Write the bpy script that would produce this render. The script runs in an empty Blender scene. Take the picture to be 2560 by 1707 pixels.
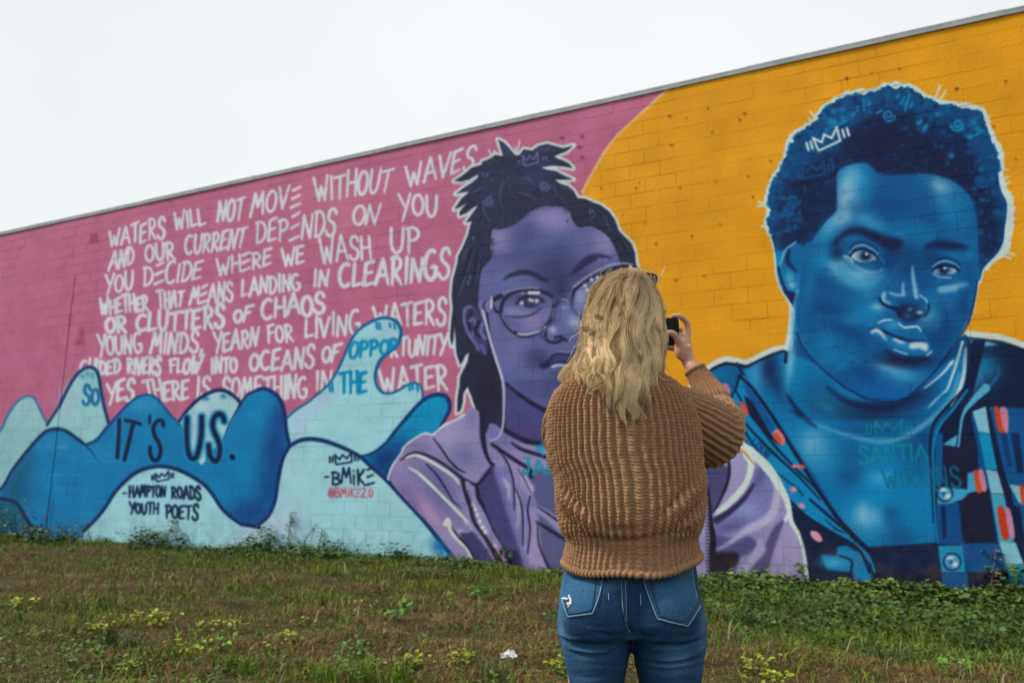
# A woman photographs a painted block wall from a grass verge.
import bpy, math
import numpy as np
from mathutils import Vector, Matrix
from mathutils.bvhtree import BVHTree
C = bpy.context.scene.collection
scene = bpy.context.scene

# ---------------------------------------------------------------- camera
F, CXP, CYP, CAM_Z = 1780.0, 1280.0, 853.5, 1.2
PITCH = math.radians(10.4)
cam_d = bpy.data.cameras.new('camera'); cam = bpy.data.objects.new('camera', cam_d); C.objects.link(cam)
cam.location = (0, 0, CAM_Z); cam.rotation_euler = (math.radians(90) + PITCH, 0, 0)
cam_d.sensor_width = 36; cam_d.lens = 36 * F / 2560
cam_d.clip_start = .05; cam_d.clip_end = 900
cam_d.dof.use_dof = True; cam_d.dof.focus_distance = 1.62; cam_d.dof.aperture_fstop = 5.0
scene.camera = cam

# ---------------------------------------------------------------- sky and hazy sun
SUN_EL, SUN_AZ = math.radians(50), math.radians(-96)          # azimuth from +Y towards +X
w = bpy.data.worlds.new('World'); scene.world = w; w.use_nodes = True
nt = w.node_tree; nt.nodes.clear()
def N(nt, kind, **kw):
    n = nt.nodes.new(kind)
    for k, v in kw.items():
        if k in n.inputs.keys(): n.inputs[k].default_value = v
        else: setattr(n, k, v)
    return n
out = N(nt, 'ShaderNodeOutputWorld'); bg = N(nt, 'ShaderNodeBackground'); bg.inputs['Strength'].default_value = 0.1
sky = N(nt, 'ShaderNodeTexSky', sky_type='NISHITA', sun_disc=False, sun_elevation=SUN_EL, sun_rotation=SUN_AZ)
tc = N(nt, 'ShaderNodeTexCoord'); no = N(nt, 'ShaderNodeTexNoise'); no.inputs['Scale'].default_value = 1.3; no.inputs['Detail'].default_value = 4
ra = N(nt, 'ShaderNodeValToRGB'); ra.color_ramp.elements[0].position = .3; ra.color_ramp.elements[1].position = .68
ra.color_ramp.elements[0].color = (.78, .83, .85, 1); ra.color_ramp.elements[1].color = (.94, .96, .965, 1)
sc_ = N(nt, 'ShaderNodeVectorMath', operation='SCALE'); sc_.inputs['Scale'].default_value = 8.9
mx = N(nt, 'ShaderNodeMix', data_type='RGBA'); mx.inputs[0].default_value = .93
nt.links.new(tc.outputs['Generated'], no.inputs['Vector']); nt.links.new(no.outputs['Fac'], ra.inputs['Fac'])
nt.links.new(ra.outputs['Color'], sc_.inputs[0]); nt.links.new(sky.outputs['Color'], mx.inputs[6]); nt.links.new(sc_.outputs[0], mx.inputs[7])
nt.links.new(mx.outputs[2], bg.inputs['Color']); nt.links.new(bg.outputs[0], out.inputs[0])
sun_d = bpy.data.lights.new('sun', 'SUN'); sun = bpy.data.objects.new('sun', sun_d); C.objects.link(sun)
sun_d.energy = 2.7; sun_d.angle = math.radians(10); sun_d.color = (1, .95, .87)
sdir = Vector((math.sin(SUN_AZ) * math.cos(SUN_EL), math.cos(SUN_AZ) * math.cos(SUN_EL), math.sin(SUN_EL)))
sun.rotation_euler = (-sdir).to_track_quat('-Z', 'Y').to_euler(); sun.location = sdir * 60
vs = scene.view_settings; vs.view_transform = 'Standard'; vs.look = 'None'; vs.exposure = 0.25; vs.gamma = 1; vs.use_curve_mapping = False

# ---------------------------------------------------------------- helpers
rng = np.random.default_rng(5)
def ray(px, py):
    u, v = (px - CXP) / F, -(py - CYP) / F
    return np.array([u, math.cos(PITCH) - v * math.sin(PITCH), math.sin(PITCH) + v * math.cos(PITCH)])
def W(px, py, Y):
    """the point at distance Y (metres ahead) seen in that direction from where the photographer crouched"""
    r = ray(px, py); t = Y / r[1]
    return np.array([r[0] * t, Y, CAM_Z + r[2] * t])

def material(name, col=(.5, .5, .5), rough=.7, spec=.3, **kw):
    m = bpy.data.materials.new(name); m.use_nodes = True
    b = m.node_tree.nodes['Principled BSDF']
    b.inputs['Base Color'].default_value = (*col, 1); b.inputs['Roughness'].default_value = rough; b.inputs['Specular IOR Level'].default_value = spec
    for k, v in kw.items(): b.inputs[k.replace('_', ' ')].default_value = v
    return m
def nodes(m): return m.node_tree, m.node_tree.nodes['Principled BSDF']
def noise_col(m, scale, c0, c1, detail=6, p0=.3, p1=.7, coord='Object', bump=0, bdist=.002, vec=None):
    nt, b = nodes(m)
    tc = N(nt, 'ShaderNodeTexCoord'); n = N(nt, 'ShaderNodeTexNoise'); n.inputs['Scale'].default_value = scale; n.inputs['Detail'].default_value = detail
    nt.links.new(tc.outputs[coord], n.inputs['Vector'])
    r = N(nt, 'ShaderNodeValToRGB'); r.color_ramp.elements[0].position = p0; r.color_ramp.elements[1].position = p1
    r.color_ramp.elements[0].color = (*c0, 1); r.color_ramp.elements[1].color = (*c1, 1)
    nt.links.new(n.outputs['Fac'], r.inputs['Fac']); nt.links.new(r.outputs['Color'], b.inputs['Base Color'])
    if bump:
        bp = N(nt, 'ShaderNodeBump'); bp.inputs['Strength'].default_value = bump; bp.inputs['Distance'].default_value = bdist
        nt.links.new(n.outputs['Fac'], bp.inputs['Height']); nt.links.new(bp.outputs[0], b.inputs['Normal'])
    return r
def attr_col(m, name='Col', jitter=None):
    nt, b = nodes(m); a = N(nt, 'ShaderNodeAttribute', attribute_name=name)
    nt.links.new(a.outputs['Color'], b.inputs['Base Color']); return a

def mesh_np(name, V, Fq, mat=None, smooth=False, cols=None):
    """V (n,3); Fq list of arrays of equal-sided faces, or one array"""
    me = bpy.data.meshes.new(name)
    V = np.asarray(V, np.float32)
    Fs = Fq if isinstance(Fq, list) else [Fq]
    Fs = [np.asarray(f, np.int32) for f in Fs if len(f)]
    loops = np.concatenate([f.ravel() for f in Fs]); tot = np.concatenate([np.full(len(f), f.shape[1], np.int32) for f in Fs])
    start = np.concatenate([[0], np.cumsum(tot)[:-1]]).astype(np.int32)
    me.vertices.add(len(V)); me.vertices.foreach_set('co', V.ravel())
    me.loops.add(len(loops)); me.loops.foreach_set('vertex_index', loops)
    me.polygons.add(len(tot)); me.polygons.foreach_set('loop_start', start); me.polygons.foreach_set('loop_total', tot)
    me.polygons.foreach_set('use_smooth', np.full(len(tot), bool(smooth)))
    if cols is not None:
        a = me.color_attributes.new('Col', 'FLOAT_COLOR', 'POINT')
        a.data.foreach_set('color', np.hstack([cols, np.ones((len(cols), 1))]).astype(np.float32).ravel())
    me.update(calc_edges=True); me.validate()
    if mat: me.materials.append(mat)
    return me
def link(name, me, parent=None, **props):
    o = bpy.data.objects.new(name, me); C.objects.link(o)
    if parent: o.parent = parent
    for k, v in props.items(): o[k] = v
    return o
def empty(name, loc=(0, 0, 0), **props):
    o = bpy.data.objects.new(name, None); C.objects.link(o); o.location = loc; o.empty_display_size = .1
    for k, v in props.items(): o[k] = v
    return o
def box(x0, x1, y0, y1, z0, z1):
    V = np.array([(x, y, z) for z in (z0, z1) for y in (y0, y1) for x in (x0, x1)], float)
    Fc = np.array([(0, 2, 3, 1), (4, 5, 7, 6), (0, 1, 5, 4), (2, 6, 7, 3), (0, 4, 6, 2), (1, 3, 7, 5)])
    return V, Fc
def join(parts):
    Vs, Fs, o = [], [], 0
    for V, Fc in parts: Vs.append(V); Fs.append(np.asarray(Fc) + o); o += len(V)
    return np.vstack(Vs), Fs
def tube(P, R, n=8, cap=True):
    P = np.asarray(P, float); R = np.broadcast_to(np.asarray(R, float), (len(P),))
    T = np.gradient(P, axis=0); T /= np.linalg.norm(T, axis=1)[:, None] + 1e-12
    up = np.array([0, 0, 1.]) if abs(T[0] @ [0, 0, 1]) < .9 else np.array([0, 1., 0])
    a = np.cross(T[0], up); a /= np.linalg.norm(a); A = []
    for t in T: a = a - (a @ t) * t; a /= np.linalg.norm(a) + 1e-12; A.append(a.copy())
    A = np.array(A); B = np.cross(T, A)
    ph = np.linspace(0, 2 * np.pi, n, endpoint=False)
    V = (P[:, None] + R[:, None, None] * (A[:, None] * np.cos(ph)[None, :, None] + B[:, None] * np.sin(ph)[None, :, None])).reshape(-1, 3)
    i = np.arange(len(P) - 1)[:, None] * n; j = np.arange(n)[None]; k = (j + 1) % n
    Q = np.stack([i + j, i + n + j, i + n + k, i + k], -1).reshape(-1, 4)
    fs = [Q]
    if cap: fs += [np.arange(n)[None], (np.arange(n)[::-1] + (len(P) - 1) * n)[None]]
    return V, fs
def smoothcurve(P, n=6):
    P = np.asarray(P, float); Q = np.vstack([2 * P[0] - P[1], P, 2 * P[-1] - P[-2]]); o = []
    for i in range(1, len(Q) - 2):
        p0, p1, p2, p3 = Q[i - 1:i + 3]; t = np.linspace(0, 1, n, endpoint=False)[:, None]
        o.append(.5 * (2 * p1 + (p2 - p0) * t + (2 * p0 - 5 * p1 + 4 * p2 - p3) * t * t + (3 * p1 - p0 - 3 * p2 + p3) * t ** 3))
    return np.vstack(o + [P[-1:]])
# ---------------------------------------------------------------- the mural paint (numpy airbrush, sign-writer strokes)
# Painted on a drafting sheet whose lines run like the lines of sight from the pavement; unwrapped to wall metres below.
CX0, CY0, CX1, CY1 = -520, -150, 3020, 1640
CH, CW = CY1 - CY0, CX1 - CX0
SHEET = np.zeros((CH, CW, 3), np.float32)
prng = np.random.default_rng(11)

def Z(x0, y0, s):
    return lambda *p: [(x0 + a / s, y0 + b / s) for a, b in p]
zA = Z(0, 500, 3.672); zB = Z(0, 900, 3.672); zC = Z(600, 900, 2.852); zD = Z(200, 350, 3.92); zE = Z(640, 320, 3.92)
zF = Z(640, 650, 3.92); zG = Z(180, 700, 3.92); z1 = Z(1100, 320, 3.733); z2 = Z(1100, 640, 3.408); z3 = Z(900, 1000, 3.267)
z4 = Z(1740, 1050, 3.483); z5 = Z(1880, 180, 3.015); z6 = Z(1880, 560, 3.015); z7 = Z(1760, 850, 2.4125); z8 = Z(1400, 0, 2.028)
g1 = Z(1900, 700, 5.87); g2 = Z(2240, 1000, 3.266); g4 = Z(0, 950, 3.485)

def spline(pts, closed=False, n=8):
    P = np.array(pts, float)
    if len(P) < 3: return P
    if closed: Q = np.vstack([P[-1], P, P[0], P[1]])
    else: Q = np.vstack([2 * P[0] - P[1], P, 2 * P[-1] - P[-2]])
    out = []
    for i in range(1, len(Q) - 2):
        p0, p1, p2, p3 = Q[i - 1:i + 3]
        t = np.linspace(0, 1, n, endpoint=False)[:, None]
        out.append(.5 * (2 * p1 + (p2 - p0) * t + (2 * p0 - 5 * p1 + 4 * p2 - p3) * t * t + (3 * p1 - p0 - 3 * p2 + p3) * t ** 3))
    out = np.vstack(out)
    return out if closed else np.vstack([out, P[-1:]])

def box1(a, r, ax):
    r = int(r)
    if r < 1: return a
    pad = [(0, 0), (0, 0)]; pad[ax] = (r + 1, r)
    c = np.cumsum(np.pad(a, pad, mode='edge'), axis=ax, dtype=np.float64)
    n = a.shape[ax]
    return ((np.take(c, range(2 * r + 1, 2 * r + 1 + n), ax) - np.take(c, range(0, n), ax)) / (2 * r + 1)).astype(np.float32)

def blur(a, s):
    if s <= .4: return a
    r = max(1, round(s * 1.0))
    for _ in range(3): a = box1(box1(a, r, 0), r, 1)
    return a

def poly_mask(P, pad=2):
    P = np.asarray(P, float)
    x0 = int(max(CX0, np.floor(P[:, 0].min()) - pad)); x1 = int(min(CX1, np.ceil(P[:, 0].max()) + pad))
    y0 = int(max(CY0, np.floor(P[:, 1].min()) - pad)); y1 = int(min(CY1, np.ceil(P[:, 1].max()) + pad))
    if x1 <= x0 or y1 <= y0: return None
    m = np.zeros((y1 - y0, x1 - x0), np.float32)
    A = P; B = np.roll(P, -1, 0)
    W = x1 - x0
    xs = np.arange(W)
    for sub in (.25, .75):
        for j in range(y1 - y0):
            y = y0 + j + sub
            k = (A[:, 1] <= y) != (B[:, 1] <= y)
            if not k.any(): continue
            a, b = A[k], B[k]
            c = np.sort(a[:, 0] + (y - a[:, 1]) / (b[:, 1] - a[:, 1]) * (b[:, 0] - a[:, 0])) - x0
            for q in range(0, len(c) - 1, 2):
                l, r = max(0., c[q]), min(float(W), c[q + 1])
                if r <= l: continue
                li, ri = int(l), min(W - 1, int(r))
                if li == ri: m[j, li] += .5 * (r - l); continue
                m[j, li] += .5 * (li + 1 - l)
                m[j, li + 1:ri] += .5
                m[j, ri] += .5 * (r - ri)
    return m, x0, y0

def lay(m, x0, y0, col, alpha=1, clip=None):
    h, w = m.shape
    a = np.clip(m, 0, 1)[..., None] * alpha
    if clip is not None:
        cm, cx, cy = clip
        full = np.zeros((h, w), np.float32)
        ax0, ay0 = max(x0, cx), max(y0, cy); ax1, ay1 = min(x0 + w, cx + cm.shape[1]), min(y0 + h, cy + cm.shape[0])
        if ax1 <= ax0 or ay1 <= ay0: return
        full[ay0 - y0:ay1 - y0, ax0 - x0:ax1 - x0] = cm[ay0 - cy:ay1 - cy, ax0 - cx:ax1 - cx]
        a = a * np.clip(full, 0, 1)[..., None]
    S = SHEET[y0 - CY0:y0 - CY0 + h, x0 - CX0:x0 - CX0 + w]
    S *= (1 - a); S += a * (np.array(col, np.float32) / 255)

def fill(pts, col, soft=0, sm=True, alpha=1, clip=None):
    P = spline(pts, True) if sm else np.array(pts, float)
    r = poly_mask(P, int(soft * 3.2) + 2)
    if r is None: return
    m, x, y = r
    lay(blur(m, soft), x, y, col, alpha, clip)
    return (m, x, y)

def seg_mask(paths, widths, pad=3):
    allp = np.vstack(paths)
    wm = max(np.max(w) for w in widths)
    x0 = int(max(CX0, allp[:, 0].min() - wm - pad)); x1 = int(min(CX1, allp[:, 0].max() + wm + pad))
    y0 = int(max(CY0, allp[:, 1].min() - wm - pad)); y1 = int(min(CY1, allp[:, 1].max() + wm + pad))
    if x1 <= x0 or y1 <= y0: return None
    m = np.zeros((y1 - y0, x1 - x0), np.float32)
    for P, W in zip(paths, widths):
        W = np.broadcast_to(np.asarray(W, float), (len(P),))
        for i in range(len(P) - 1):
            a, b, wa, wb = P[i], P[i + 1], W[i] / 2, W[i + 1] / 2
            R = max(wa, wb) + 1.5
            xa = int(max(x0, min(a[0], b[0]) - R)); xb = int(min(x1, max(a[0], b[0]) + R + 1))
            ya = int(max(y0, min(a[1], b[1]) - R)); yb = int(min(y1, max(a[1], b[1]) + R + 1))
            if xb <= xa or yb <= ya: continue
            X = np.arange(xa, xb)[None] + .5 - a[0]; Y = np.arange(ya, yb)[:, None] + .5 - a[1]
            d = b - a; L = d @ d + 1e-9
            t = np.clip((X * d[0] + Y * d[1]) / L, 0, 1)
            dist = np.hypot(X - t * d[0], Y - t * d[1])
            c = np.clip(wa + (wb - wa) * t - dist + .5, 0, 1)
            v = m[ya - y0:yb - y0, xa - x0:xb - x0]
            np.maximum(v, c, out=v)
    return m, x0, y0

def stroke(pts, w, col, soft=0, sm=True, alpha=1, clip=None, closed=False):
    pts = list(pts)
    if closed and not sm: pts = pts + [pts[0]]
    n0 = len(pts)
    P = spline(pts, closed) if sm else np.array(pts, float)
    if closed and sm: P = np.vstack([P, P[:1]])
    if np.ndim(w): w = np.interp(np.linspace(0, 1, len(P)), np.linspace(0, 1, len(w)), w)
    r = seg_mask([P], [w], int(soft * 3.2) + 3)
    if r is None: return
    lay(blur(r[0], soft), r[1], r[2], col, alpha, clip)

def blob(p, rx, ry, col, alpha=1, ang=0, clip=None):
    (x, y) = p; R = max(rx, ry) * 2.2
    x0 = int(max(CX0, x - R)); x1 = int(min(CX1, x + R)); y0 = int(max(CY0, y - R)); y1 = int(min(CY1, y + R))
    if x1 <= x0 or y1 <= y0: return
    X = np.arange(x0, x1)[None] - x; Y = np.arange(y0, y1)[:, None] - y
    c, s = math.cos(math.radians(ang)), math.sin(math.radians(ang))
    u = (X * c + Y * s) / rx; v = (-X * s + Y * c) / ry
    lay(np.exp(-(u * u + v * v) * 1.1).astype(np.float32), x0, y0, col, alpha, clip)

# a brush alphabet: strokes in a 1 x 1 cell, y up from the base line
def arc(cx, cy, rx, ry, a0, a1, n=9):
    return [(cx + rx * math.cos(math.radians(a0 + (a1 - a0) * i / n)), cy + ry * math.sin(math.radians(a0 + (a1 - a0) * i / n))) for i in range(n + 1)]
LET = {
 'A': (.85, [[(0, 0), (.45, 1), (.85, 0)], [(.15, .36), (.72, .36)]]),
 'B': (.7, [[(.08, 0), (.08, 1)], [(.0, .98)] + arc(.25, .76, .38, .23, 85, -90) + arc(.28, .26, .42, .26, 90, -100)]),
 'C': (.75, [arc(.42, .5, .4, .5, 60, 310, 14)]),
 'D': (.75, [[(.1, .98), (.1, 0)], [(0, .97)] + arc(.2, .5, .5, .48, 80, -90, 12) + [(.05, .02)]]),
 'E': (.65, [[(.6, 1), (.1, .94), (.06, .5), (.02, .02), (.62, .1)], [(.06, .5), (.52, .56)]]),
 '3': (.65, [[(.1, .88), (.62, 1)], [(.05, .46), (.6, .58)], [(0, .02), (.66, .14)]]),
 'F': (.62, [[(.62, 1), (.05, .93)], [(.12, .94), (.08, 0)], [(.1, .5), (.5, .57)]]),
 'G': (.8, [arc(.43, .5, .41, .5, 62, 300, 14) + [(.72, .12), (.74, .42), (.46, .42)]]),
 'H': (.72, [[(.08, 1), (.04, 0)], [(.66, 1), (.7, 0)], [(.06, .5), (.68, .52)]]),
 'I': (.22, [[(.12, 1), (.1, 0)]]),
 'J': (.6, [[(.1, .95), (.6, 1)], [(.42, .97), (.45, .3), (.3, .03), (.08, .08), (.02, .25)]]),
 'K': (.72, [[(.1, 1), (.08, 0)], [(.66, 1), (.12, .48), (.7, 0)]]),
 'L': (.6, [[(.1, 1), (.06, .04), (.62, .12)]]),
 'M': (.95, [[(0, 0), (.2, 1), (.46, .38), (.74, 1), (.88, 0)]]),
 'N': (.78, [[(.04, 0), (.12, 1), (.62, .02), (.74, 1)]]),
 'O': (.72, [arc(.36, .47, .34, .46, 100, 462, 16)]),
 'P': (.68, [[(.12, .97), (.12, 0)], [(0, .94)] + arc(.22, .72, .42, .26, 85, -95)]),
 'R': (.75, [[(.12, .97), (.1, 0)], [(0, .94)] + arc(.22, .73, .4, .25, 85, -95) + [(.7, 0)]]),
 'S': (.7, [arc(.4, .76, .27, .24, 10, 230, 9) + arc(.32, .24, .32, .25, 55, -170, 10)]),
 'T': (.72, [[(0, .93), (.75, 1)], [(.4, .96), (.36, 0)]]),
 'U': (.75, [[(.06, 1), (.08, .3), (.3, .0), (.58, .12), (.68, .5), (.7, 1)]]),
 'V': (.72, [[(0, 1), (.3, 0), (.72, 1)]]),
 'W': (1.0, [[(0, 1), (.22, .02), (.48, .6), (.68, .02), (1, 1.04)]]),
 'Y': (.72, [[(0, 1), (.38, .45)], [(.76, 1), (.2, -.12)]]),
 ',': (.2, [[(.15, .12), (0, -.18)]]), '.': (.2, [[(.1, .05), (.12, .02)]]), '-': (.4, [[(0, .45), (.32, .48)]]), "'": (.2, [[(.1, 1), (.08, .75)]]),
 '2': (.6, [arc(.3, .75, .26, .24, 160, -30, 8) + [(.02, .02), (.6, .06)]]),
 '0': (.6, [arc(.3, .48, .26, .46, 80, 400, 12)]),
 '@': (.9, [arc(.42, .45, .42, .48, -50, 300, 14), arc(.42, .45, .17, .22, 0, 360, 8)]),
 'i': (.22, [[(.12, .62), (.1, 0)], [(.12, .88), (.13, .9)]]),
}
TEXTROUND = set('CDGOSU0@2JBPR')
def word(s, z, base, top, w, col, soft=.8, alpha=1, slant=.0, clip=None):
    """base/top: (x, y) left and right ends of the foot line and of the head line, in the z frame"""
    b = np.array(z(*base)); t = np.array(z(*top))
    gap = .16
    adv = [LET[c][0] for c in s]; tot = sum(adv) + gap * (len(s) - 1)
    x = 0; paths = []; ws = []
    for c, a in zip(s, adv):
        dx, dy, sc = prng.normal(0, .02), prng.normal(0, .035), 1 + prng.normal(0, .05)
        for st in LET[c][1]:
            q = np.array(st, float)
            if c in TEXTROUND: q = spline(q, n=3)
            u = (x + q[:, 0] + dx) / tot; v = q[:, 1] * sc + dy
            B = b[0] + (b[1] - b[0]) * u[:, None]; T = t[0] + (t[1] - t[0]) * u[:, None]
            P = B + (T - B) * v[:, None]
            P[:, 0] += slant * v * np.linalg.norm(T - B, axis=1)
            paths.append(P); ww = np.full(len(P), w) * (1 + prng.normal(0, .06)); ww[-1] *= .8; ws.append(ww)
        x += a + gap
    r = seg_mask(paths, ws, 5)
    if r: lay(blur(r[0], soft), r[1], r[2], col, alpha, clip)

def crown(z, x, y, w, h, lw, col, tilt=0, marks=True, alpha=1, soft=.6):
    q = [(0, 0), (-.04, 1), (.25, .45), (.45, .95), (.7, .5), (1.05, 1.15), (1.0, .1), (.02, -.05)]
    c, s = math.cos(math.radians(tilt)), math.sin(math.radians(tilt))
    T = lambda a, b: (x + a * w * c + b * h * s, y + a * w * s - b * h * c)
    stroke(z(*[T(a, b) for a, b in q]), lw, col, soft, sm=False, alpha=alpha)
    if marks:
        for a in (-.38, -.2, 1.22, 1.42): stroke(z(T(a, .25), T(a + .02, .8)), lw * 1.1, col, soft, sm=False, alpha=alpha)

def swirl(p, r, lw, col, alpha=1, turn=1.6, flip=1, soft=.6):
    n = 26
    P = [(p[0] + flip * r * (1 - i / n * .85) * math.cos(i / n * turn * 6.283), p[1] + r * (1 - i / n * .85) * math.sin(i / n * turn * 6.283)) for i in range(n)]
    stroke(P, lw, col, soft, sm=False, alpha=alpha)

def paint_mural():
    PINK = (190, 104, 140); ORANGE = (230, 158, 22); LIGHT = (158, 214, 226); BLUE = (0, 124, 184); NAVY = (8, 34, 84); WHITE = (212, 224, 226)
    SHEET[:] = np.array(PINK, np.float32) / 255
    # broad passes of the roller: the colour of the coat itself varies
    for _ in range(70):
        blob((prng.uniform(CX0, CX1), prng.uniform(200, 1400)), prng.uniform(60, 260), prng.uniform(20, 70), (178, 98, 130) if prng.random() < .6 else (198, 116, 150), .25, -8)
    for x, y in zE((820, 780), (860, 950), (700, 640)): blob((x, y), 60, 26, (206, 128, 148), .5, -10)
    fill(zA((825, 310), (895, 305), (905, 390), (815, 405)), (160, 78, 104), 1, False)
    for p, q in ((zA((750, 1215)), (14, 34)), (zA((725, 1300)), (24, 22))): blob(p[0], q[0] * .45, q[1] * .4, (140, 52, 82), .7)
    # ---- orange disc
    cx, cy, R = 2130, 820, 800
    cir = zip(*[iter(())])
    edge = z8((560, 440)) + z1((1730, 0), (1640, 90), (1560, 190), (1480, 320), (1400, 460), (1330, 600)) + [(1436, 560), (1418, 640), (1408, 760), (1410, 900), (1425, 1040), (1450, 1200), (1480, 1500)]
    fill([(1760, -150)] + edge + [(1500, 1640), (3020, 1640), (3020, -150)], ORANGE, .8, False)
    om = poly_mask([(1760, -150)] + edge + [(1500, 1640), (3020, 1640), (3020, -150)])
    for _ in range(60):
        blob((prng.uniform(1450, 3000), prng.uniform(-50, 1100)), prng.uniform(60, 240), prng.uniform(16, 60), (210, 138, 18) if prng.random() < .6 else (240, 170, 38), .28, -10, om)
    stroke([(1760, -150), (1700, 190)] + edge[:7], 6, (226, 190, 120), .8)
    # ---- verse
    w = 7.2; WT = (214, 222, 230)
    V = [('WATERS', zD, ((290, 1045), (830, 965)), ((290, 900), (830, 735)), 1), ('WILL', zD, ((930, 885), (1235, 835)), ((930, 735), (1200, 655)), 1),
     ('NOT', zD, ((1345, 800), (1590, 775)), ((1360, 600), (1620, 555)), 1), ('MOV3', zD, ((1665, 755), (2150, 650)), ((1690, 535), (2160, 450)), 1),
     ('AND', zD, ((280, 1275), (530, 1220)), ((310, 1085), (530, 1065)), 1), ('OUR', zD, ((640, 1200), (935, 1165)), ((640, 1040), (915, 985)), 1),
     ('CURRENT', zD, ((1030, 1120), (1600, 1050)), ((1040, 940), (1640, 850)), 1), ('DEP3NDS', zE, ((-5, 1125), (780, 1045)), ((0, 930), (800, 760)), 1),
     ('ON', zE, ((945, 960), (1190, 945)), ((950, 765), (1240, 730)), 1), ('YOU', zE, ((1410, 880), (1780, 840)), ((1400, 655), (1780, 635)), 1),
     ('WITHOUT', zE, ((590, 715), (1300, 625)), ((565, 500), (1350, 380)), 1), ('WAVES', zE, ((1490, 580), (2120, 400)), ((1470, 375), (2165, 165)), 1),
     ('YOU', zD, ((245, 1500), (520, 1460)), ((250, 1330), (525, 1290)), 1), ('D3CIDE', zD, ((620, 1440), (1180, 1365)), ((625, 1250), (1215, 1175)), 1),
     ('WH3RE', zD, ((1350, 1330), (1870, 1230)), ((1340, 1145), (1880, 1075)), 1), ('WE', zD, ((1990, 1230), (2200, 1205)), ((1975, 1060), (2200, 1040)), 1),
     ('WASH', zE, ((640, 1335), (1130, 1270)), ((620, 1095), (1115, 1030)), 1), ('UP', zE, ((1310, 1225), (1600, 1215)), ((1310, 990), (1600, 970)), 1.25),
     ('WHETHER', zG, ((285, 330), (750, 290)), ((280, 185), (740, 125)), 1.1), ('THAT', zG, ((850, 285), (1080, 250)), ((830, 105), (1100, 95)), 1.1),
     ('M3ANS', zG, ((1150, 240), (1580, 205)), ((1180, 65), (1570, 15)), 1), ('LANDING', zD, ((1585, 1545), (2160, 1460)), ((1590, 1370), (2150, 1305)), 1.05),
     ('IN', zE, ((565, 1550), (705, 1545)), ((570, 1400), (715, 1375)), 1.1), ('CLEARINGS', zE, ((810, 1555), (1890, 1485)), ((820, 1335), (1900, 1200)), 1.35),
     ('OR', zG, ((330, 515), (535, 510)), ((330, 370), (530, 345)), 1.35), ('CLUTTERS', zG, ((630, 500), (1490, 470)), ((640, 335), (1490, 255)), 1.35),
     ('OF', zG, ((1590, 410), (1730, 405)), ((1590, 270), (1775, 250)), 1.25), ('CHAOS', zF, ((50, 570), (680, 515)), ((60, 390), (670, 300)), 1.4),
     ('YOUNG', zG, ((260, 735), (685, 725)), ((250, 545), (680, 545)), 1.1), ('MINDS,', zG, ((765, 720), (1275, 720)), ((790, 530), (1280, 510)), 1.15),
     ('YEARN', zG, ((1400, 700), (1815, 655)), ((1390, 510), (1835, 475)), 1.1), ('FOR', zF, ((120, 825), (365, 790)), ((110, 640), (350, 625)), 1.1),
     ('LIVING', zF, ((480, 770), (1020, 715)), ((480, 590), (1020, 480)), 1.1), ('WATERS', zF, ((1170, 620), (1855, 650)), ((1145, 445), (1865, 370)), 1.2),
     ('GUIDED', zG, ((75, 930), (470, 915)), ((90, 775), (475, 790)), 1.05), ('RIVERS', zG, ((545, 915), (865, 930)), ((545, 775), (875, 755)), 1.15),
     ('FLOW', zG, ((965, 910), (1240, 910)), ((955, 775), (1285, 745)), 1.15), ('INTO', zG, ((1365, 915), (1620, 910)), ((1365, 770), (1620, 755)), 1.1),
     ('OCEANS', zF, ((-60, 1085), (565, 1060)), ((-55, 925), (575, 835)), 1.2), ('OF', zF, ((650, 1000), (790, 990)), ((650, 850), (835, 825)), 1.2),
     ('RTUNITY', zF, ((1320, 945), (1860, 915)), ((1320, 775), (1880, 730)), 1.15), ('YES', zG, ((350, 1200), (600, 1175)), ((345, 1010), (615, 960)), 1.15),
     ('THERE', zG, ((740, 1190), (1140, 1160)), ((690, 990), (1145, 965)), 1.15), ('IS', zG, ((1220, 1160), (1345, 1140)), ((1230, 955), (1355, 945)), 1.1),
     ('SOMETHING', zG, ((1470, 1150), (2305, 1150)), ((1475, 950), (2310, 935)), 1.15), ('IN', zF, ((590, 1285), (740, 1280)), ((590, 1105), (745, 1090)), 1.15),
     ('WATER', zF, ((1230, 1300), (1880, 1265)), ((1200, 1065), (1870, 1020)), 1.2)]
    for s, z, b, t, k in V: word(s, z, b, t, w * k, WT, 1.0, .97)
    # ---- the waves, back to front
    DK = (6, 44, 100)
    lightC = (150, 203, 213)
    L1 = [(-520, 1180), (-300, 1090), (-160, 1150), (-60, 1130)] + g4((0, 440), (50, 340), (110, 240), (180, 165), (250, 138), (300, 160), (340, 240), (385, 330), (420, 390))
    fill(L1 + g4((420, 1600), (0, 2200)) + [(-520, 1640)], (150, 198, 204), .6, False)
    for p in g4((60, 700), (120, 560)): blob(p, 40, 60, (128, 182, 190), .4)
    stroke(L1, 5, (40, 110, 165), .9)
    SOW = zB((430, 600), (480, 520), (540, 430), (620, 270), (700, 140), (780, 75), (830, 65), (880, 90), (910, 160), (930, 300), (960, 440), (1000, 590))
    fill(SOW + zB((980, 640), (880, 720), (800, 775), (700, 800), (500, 760), (400, 690)), (150, 203, 208), .6, False)
    blob(zB((620, 330))[0], 26, 50, (176, 200, 224), .5, 20)
    stroke(SOW, [6, 8, 9, 9, 8], (18, 58, 112), .8)
    word('SO', zB, ((760, 410), (905, 400)), ((765, 215), (910, 260)), 8.5, (20, 110, 165), .8)
    for p in zB((755, 150), (800, 120), (845, 140)): blob(p, 6, 7, (70, 150, 200), .8)
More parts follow.
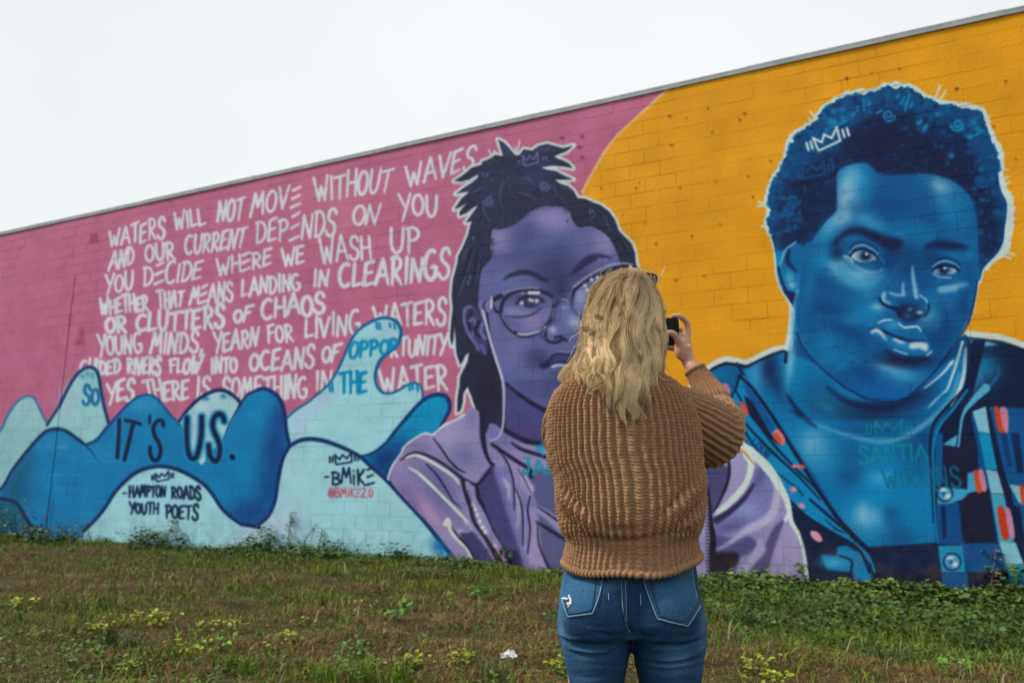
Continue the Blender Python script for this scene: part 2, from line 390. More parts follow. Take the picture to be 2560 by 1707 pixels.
    arcH = zB((770, 1568), (870, 1470), (960, 1360), (1050, 1220), (1150, 1110), (1270, 1020), (1400, 980), (1500, 975), (1620, 1000), (1750, 1060), (1870, 1140), (1950, 1230), (2030, 1350), (2120, 1440), (2220, 1505))
    lobe = zC((40, 1172), (110, 1178), (165, 1150), (215, 1090), (250, 1000), (268, 880), (288, 770), (310, 690), (355, 610))
    LIT = zC((330, 560), (330, 415), (400, 355), (500, 290)) + zF((560, 1350), (680, 1250), (760, 1150), (830, 1020), (880, 900), (930, 790), (1000, 690), (1100, 620), (1200, 575), (1290, 568), (1370, 600), (1415, 670), (1415, 760), (1370, 850), (1290, 910), (1220, 980), (1180, 1070), (1168, 1160), (1190, 1240), (1240, 1295), (1310, 1305), (1390, 1280), (1470, 1230), (1540, 1205), (1600, 1220), (1630, 1280), (1635, 1390))
    fill(arcH + [(1100, 1330), (1100, 1640), (60, 1640)], LIGHT, .6, False)
    litm = fill(spline(LIT).tolist() + [(1300, 1640), (150, 1640), (360, 1240), (640, 1200)], LIGHT, .6, False)
    for p, a, b in ((zC((420, 420))[0], 30, 60), (zC((560, 300))[0], 50, 24), (zC((350, 730))[0], 18, 60), (zF((1330, 700))[0], 30, 50), (zC((60, 1240))[0], 120, 36), (zB((1700, 1100))[0], 60, 26), (zC((300, 1160))[0], 60, 50)):
        blob(p, a, b, (180, 198, 228), .55, -30, litm)
    for _ in range(24): blob((prng.uniform(380, 1150), prng.uniform(1100, 1420)), 80, 24, (146, 204, 212) if prng.random() < .5 else (170, 214, 220), .4, 0, litm)
    stroke(LIT[1:], [5, 5, 6, 7, 8, 9, 8, 6, 5, 5], (0, 92, 150), .8)
    word('OPPOR', zF, ((905, 965), (1400, 900)), ((930, 795), (1400, 765)), 8.6, (0, 140, 190), .8, clip=litm)
    word('THE', zF, ((830, 1300), (1085, 1300)), ((825, 1105), (1085, 1095)), 9.5, (0, 138, 188), .8)
    for a in ((1180, 610, 670), (1210, 620, 675), (1310, 620, 655), (1355, 620, 672), (1395, 640, 660), (720, 1230, 1280), (745, 1200, 1285), (1500, 1215, 1275), (1530, 1210, 1260), (1580, 1225, 1278)):
        stroke(zF((a[0], a[1]), (a[0] + 8, a[2])), 6, (0, 130, 185), .8)
    # deep blue water with its crests
    body = g4((-400, 1100), (-200, 1000), (0, 950), (110, 780), (250, 600), (370, 470), (430, 435), (500, 425), (570, 440), (660, 500), (752, 570))
    its = zB((800, 775), (890, 730), (980, 620), (1060, 530), (1150, 430), (1250, 345), (1340, 315), (1420, 335), (1500, 420), (1570, 510), (1640, 575), (1700, 690))
    rw = zB((2050, 720), (2120, 560), (2210, 400), (2290, 320)) + zC((80, 232), (170, 203), (250, 240), (300, 310), (320, 400), (335, 520), (355, 610))
    poly = spline(body).tolist() + spline(its).tolist() + spline(rw).tolist() + spline(lobe[::-1]).tolist() + spline(arcH[::-1]).tolist() + [(170, 1640), (-520, 1640), (-520, 1400)]
    bm = fill(poly, BLUE, .6, False)
    def bb(p, a, b, c, al, an=0): blob(p, a, b, c, al, an, bm)
    bb(zB((1330, 400))[0], 50, 26, (52, 150, 205), .8); bb(zC((180, 320))[0], 40, 60, (0, 140, 195), .7)
    bb(zC((290, 420))[0], 26, 70, (4, 74, 146), .9, 4); bb(zC((250, 640))[0], 30, 80, (4, 70, 140), .9); bb(zC((200, 900))[0], 34, 80, (6, 66, 136), .85, 12); bb(zC((90, 1100))[0], 60, 34, (8, 70, 140), .8)
    bb(zB((2300, 1420))[0], 50, 30, (8, 74, 146), .8); bb(zB((200, 1000))[0], 30, 70, (4, 92, 132), .8, 20); bb(zB((150, 1200))[0], 40, 40, (4, 84, 124), .8)
    bb(zB((500, 760))[0], 60, 22, (40, 140, 185), .6); bb(zB((900, 850))[0], 50, 20, (30, 140, 190), .5)
    for y in (790, 800, 930, 1050, 1175, 1300, 1410):
        for _ in range(4):
            x = prng.uniform(350, 1300); stroke(zB((x, y), (x + prng.uniform(40, 160), y + 1)), 1.6, (90, 180, 214), .5, alpha=.55, clip=bm)
    for y in (605, 700, 780, 860, 940):
        x = prng.uniform(20, 150); stroke(zC((x, y * 1), (x + 90, y)), 1.5, (60, 150, 200), .5, alpha=.3, clip=bm)
    corner = g4((-300, 1080), (0, 1030), (60, 1040), (140, 1070), (200, 1150), (260, 1250), (330, 1310), (400, 1350))
    fill(spline(corner).tolist() + [(110, 1640), (-520, 1640)], (4, 96, 126), .6, False)
    # light crest behind US
    usw = zB((1640, 570), (1720, 460), (1820, 360), (1920, 300), (2010, 275), (2100, 295), (2170, 350), (2212, 400))
    um = fill(spline(usw).tolist() + zB((2050, 720), (1990, 800), (1900, 850), (1885, 930), (1850, 965), (1820, 930), (1800, 860), (1740, 820), (1690, 700), (1650, 610)), (164, 208, 216), .7, False)
    blob(zB((1880, 520))[0], 40, 40, (176, 196, 226), .6, 0, um)
    for p in zB((1860, 340), (1890, 350), (2050, 330), (2120, 310)): blob(p, 8, 6, (20, 120, 175), .9, 0, um)
    stroke(usw, [7, 9, 9, 8], NAVY, .8); stroke(zB((2212, 400), (2120, 560), (2050, 720)), [7, 5, 3], (10, 70, 130), .8)
    stroke(body[1:], [6, 8, 9, 9, 8], DK, .8); stroke(g4((752, 570), (800, 625), (850, 700)), [7, 4, 2], (6, 70, 130), 1)
    stroke(its[:7], [9, 8, 6, 5], (2, 66, 130), .8); stroke(its[6:], [5, 6, 4], (2, 80, 140), .9)
    stroke(zC((-10, 330), (40, 262)) + rw[4:], [5, 6, 8, 10, 10, 9, 9], DK, .8)
    stroke(corner[1:], 9, (6, 38, 84), .8)
    stroke(arcH, [8, 9, 10, 10, 9, 9], (4, 44, 96), .8); stroke(arcH[-1:] + [zB((2350, 1528))[0]] + lobe, [9, 9, 8, 9, 10, 9], DK, .8)
    mound = zC((355, 610), (420, 575), (500, 562), (600, 575), (700, 610), (790, 650), (860, 690), (940, 765), (1040, 850), (1150, 970), (1300, 1130), (1430, 1290), (1600, 1500), (1660, 1580))
    fill(mound[5:] + [(1190, 1640), (1000, 1640)] + zC((900, 900)), (150, 206, 218), .8, False, .0)
    # right splash
    spl = zC((850, 688), (940, 664), (1030, 600), (1120, 490), (1210, 385), (1300, 290), (1380, 250), (1450, 250), (1490, 290), (1492, 360), (1450, 440), (1400, 520), (1300, 700), (1180, 860), (1060, 880), (1000, 820), (930, 750))
    sm_ = fill(spl, (0, 142, 196), .7)
    for p, a, b, c in ((zC((1050, 760))[0], 70, 50, (0, 66, 136)), (zC((1130, 640))[0], 40, 40, (4, 84, 150)), (zC((1040, 700))[0], 30, 30, (4, 56, 116)), (zC((1390, 300))[0], 24, 20, (0, 154, 205))): blob(p, a, b, c, .9, 0, sm_)
    stroke(spl[:12], [5, 7, 8, 9, 9, 10, 11, 10, 9, 6], (6, 50, 110), .8)
    stroke(mound, [9, 11, 11, 10, 9, 9, 10, 11, 13, 16], DK, .8)
    for p in zC((1420, 1330), (1520, 1440), (1590, 1510)): blob(p, 18, 26, (0, 104, 176), .85, -40)
    # big dark letters
    h = (60, 170, 215)
    IT = [zB((1095, 545), (1090, 700), (1078, 890)), zB((1150, 550), (1220, 565), (1290, 585)), zB((1225, 570), (1190, 720), (1142, 915)), zB((1376, 512), (1374, 580)),
          zB((1500, 600), (1490, 560), (1450, 555), (1410, 610), (1420, 690), (1460, 760), (1475, 840), (1450, 910), (1410, 915), (1380, 860), (1378, 800)),
          zB((1718, 530), (1715, 680), (1725, 830), (1755, 900), (1800, 890), (1830, 800), (1850, 660), (1852, 520)),
          zB((2060, 560), (2040, 505), (1990, 500), (1955, 560), (1960, 640), (2000, 730), (2020, 800), (2010, 890), (1975, 930), (1930, 880), (1915, 780)), zB((2130, 885), (2138, 895))]
    for i, q in enumerate(IT): stroke(q, (22 if i > 4 else 15), (10, 135, 190) if i > 4 else (10, 130, 186), 1.6, alpha=.95)
    for i, q in enumerate(IT): stroke(q, (9.5, 8.5, 10, 6, 10, 11, 11, 13)[i] * 1.05, (6, 26, 64), .7)
    crown(zB, 1440, 1110, 110, 70, 4, (8, 30, 66), -6); NV = (8, 34, 70)
    word('-', zB, ((1130, 1250), (1165, 1250)), ((1130, 1170), (1165, 1170)), 5, NV); word('HAMPTON', zB, ((1188, 1255), (1520, 1250)), ((1190, 1160), (1525, 1150)), 5.6, NV, .7)
    word('ROADS', zB, ((1575, 1262), (1845, 1285)), ((1575, 1160), (1835, 1165)), 5.8, NV, .7); word('YOUTH', zB, ((1195, 1400), (1450, 1415)), ((1190, 1305), (1455, 1320)), 5.6, NV, .7)
    word('POETS', zB, ((1520, 1440), (1815, 1475)), ((1520, 1330), (1820, 1335)), 6, NV, .7)
    crown(zC, 685, 740, 112, 66, 4.6, NV, -4); word('-', zC, ((608, 860), (640, 860)), ((608, 790), (640, 790)), 5, NV)
    word('BMiK3', zC, ((655, 880), (958, 895)), ((655, 785), (950, 780)), 6, NV, .7); word('@BMiK32.0', zC, ((630, 978), (945, 975)), ((630, 915), (945, 912)), 3.2, (190, 66, 96), .6)

    # =============================================================== the purple figure
    HA = (38, 44, 70); FB = (94, 98, 148); FD = (58, 62, 112); FL = (136, 138, 194); LV = (150, 140, 190); LVD = (92, 88, 142); LVL = (176, 166, 208); PW = (206, 218, 222)
    hair = z1((130, 498), (230, 430), (300, 370), (350, 355), (385, 345), (400, 310), (440, 300), (470, 285), (520, 250), (560, 262), (592, 262), (570, 200), (542, 108), (600, 140), (650, 195), (700, 255), (740, 255), (782, 200), (860, 212), (920, 170), (1000, 150), (1080, 172), (1150, 190), (1245, 165), (1180, 222), (1100, 250), (1065, 272), (1150, 305), (1200, 330), (1242, 378), (1150, 362), (1060, 352), (940, 368), (1000, 392), (1080, 402), (1150, 440), (1245, 482), (1150, 486), (1070, 480), (1120, 520), (1200, 545), (1250, 590), (1285, 655), (1350, 660), (1420, 690), (1500, 720), (1580, 780), (1630, 850), (1670, 960), (1720, 1010), (1790, 1080), (1820, 1160), (1830, 1270), (1860, 1330), (1900, 1400))
    hair += [(1615, 740), (1618, 800), (1600, 900), (1580, 1010), (1500, 1100), (1300, 1090), (1216, 1120), (1208, 1100), (1202, 1060)]
    hair += z2((300, 1290), (270, 1200), (235, 1110), (200, 1170), (195, 1240), (180, 1310), (145, 1335), (150, 1200), (165, 1120), (170, 1030), (200, 970), (235, 900), (248, 820), (215, 850), (195, 900), (170, 925), (140, 830), (132, 700), (124, 590), (115, 720), (100, 765), (86, 700), (95, 560), (108, 450), (98, 330), (110, 200), (150, 60))
    hair += z1((170, 1200), (220, 1100), (262, 1000), (285, 900), (300, 872), (240, 885), (300, 800), (362, 718), (320, 740), (240, 800), (180, 822), (185, 780), (250, 700), (190, 740), (132, 760), (200, 660), (275, 598), (230, 600), (148, 618), (220, 560), (300, 510), (362, 455), (350, 438), (280, 480), (200, 502))
    stroke(hair, 13, PW, .7, sm=False, closed=True)
    for a, b in (((700, 180), (720, 240)), ((745, 120), (715, 250)), ((455, 205), (480, 260)), ((510, 210), (500, 240))): stroke(z1(a, b), 4, PW, .6)
    hm = fill(hair, HA, .6, False)
    for p, a, b, c, al in ((z1((850, 470))[0], 70, 40, (56, 62, 104), .7), (z1((450, 620))[0], 50, 50, (50, 58, 96), .6), (z1((1000, 200))[0], 40, 14, (58, 66, 108), .6), (z1((620, 190))[0], 18, 26, (62, 70, 116), .7), (z2((420, 1100))[0], 60, 90, (36, 32, 54), .9), (z2((200, 300))[0], 20, 90, (40, 48, 70), .6)): blob(p, a, b, c, al, 0, hm)
    for q in (((400, 700), (420, 800), (480, 880)), ((650, 520), (660, 600), (720, 660)), ((720, 600), (830, 630), (930, 700)), ((780, 460), (830, 480), (880, 530)), ((300, 620), (340, 590), (395, 555)), ((1480, 800), (1540, 860), (1600, 960)), ((300, 1090), (250, 1150), (210, 1260)), ((600, 480), (560, 600), (580, 740)), ((1050, 540), (1100, 620), (1180, 700)), ((1400, 860), (1430, 830), (1480, 780)), ((240, 1380), (200, 1480), (180, 1560))):
        stroke(z1(*q), [2, 4, 2], (84, 96, 150), .9, alpha=.75, clip=hm)
    for a in ((405, 440), (440, 440), (735, 320), (760, 320), (960, 285), (990, 280), (1400, 780), (1430, 770), (310, 1030), (280, 1390), (260, 1440)): stroke(z1((a[0], a[1] - 16), (a[0] + 4, a[1] + 18)), 4, (104, 116, 168), .7, alpha=.8)
    for _ in range(120):
        q = np.array(z1((prng.uniform(150, 1250), prng.uniform(150, 900)))[0]); cc0 = np.array(z1((650, 400))[0]); d = q - cc0; d /= np.hypot(*d) + 1e-6; d = d * prng.uniform(8, 26) + prng.normal(0, 3, 2)
        stroke([tuple(q), tuple(q + d * .5 + prng.normal(0, 1.5, 2)), tuple(q + d)], [1.5, 3.6, 1.5], (74, 84, 134) if prng.random() < .55 else (22, 24, 42), .7, alpha=.7, clip=hm)
    for q in (((130, 1300), (190, 1150), (260, 1000)), ((180, 1500), (240, 1300), (300, 1100)), ((300, 1480), (330, 1300), (360, 1120)), ((1650, 1000), (1720, 1100), (1780, 1220)), ((1350, 700), (1450, 760), (1560, 880))): stroke(z1(*q), [2, 5, 2], (20, 24, 40), 1.2, alpha=.8, clip=hm); stroke(z1(*[(a + 30, b_ + 10) for a, b_ in q]), [1, 3, 1], (70, 80, 128), .9, alpha=.7, clip=hm)
    crown(z1, 790, 350, 130, 90, 4.6, (96, 100, 160), -8, False)
    swirl(z1((975, 540))[0], 14, 4, (96, 104, 160)); swirl(z1((455, 680))[0], 13, 3.6, (96, 104, 160), flip=-1)
    # face
    face = z1((480, 980), (500, 940), (560, 950), (620, 930), (700, 900), (790, 830), (860, 770), (960, 735), (1050, 735), (1150, 740), (1210, 790), (1240, 870), (1300, 930), (1400, 920), (1480, 950), (1560, 1010), (1620, 1100), (1680, 1250)) + [(1562, 720), (1560, 800), (1550, 880), (1520, 980), (1460, 1040), (1400, 1040)] + z2((920, 1320), (860, 1290), (750, 1225), (640, 1155), (560, 1080), (510, 985), (455, 840), (432, 700), (420, 560), (400, 450), (330, 370), (335, 260), (350, 150)) + z1((400, 1310), (480, 1210), (470, 1100))
    fm = fill(face, FB, 1.2)
    def f(p, a, b, c, al, an=0, z=z1): blob(z(p)[0], a, b, c, al, an, fm)
    f((560, 1050), 34, 40, (150, 140, 196), .9); f((1000, 850), 60, 34, (150, 136, 194), .9, -10); f((1120, 900), 26, 26, (156, 138, 196), .6); f((1520, 1060), 40, 46, (146, 138, 194), .9, 30); f((800, 1000), 44, 50, (70, 78, 134), .8)
    f((1000, 1120), 80, 34, (92, 104, 160), .7); f((1250, 1060), 60, 36, (96, 106, 160), .7); f((720, 1200), 90, 20, (78, 84, 142), .8, -8); f((1050, 1300), 70, 50, (70, 74, 128), .9)
    f((1130, 1180), 30, 30, (76, 80, 138), .7); f((430, 1400), 26, 50, (104, 102, 164), .6); f((1240, 1400), 60, 40, (66, 68, 120), .8)
    f((560, 220), 60, 30, (104, 112, 172), .8, 0, z2); f((700, 220), 50, 20, (98, 112, 170), .8, 0, z2)
    f((560, 880), 60, 66, (104, 110, 168), .8, 0, z2); f((680, 820), 50, 30, (112, 116, 174), .8, 0, z2); f((740, 760), 50, 16, (112, 112, 172), .6, 0, z2); f((470, 620), 20, 60, (104, 110, 168), .8, 0, z2)
    f((860, 900), 20, 24, (48, 48, 96), .9, 0, z2); f((800, 870), 30, 30, (64, 66, 120), .8, 0, z2); f((820, 1030), 36, 26, (112, 118, 178), .7, 0, z2); f((780, 1130), 80, 26, (76, 80, 140), .7, 20, z2); f((1000, 1080), 50, 30, (60, 66, 122), .7, 0, z2)
    f((960, 200), 40, 60, (62, 64, 116), .9, 0, z2); f((1040, 300), 22, 40, (48, 46, 88), .9, 0, z2); f((940, 560), 16, 40, (56, 56, 104), .8, 0, z2)
    # the hair line feathers into the brow
    for _ in range(60):
        x = prng.uniform(430, 1230); y = np.interp(x, [430, 500, 620, 760, 880, 1000, 1100, 1230], [960, 900, 905, 850, 740, 690, 700, 790])
        stroke(z1((x, y - 70), (x + prng.uniform(-14, 14), y + prng.uniform(10, 46))), [5, 3, 1.5], (46, 50, 86), .8, alpha=.7)
    for _ in range(26):
        y = prng.uniform(940, 1230); stroke(z1((420, y - 10), (470 + prng.uniform(0, 40), y + 8)), [6, 2], (44, 46, 78), .8, alpha=.6)
    # brows, glasses, eye
    stroke(z2((540, 205), (600, 165), (700, 140), (800, 155), (880, 200), (930, 215)), [4, 9, 12, 12, 9, 4], (38, 38, 66), 1.6)
    stroke(z1((1220, 1360), (1300, 1290), (1400, 1210), (1500, 1190), (1600, 1220)), [6, 16, 14, 10, 4], (50, 50, 92), 2)
    stroke(z1((1260, 1340), (1360, 1270), (1450, 1225)), 9, (40, 40, 76), 2)
    L = z2((520, 470), (550, 370), (640, 305), (760, 290), (860, 300), (960, 350), (975, 430), (950, 520), (900, 600), (800, 665), (690, 675), (610, 630), (550, 560))
    lm = fill(L, (96, 100, 160), .8)
    blob(z2((780, 560))[0], 36, 26, (146, 130, 184), .9, 0, lm); blob(z2((640, 470))[0], 40, 12, (136, 146, 196), .8, -4, lm); blob(z2((900, 420))[0], 14, 36, (116, 118, 176), .6, 0, lm); blob(z2((760, 370))[0], 44, 14, (56, 58, 104), .9, 0, lm)
    stroke(z2((650, 410), (700, 360), (790, 345), (860, 370), (880, 390)), [5, 8, 9, 6], (34, 34, 62), 1)
    fill(z2((700, 400), (740, 360), (820, 355), (860, 385), (820, 430), (740, 440)), (50, 52, 94), 1); stroke(z2((560, 510), (680, 520), (780, 500), (870, 440)), [2, 4, 4, 3], (46, 46, 84), 1)
    for a, r in (((695, 398), 5), ((765, 372), 4.5), ((785, 378), 4), ((822, 380), 6)): blob(z2(a)[0], r, r, (216, 222, 230), 1)
    stroke(L, 9.5, (36, 36, 62), .8, closed=True); stroke(z2((450, 365), (560, 310), (650, 285), (760, 272), (840, 275)), 3.4, (150, 142, 190), .7)
    fill(z2((750, 302), (855, 302), (850, 326), (752, 328)), (214, 226, 232), .8, False); fill(z2((690, 310), (722, 310), (720, 322), (692, 322)), (160, 166, 206), .7, False)
    stroke(z2((665, 664), (740, 668), (830, 645), (900, 602)), 4.4, (206, 220, 216), .7); stroke(z2((525, 470), (545, 540), (600, 610), (630, 632)), 3, (150, 156, 200), .7); stroke(z2((970, 360), (978, 430), (955, 520)), 3, (130, 132, 190), .7)
    stroke(z2((440, 400), (480, 470), (520, 480)), 7, (36, 34, 60), .8); stroke(z2((440, 380), (520, 340)), 12, (40, 38, 66), .8)
    R2 = z1((1240, 1568), (1270, 1500), (1380, 1420), (1500, 1360), (1640, 1310), (1760, 1300), (1800, 1330)) + [(1570, 780), (1530, 840), (1460, 800), (1430, 770)]
    fill(R2, (98, 104, 158), .8); blob(z2((1250, 330))[0], 24, 20, (104, 114, 170), .8); blob(z2((1190, 360))[0], 20, 30, (170, 180, 216), .7)
    stroke(R2, [9, 8, 8, 10, 14, 12, 9, 9, 8, 8], (38, 38, 64), .8, closed=True); stroke(z1((1250, 1480), (1400, 1370), (1560, 1290), (1700, 1262), (1800, 1275)), 3.6, (176, 170, 208), .7); fill(z1((1760, 1285), (1790, 1285), (1800, 1320), (1775, 1330)), (216, 226, 228), .6, False)
    for a in ((1235, 250), (1255, 285), (1290, 200), (1340, 180)): blob(z2(a)[0], 5, 5, (220, 226, 236), .9)
    stroke(z2((970, 430), (1000, 400), (1060, 380), (1120, 400)), 8, (40, 38, 66), 1); stroke(z2((1040, 375), (1070, 372), (1100, 400)), 4, (156, 156, 204), .8)
    # nose, mouth
    f((1090, 500), 30, 44, (104, 112, 172), .9, 0, z2); f((1150, 560), 20, 16, (168, 178, 216), .9, 30, z2); f((950, 650), 18, 22, (110, 114, 172), .9, 0, z2); f((960, 625), 9, 9, (176, 180, 220), .9, 0, z2); f((1060, 430), 12, 8, (150, 156, 200), .7, 0, z2)
    stroke(z2((905, 640), (898, 690), (930, 730), (990, 735), (1040, 715), (1090, 720)), [4, 7, 8, 8, 6], (36, 36, 72), 1.2); stroke(z2((980, 700), (1020, 685), (1060, 705)), 7, (40, 38, 72), 1.2)
    stroke(z2((880, 610), (860, 660), (900, 720)), 5, (62, 62, 112), 2)
    fill(z2((940, 890), (990, 830), (1060, 825), (1120, 830), (1200, 800), (1200, 900), (1060, 940), (940, 935)), (62, 62, 116), 1.5); stroke(z2((970, 835), (1020, 812), (1080, 826), (1150, 820), (1200, 790)), 3, (140, 152, 200), .8)
    stroke(z2((860, 930), (920, 905), (960, 850), (1010, 830), (1090, 835), (1180, 815)), [10, 8, 5, 4], (40, 40, 80), 1.2); stroke(z2((880, 950), (940, 925), (1040, 905), (1150, 900)), [8, 6, 5], (34, 34, 70), 1.2)
    stroke(z2((960, 940), (1010, 928), (1080, 935)), 7, (176, 192, 216), 1.2); stroke(z2((950, 990), (1010, 1020), (1080, 1040)), 5, (62, 64, 116), 2)
    # ear, cord
    fill(z2((200, 480), (220, 430), (270, 420), (330, 470), (380, 560), (400, 700), (400, 820), (340, 820), (250, 700), (210, 600)), (66, 66, 116), 1.2)
    stroke(z2((262, 430), (215, 450), (205, 530), (235, 650), (300, 740), (330, 800)), [6, 7, 5, 5], (112, 110, 170), .9); stroke(z2((270, 470), (240, 540), (260, 620)), 9, (38, 36, 60), 1.2); stroke(z2((250, 550), (290, 540), (300, 620), (270, 680)), 7, (104, 102, 162), 1)
    stroke(z2((330, 560), (300, 640), (340, 690)), 9, (34, 32, 56), 1.2); stroke(z2((360, 580), (350, 650), (385, 700)), 8, (112, 112, 176), 1); stroke(z2((320, 800), (350, 760), (385, 830)), 7, (96, 96, 156), 1)
    fill(z2((325, 400), (340, 370), (400, 365), (450, 380), (450, 450), (400, 480), (340, 460)), (120, 116, 170), .8); stroke(z2((440, 355), (436, 440)), 5, (206, 206, 216), .7); stroke(z2((390, 385), (370, 420), (385, 470)), 4, (40, 38, 64), .8)
    # neck and collar, turtleneck
    nk = z2((560, 1090), (640, 1155), (750, 1225), (880, 1300)) + [(1440, 1060), (1500, 1100), (1500, 1560), (1300, 1500)] + z2((720, 1568), (640, 1540), (560, 1480))
    nm = fill(nk, (66, 66, 122), 1, False); blob(z2((700, 1300))[0], 60, 40, (78, 80, 140), .7, 20, nm); blob(z2((760, 1480))[0], 50, 20, (92, 74, 130), .6, 0, nm)
    stroke(z2((560, 1085), (640, 1150), (750, 1230), (870, 1300), (960, 1330)), [7, 9, 12, 16], (34, 32, 62), 1.4)
    # jacket
    jk = z3((235, 640), (270, 540), (340, 440), (370, 380), (450, 320), (520, 280), (600, 290), (680, 220), (780, 170), (860, 130), (880, 70), (920, 55), (970, 90), (985, 180), (1000, 300), (1040, 260), (1060, 190), (1110, 200), (1180, 260), (1280, 320), (1400, 350)) + [(1640, 1090), (1700, 1080), (1860, 1120), (1900, 1180)]
    jk += z4((330, 190), (420, 220), (500, 280), (600, 370), (680, 470), (740, 580), (790, 680), (815, 780), (830, 880), (890, 990), (930, 1120), (960, 1280), (980, 1450), (980, 1568)) + [(2020, 1640), (1200, 1640)] + z3((930, 1500), (860, 1400), (740, 1230), (600, 1040), (450, 890), (320, 750))
    ol = z3((235, 640), (270, 540), (340, 440), (370, 380), (450, 320), (530, 275), (600, 285), (680, 215), (790, 165), (850, 120))
    stroke(ol, 9, PW, .8); stroke(z4((330, 190), (420, 220), (500, 280), (600, 370), (680, 470), (740, 580), (790, 680), (810, 780), (830, 880), (890, 990), (930, 1120), (960, 1280), (980, 1568)), 22, (206, 222, 220), .8)
    jm = fill(jk, LV, .7, False)
    def j(p, a, b, c, al, an=0, z=z3): blob(z(p)[0], a, b, c, al, an, jm)
    j((760, 330), 40, 60, LVL, .7); j((470, 380), 60, 24, (136, 122, 172), .8, 20); j((860, 480), 50, 40, (110, 110, 164), .9, 40); j((930, 600), 30, 30, (150, 136, 184), .7)
    j((330, 620), 30, 40, (170, 152, 200), .8); j((400, 800), 40, 90, (110, 102, 160), .8, -35); j((560, 900), 18, 60, (196, 150, 186), .7, -35); j((640, 780), 30, 90, (104, 98, 156), .7, -40); j((640, 640), 34, 70, (96, 96, 150), .8, -35); j((760, 640), 24, 40, (124, 120, 174), .6, -35)
    j((920, 150), 16, 24, (124, 124, 180), .9); j((1080, 270), 20, 36, (104, 108, 164), .9); j((1180, 330), 40, 30, (110, 110, 168), .8, 20)
    fill(z3((960, 690), (1080, 540), (1160, 640), (1200, 800), (1260, 1000), (1310, 1240), (1380, 1500), (1280, 1500), (1180, 1300), (1080, 1060), (1000, 860)), (66, 62, 118), 2, True, .95, jm)
    fill(z3((820, 1090), (900, 1060), (1010, 1180), (1100, 1330), (1220, 1500), (980, 1500), (940, 1330), (880, 1200)), (58, 56, 112), 2.5, True, .95, jm)
    fill(z3((1380, 620), (1600, 620), (1700, 1240), (1720, 1500), (1560, 1500), (1480, 1220), (1450, 900)), (88, 90, 142), 3, True, .95, jm)
    fill(z3((1100, 560), (1220, 560), (1290, 700), (1420, 820), (1450, 950), (1430, 1250), (1500, 1500), (1380, 1500), (1330, 1300), (1220, 980), (1160, 780)), (124, 122, 182), 3, True, .9, jm)
    for q, wd, c in ((((1170, 640), (1210, 700), (1220, 800)), [4, 12, 5], LVL), (((1270, 720), (1300, 830), (1300, 960), (1280, 1040)), [4, 12, 10, 3], LVL), (((1300, 560), (1340, 640), (1400, 720), (1390, 780)), [4, 14, 14, 4], LVL), (((1350, 900), (1340, 1080), (1360, 1260)), [8, 12, 6], (140, 150, 205)), (((1460, 890), (1520, 930), (1620, 1010), (1700, 1080)), [16, 22, 26, 26], (150, 144, 196)), (((1410, 900), (1420, 1100), (1440, 1300), (1500, 1480)), [14, 26, 40, 50], (158, 146, 194))):
        stroke(z3(*q), wd, c, 2.2, clip=jm)
    for q, wd in ((((600, 310), (660, 390), (730, 490), (800, 560), (860, 590)), [3, 5, 6, 3]), (((330, 490), (400, 440), (480, 430), (570, 460), (680, 520), (790, 600), (850, 650)), [3, 6, 7, 7, 9]), (((1000, 80), (1000, 250), (1020, 400), (1060, 500), (1090, 530)), [12, 14, 9, 9]), (((1080, 530), (1040, 600), (970, 680), (940, 690), (870, 650)), [5, 7, 8, 5]), (((950, 690), (970, 800), (1010, 880), (1060, 1010), (1130, 1160), (1200, 1290), (1290, 1440)), [9, 12, 9, 8, 14, 16]), (((840, 660), (860, 740), (900, 870), (930, 990), (1010, 1100), (1090, 1230), (1150, 1330), (1240, 1480)), [10, 12, 8, 10, 14, 18]), (((540, 520), (620, 600), (700, 720), (760, 820), (830, 880)), [3, 5, 4, 2]), (((1080, 360), (1180, 430), (1300, 510), (1380, 560), (1400, 620)), [8, 10, 10, 14]), (((1120, 400), (1200, 500), (1250, 650), (1260, 800), (1260, 900)), [3, 5, 4, 3]), (((1270, 720), (1310, 820), (1330, 960), (1330, 1180)), [3, 5, 4]), (((1390, 780), (1370, 900), (1390, 1050), (1370, 1250)), [4, 5, 4]), (((1240, 350), (1320, 400), (1440, 440), (1540, 470)), [5, 10, 10]), (((1190, 250), (1300, 310), (1400, 345), (1540, 360)), [12, 13, 12]), (((1450, 870), (1540, 930), (1640, 1000)), [3, 5, 5]), (((1440, 990), (1520, 1040), (1680, 1140)), [4, 9, 9]), (((1450, 1000), (1460, 1160), (1510, 1300), (1590, 1450)), [3, 5, 7]), (((740, 1040), (790, 1110), (860, 1170), (920, 1260), (980, 1400)), [9, 10, 8, 10]), (((1290, 560), (1340, 640), (1400, 760)), [2, 3, 2])):
        stroke(z3(*q), wd, (36, 30, 62), 1.1, clip=None)
    for q, wd in ((((380, 470), (450, 450), (540, 480), (660, 550), (760, 620), (810, 680)), [5, 8, 7, 7, 4]), (((400, 550), (480, 600), (600, 710), (720, 830), (830, 940), (880, 1000)), [4, 8, 7, 7, 8]), (((700, 1010), (720, 980), (740, 1060), (790, 1130), (880, 1230), (950, 1390)), [14, 12, 8, 7, 6])):
        stroke(z3(*q), wd, (208, 218, 214), 1.3)
    stroke(z3((870, 1000), (910, 1030), (880, 1070), (800, 1060)), 6, (176, 166, 206), 1.6)
    stroke(z3((880, 680), (900, 760), (960, 860), (1020, 960), (1070, 1080), (1130, 1180), (1180, 1290), (1240, 1440)), [12, 13, 11, 10, 12, 12, 12], (140, 136, 186), 1.2)
    stroke(z3((1100, 1180), (1170, 1280), (1250, 1440)), 7, (206, 168, 204), 1.4)
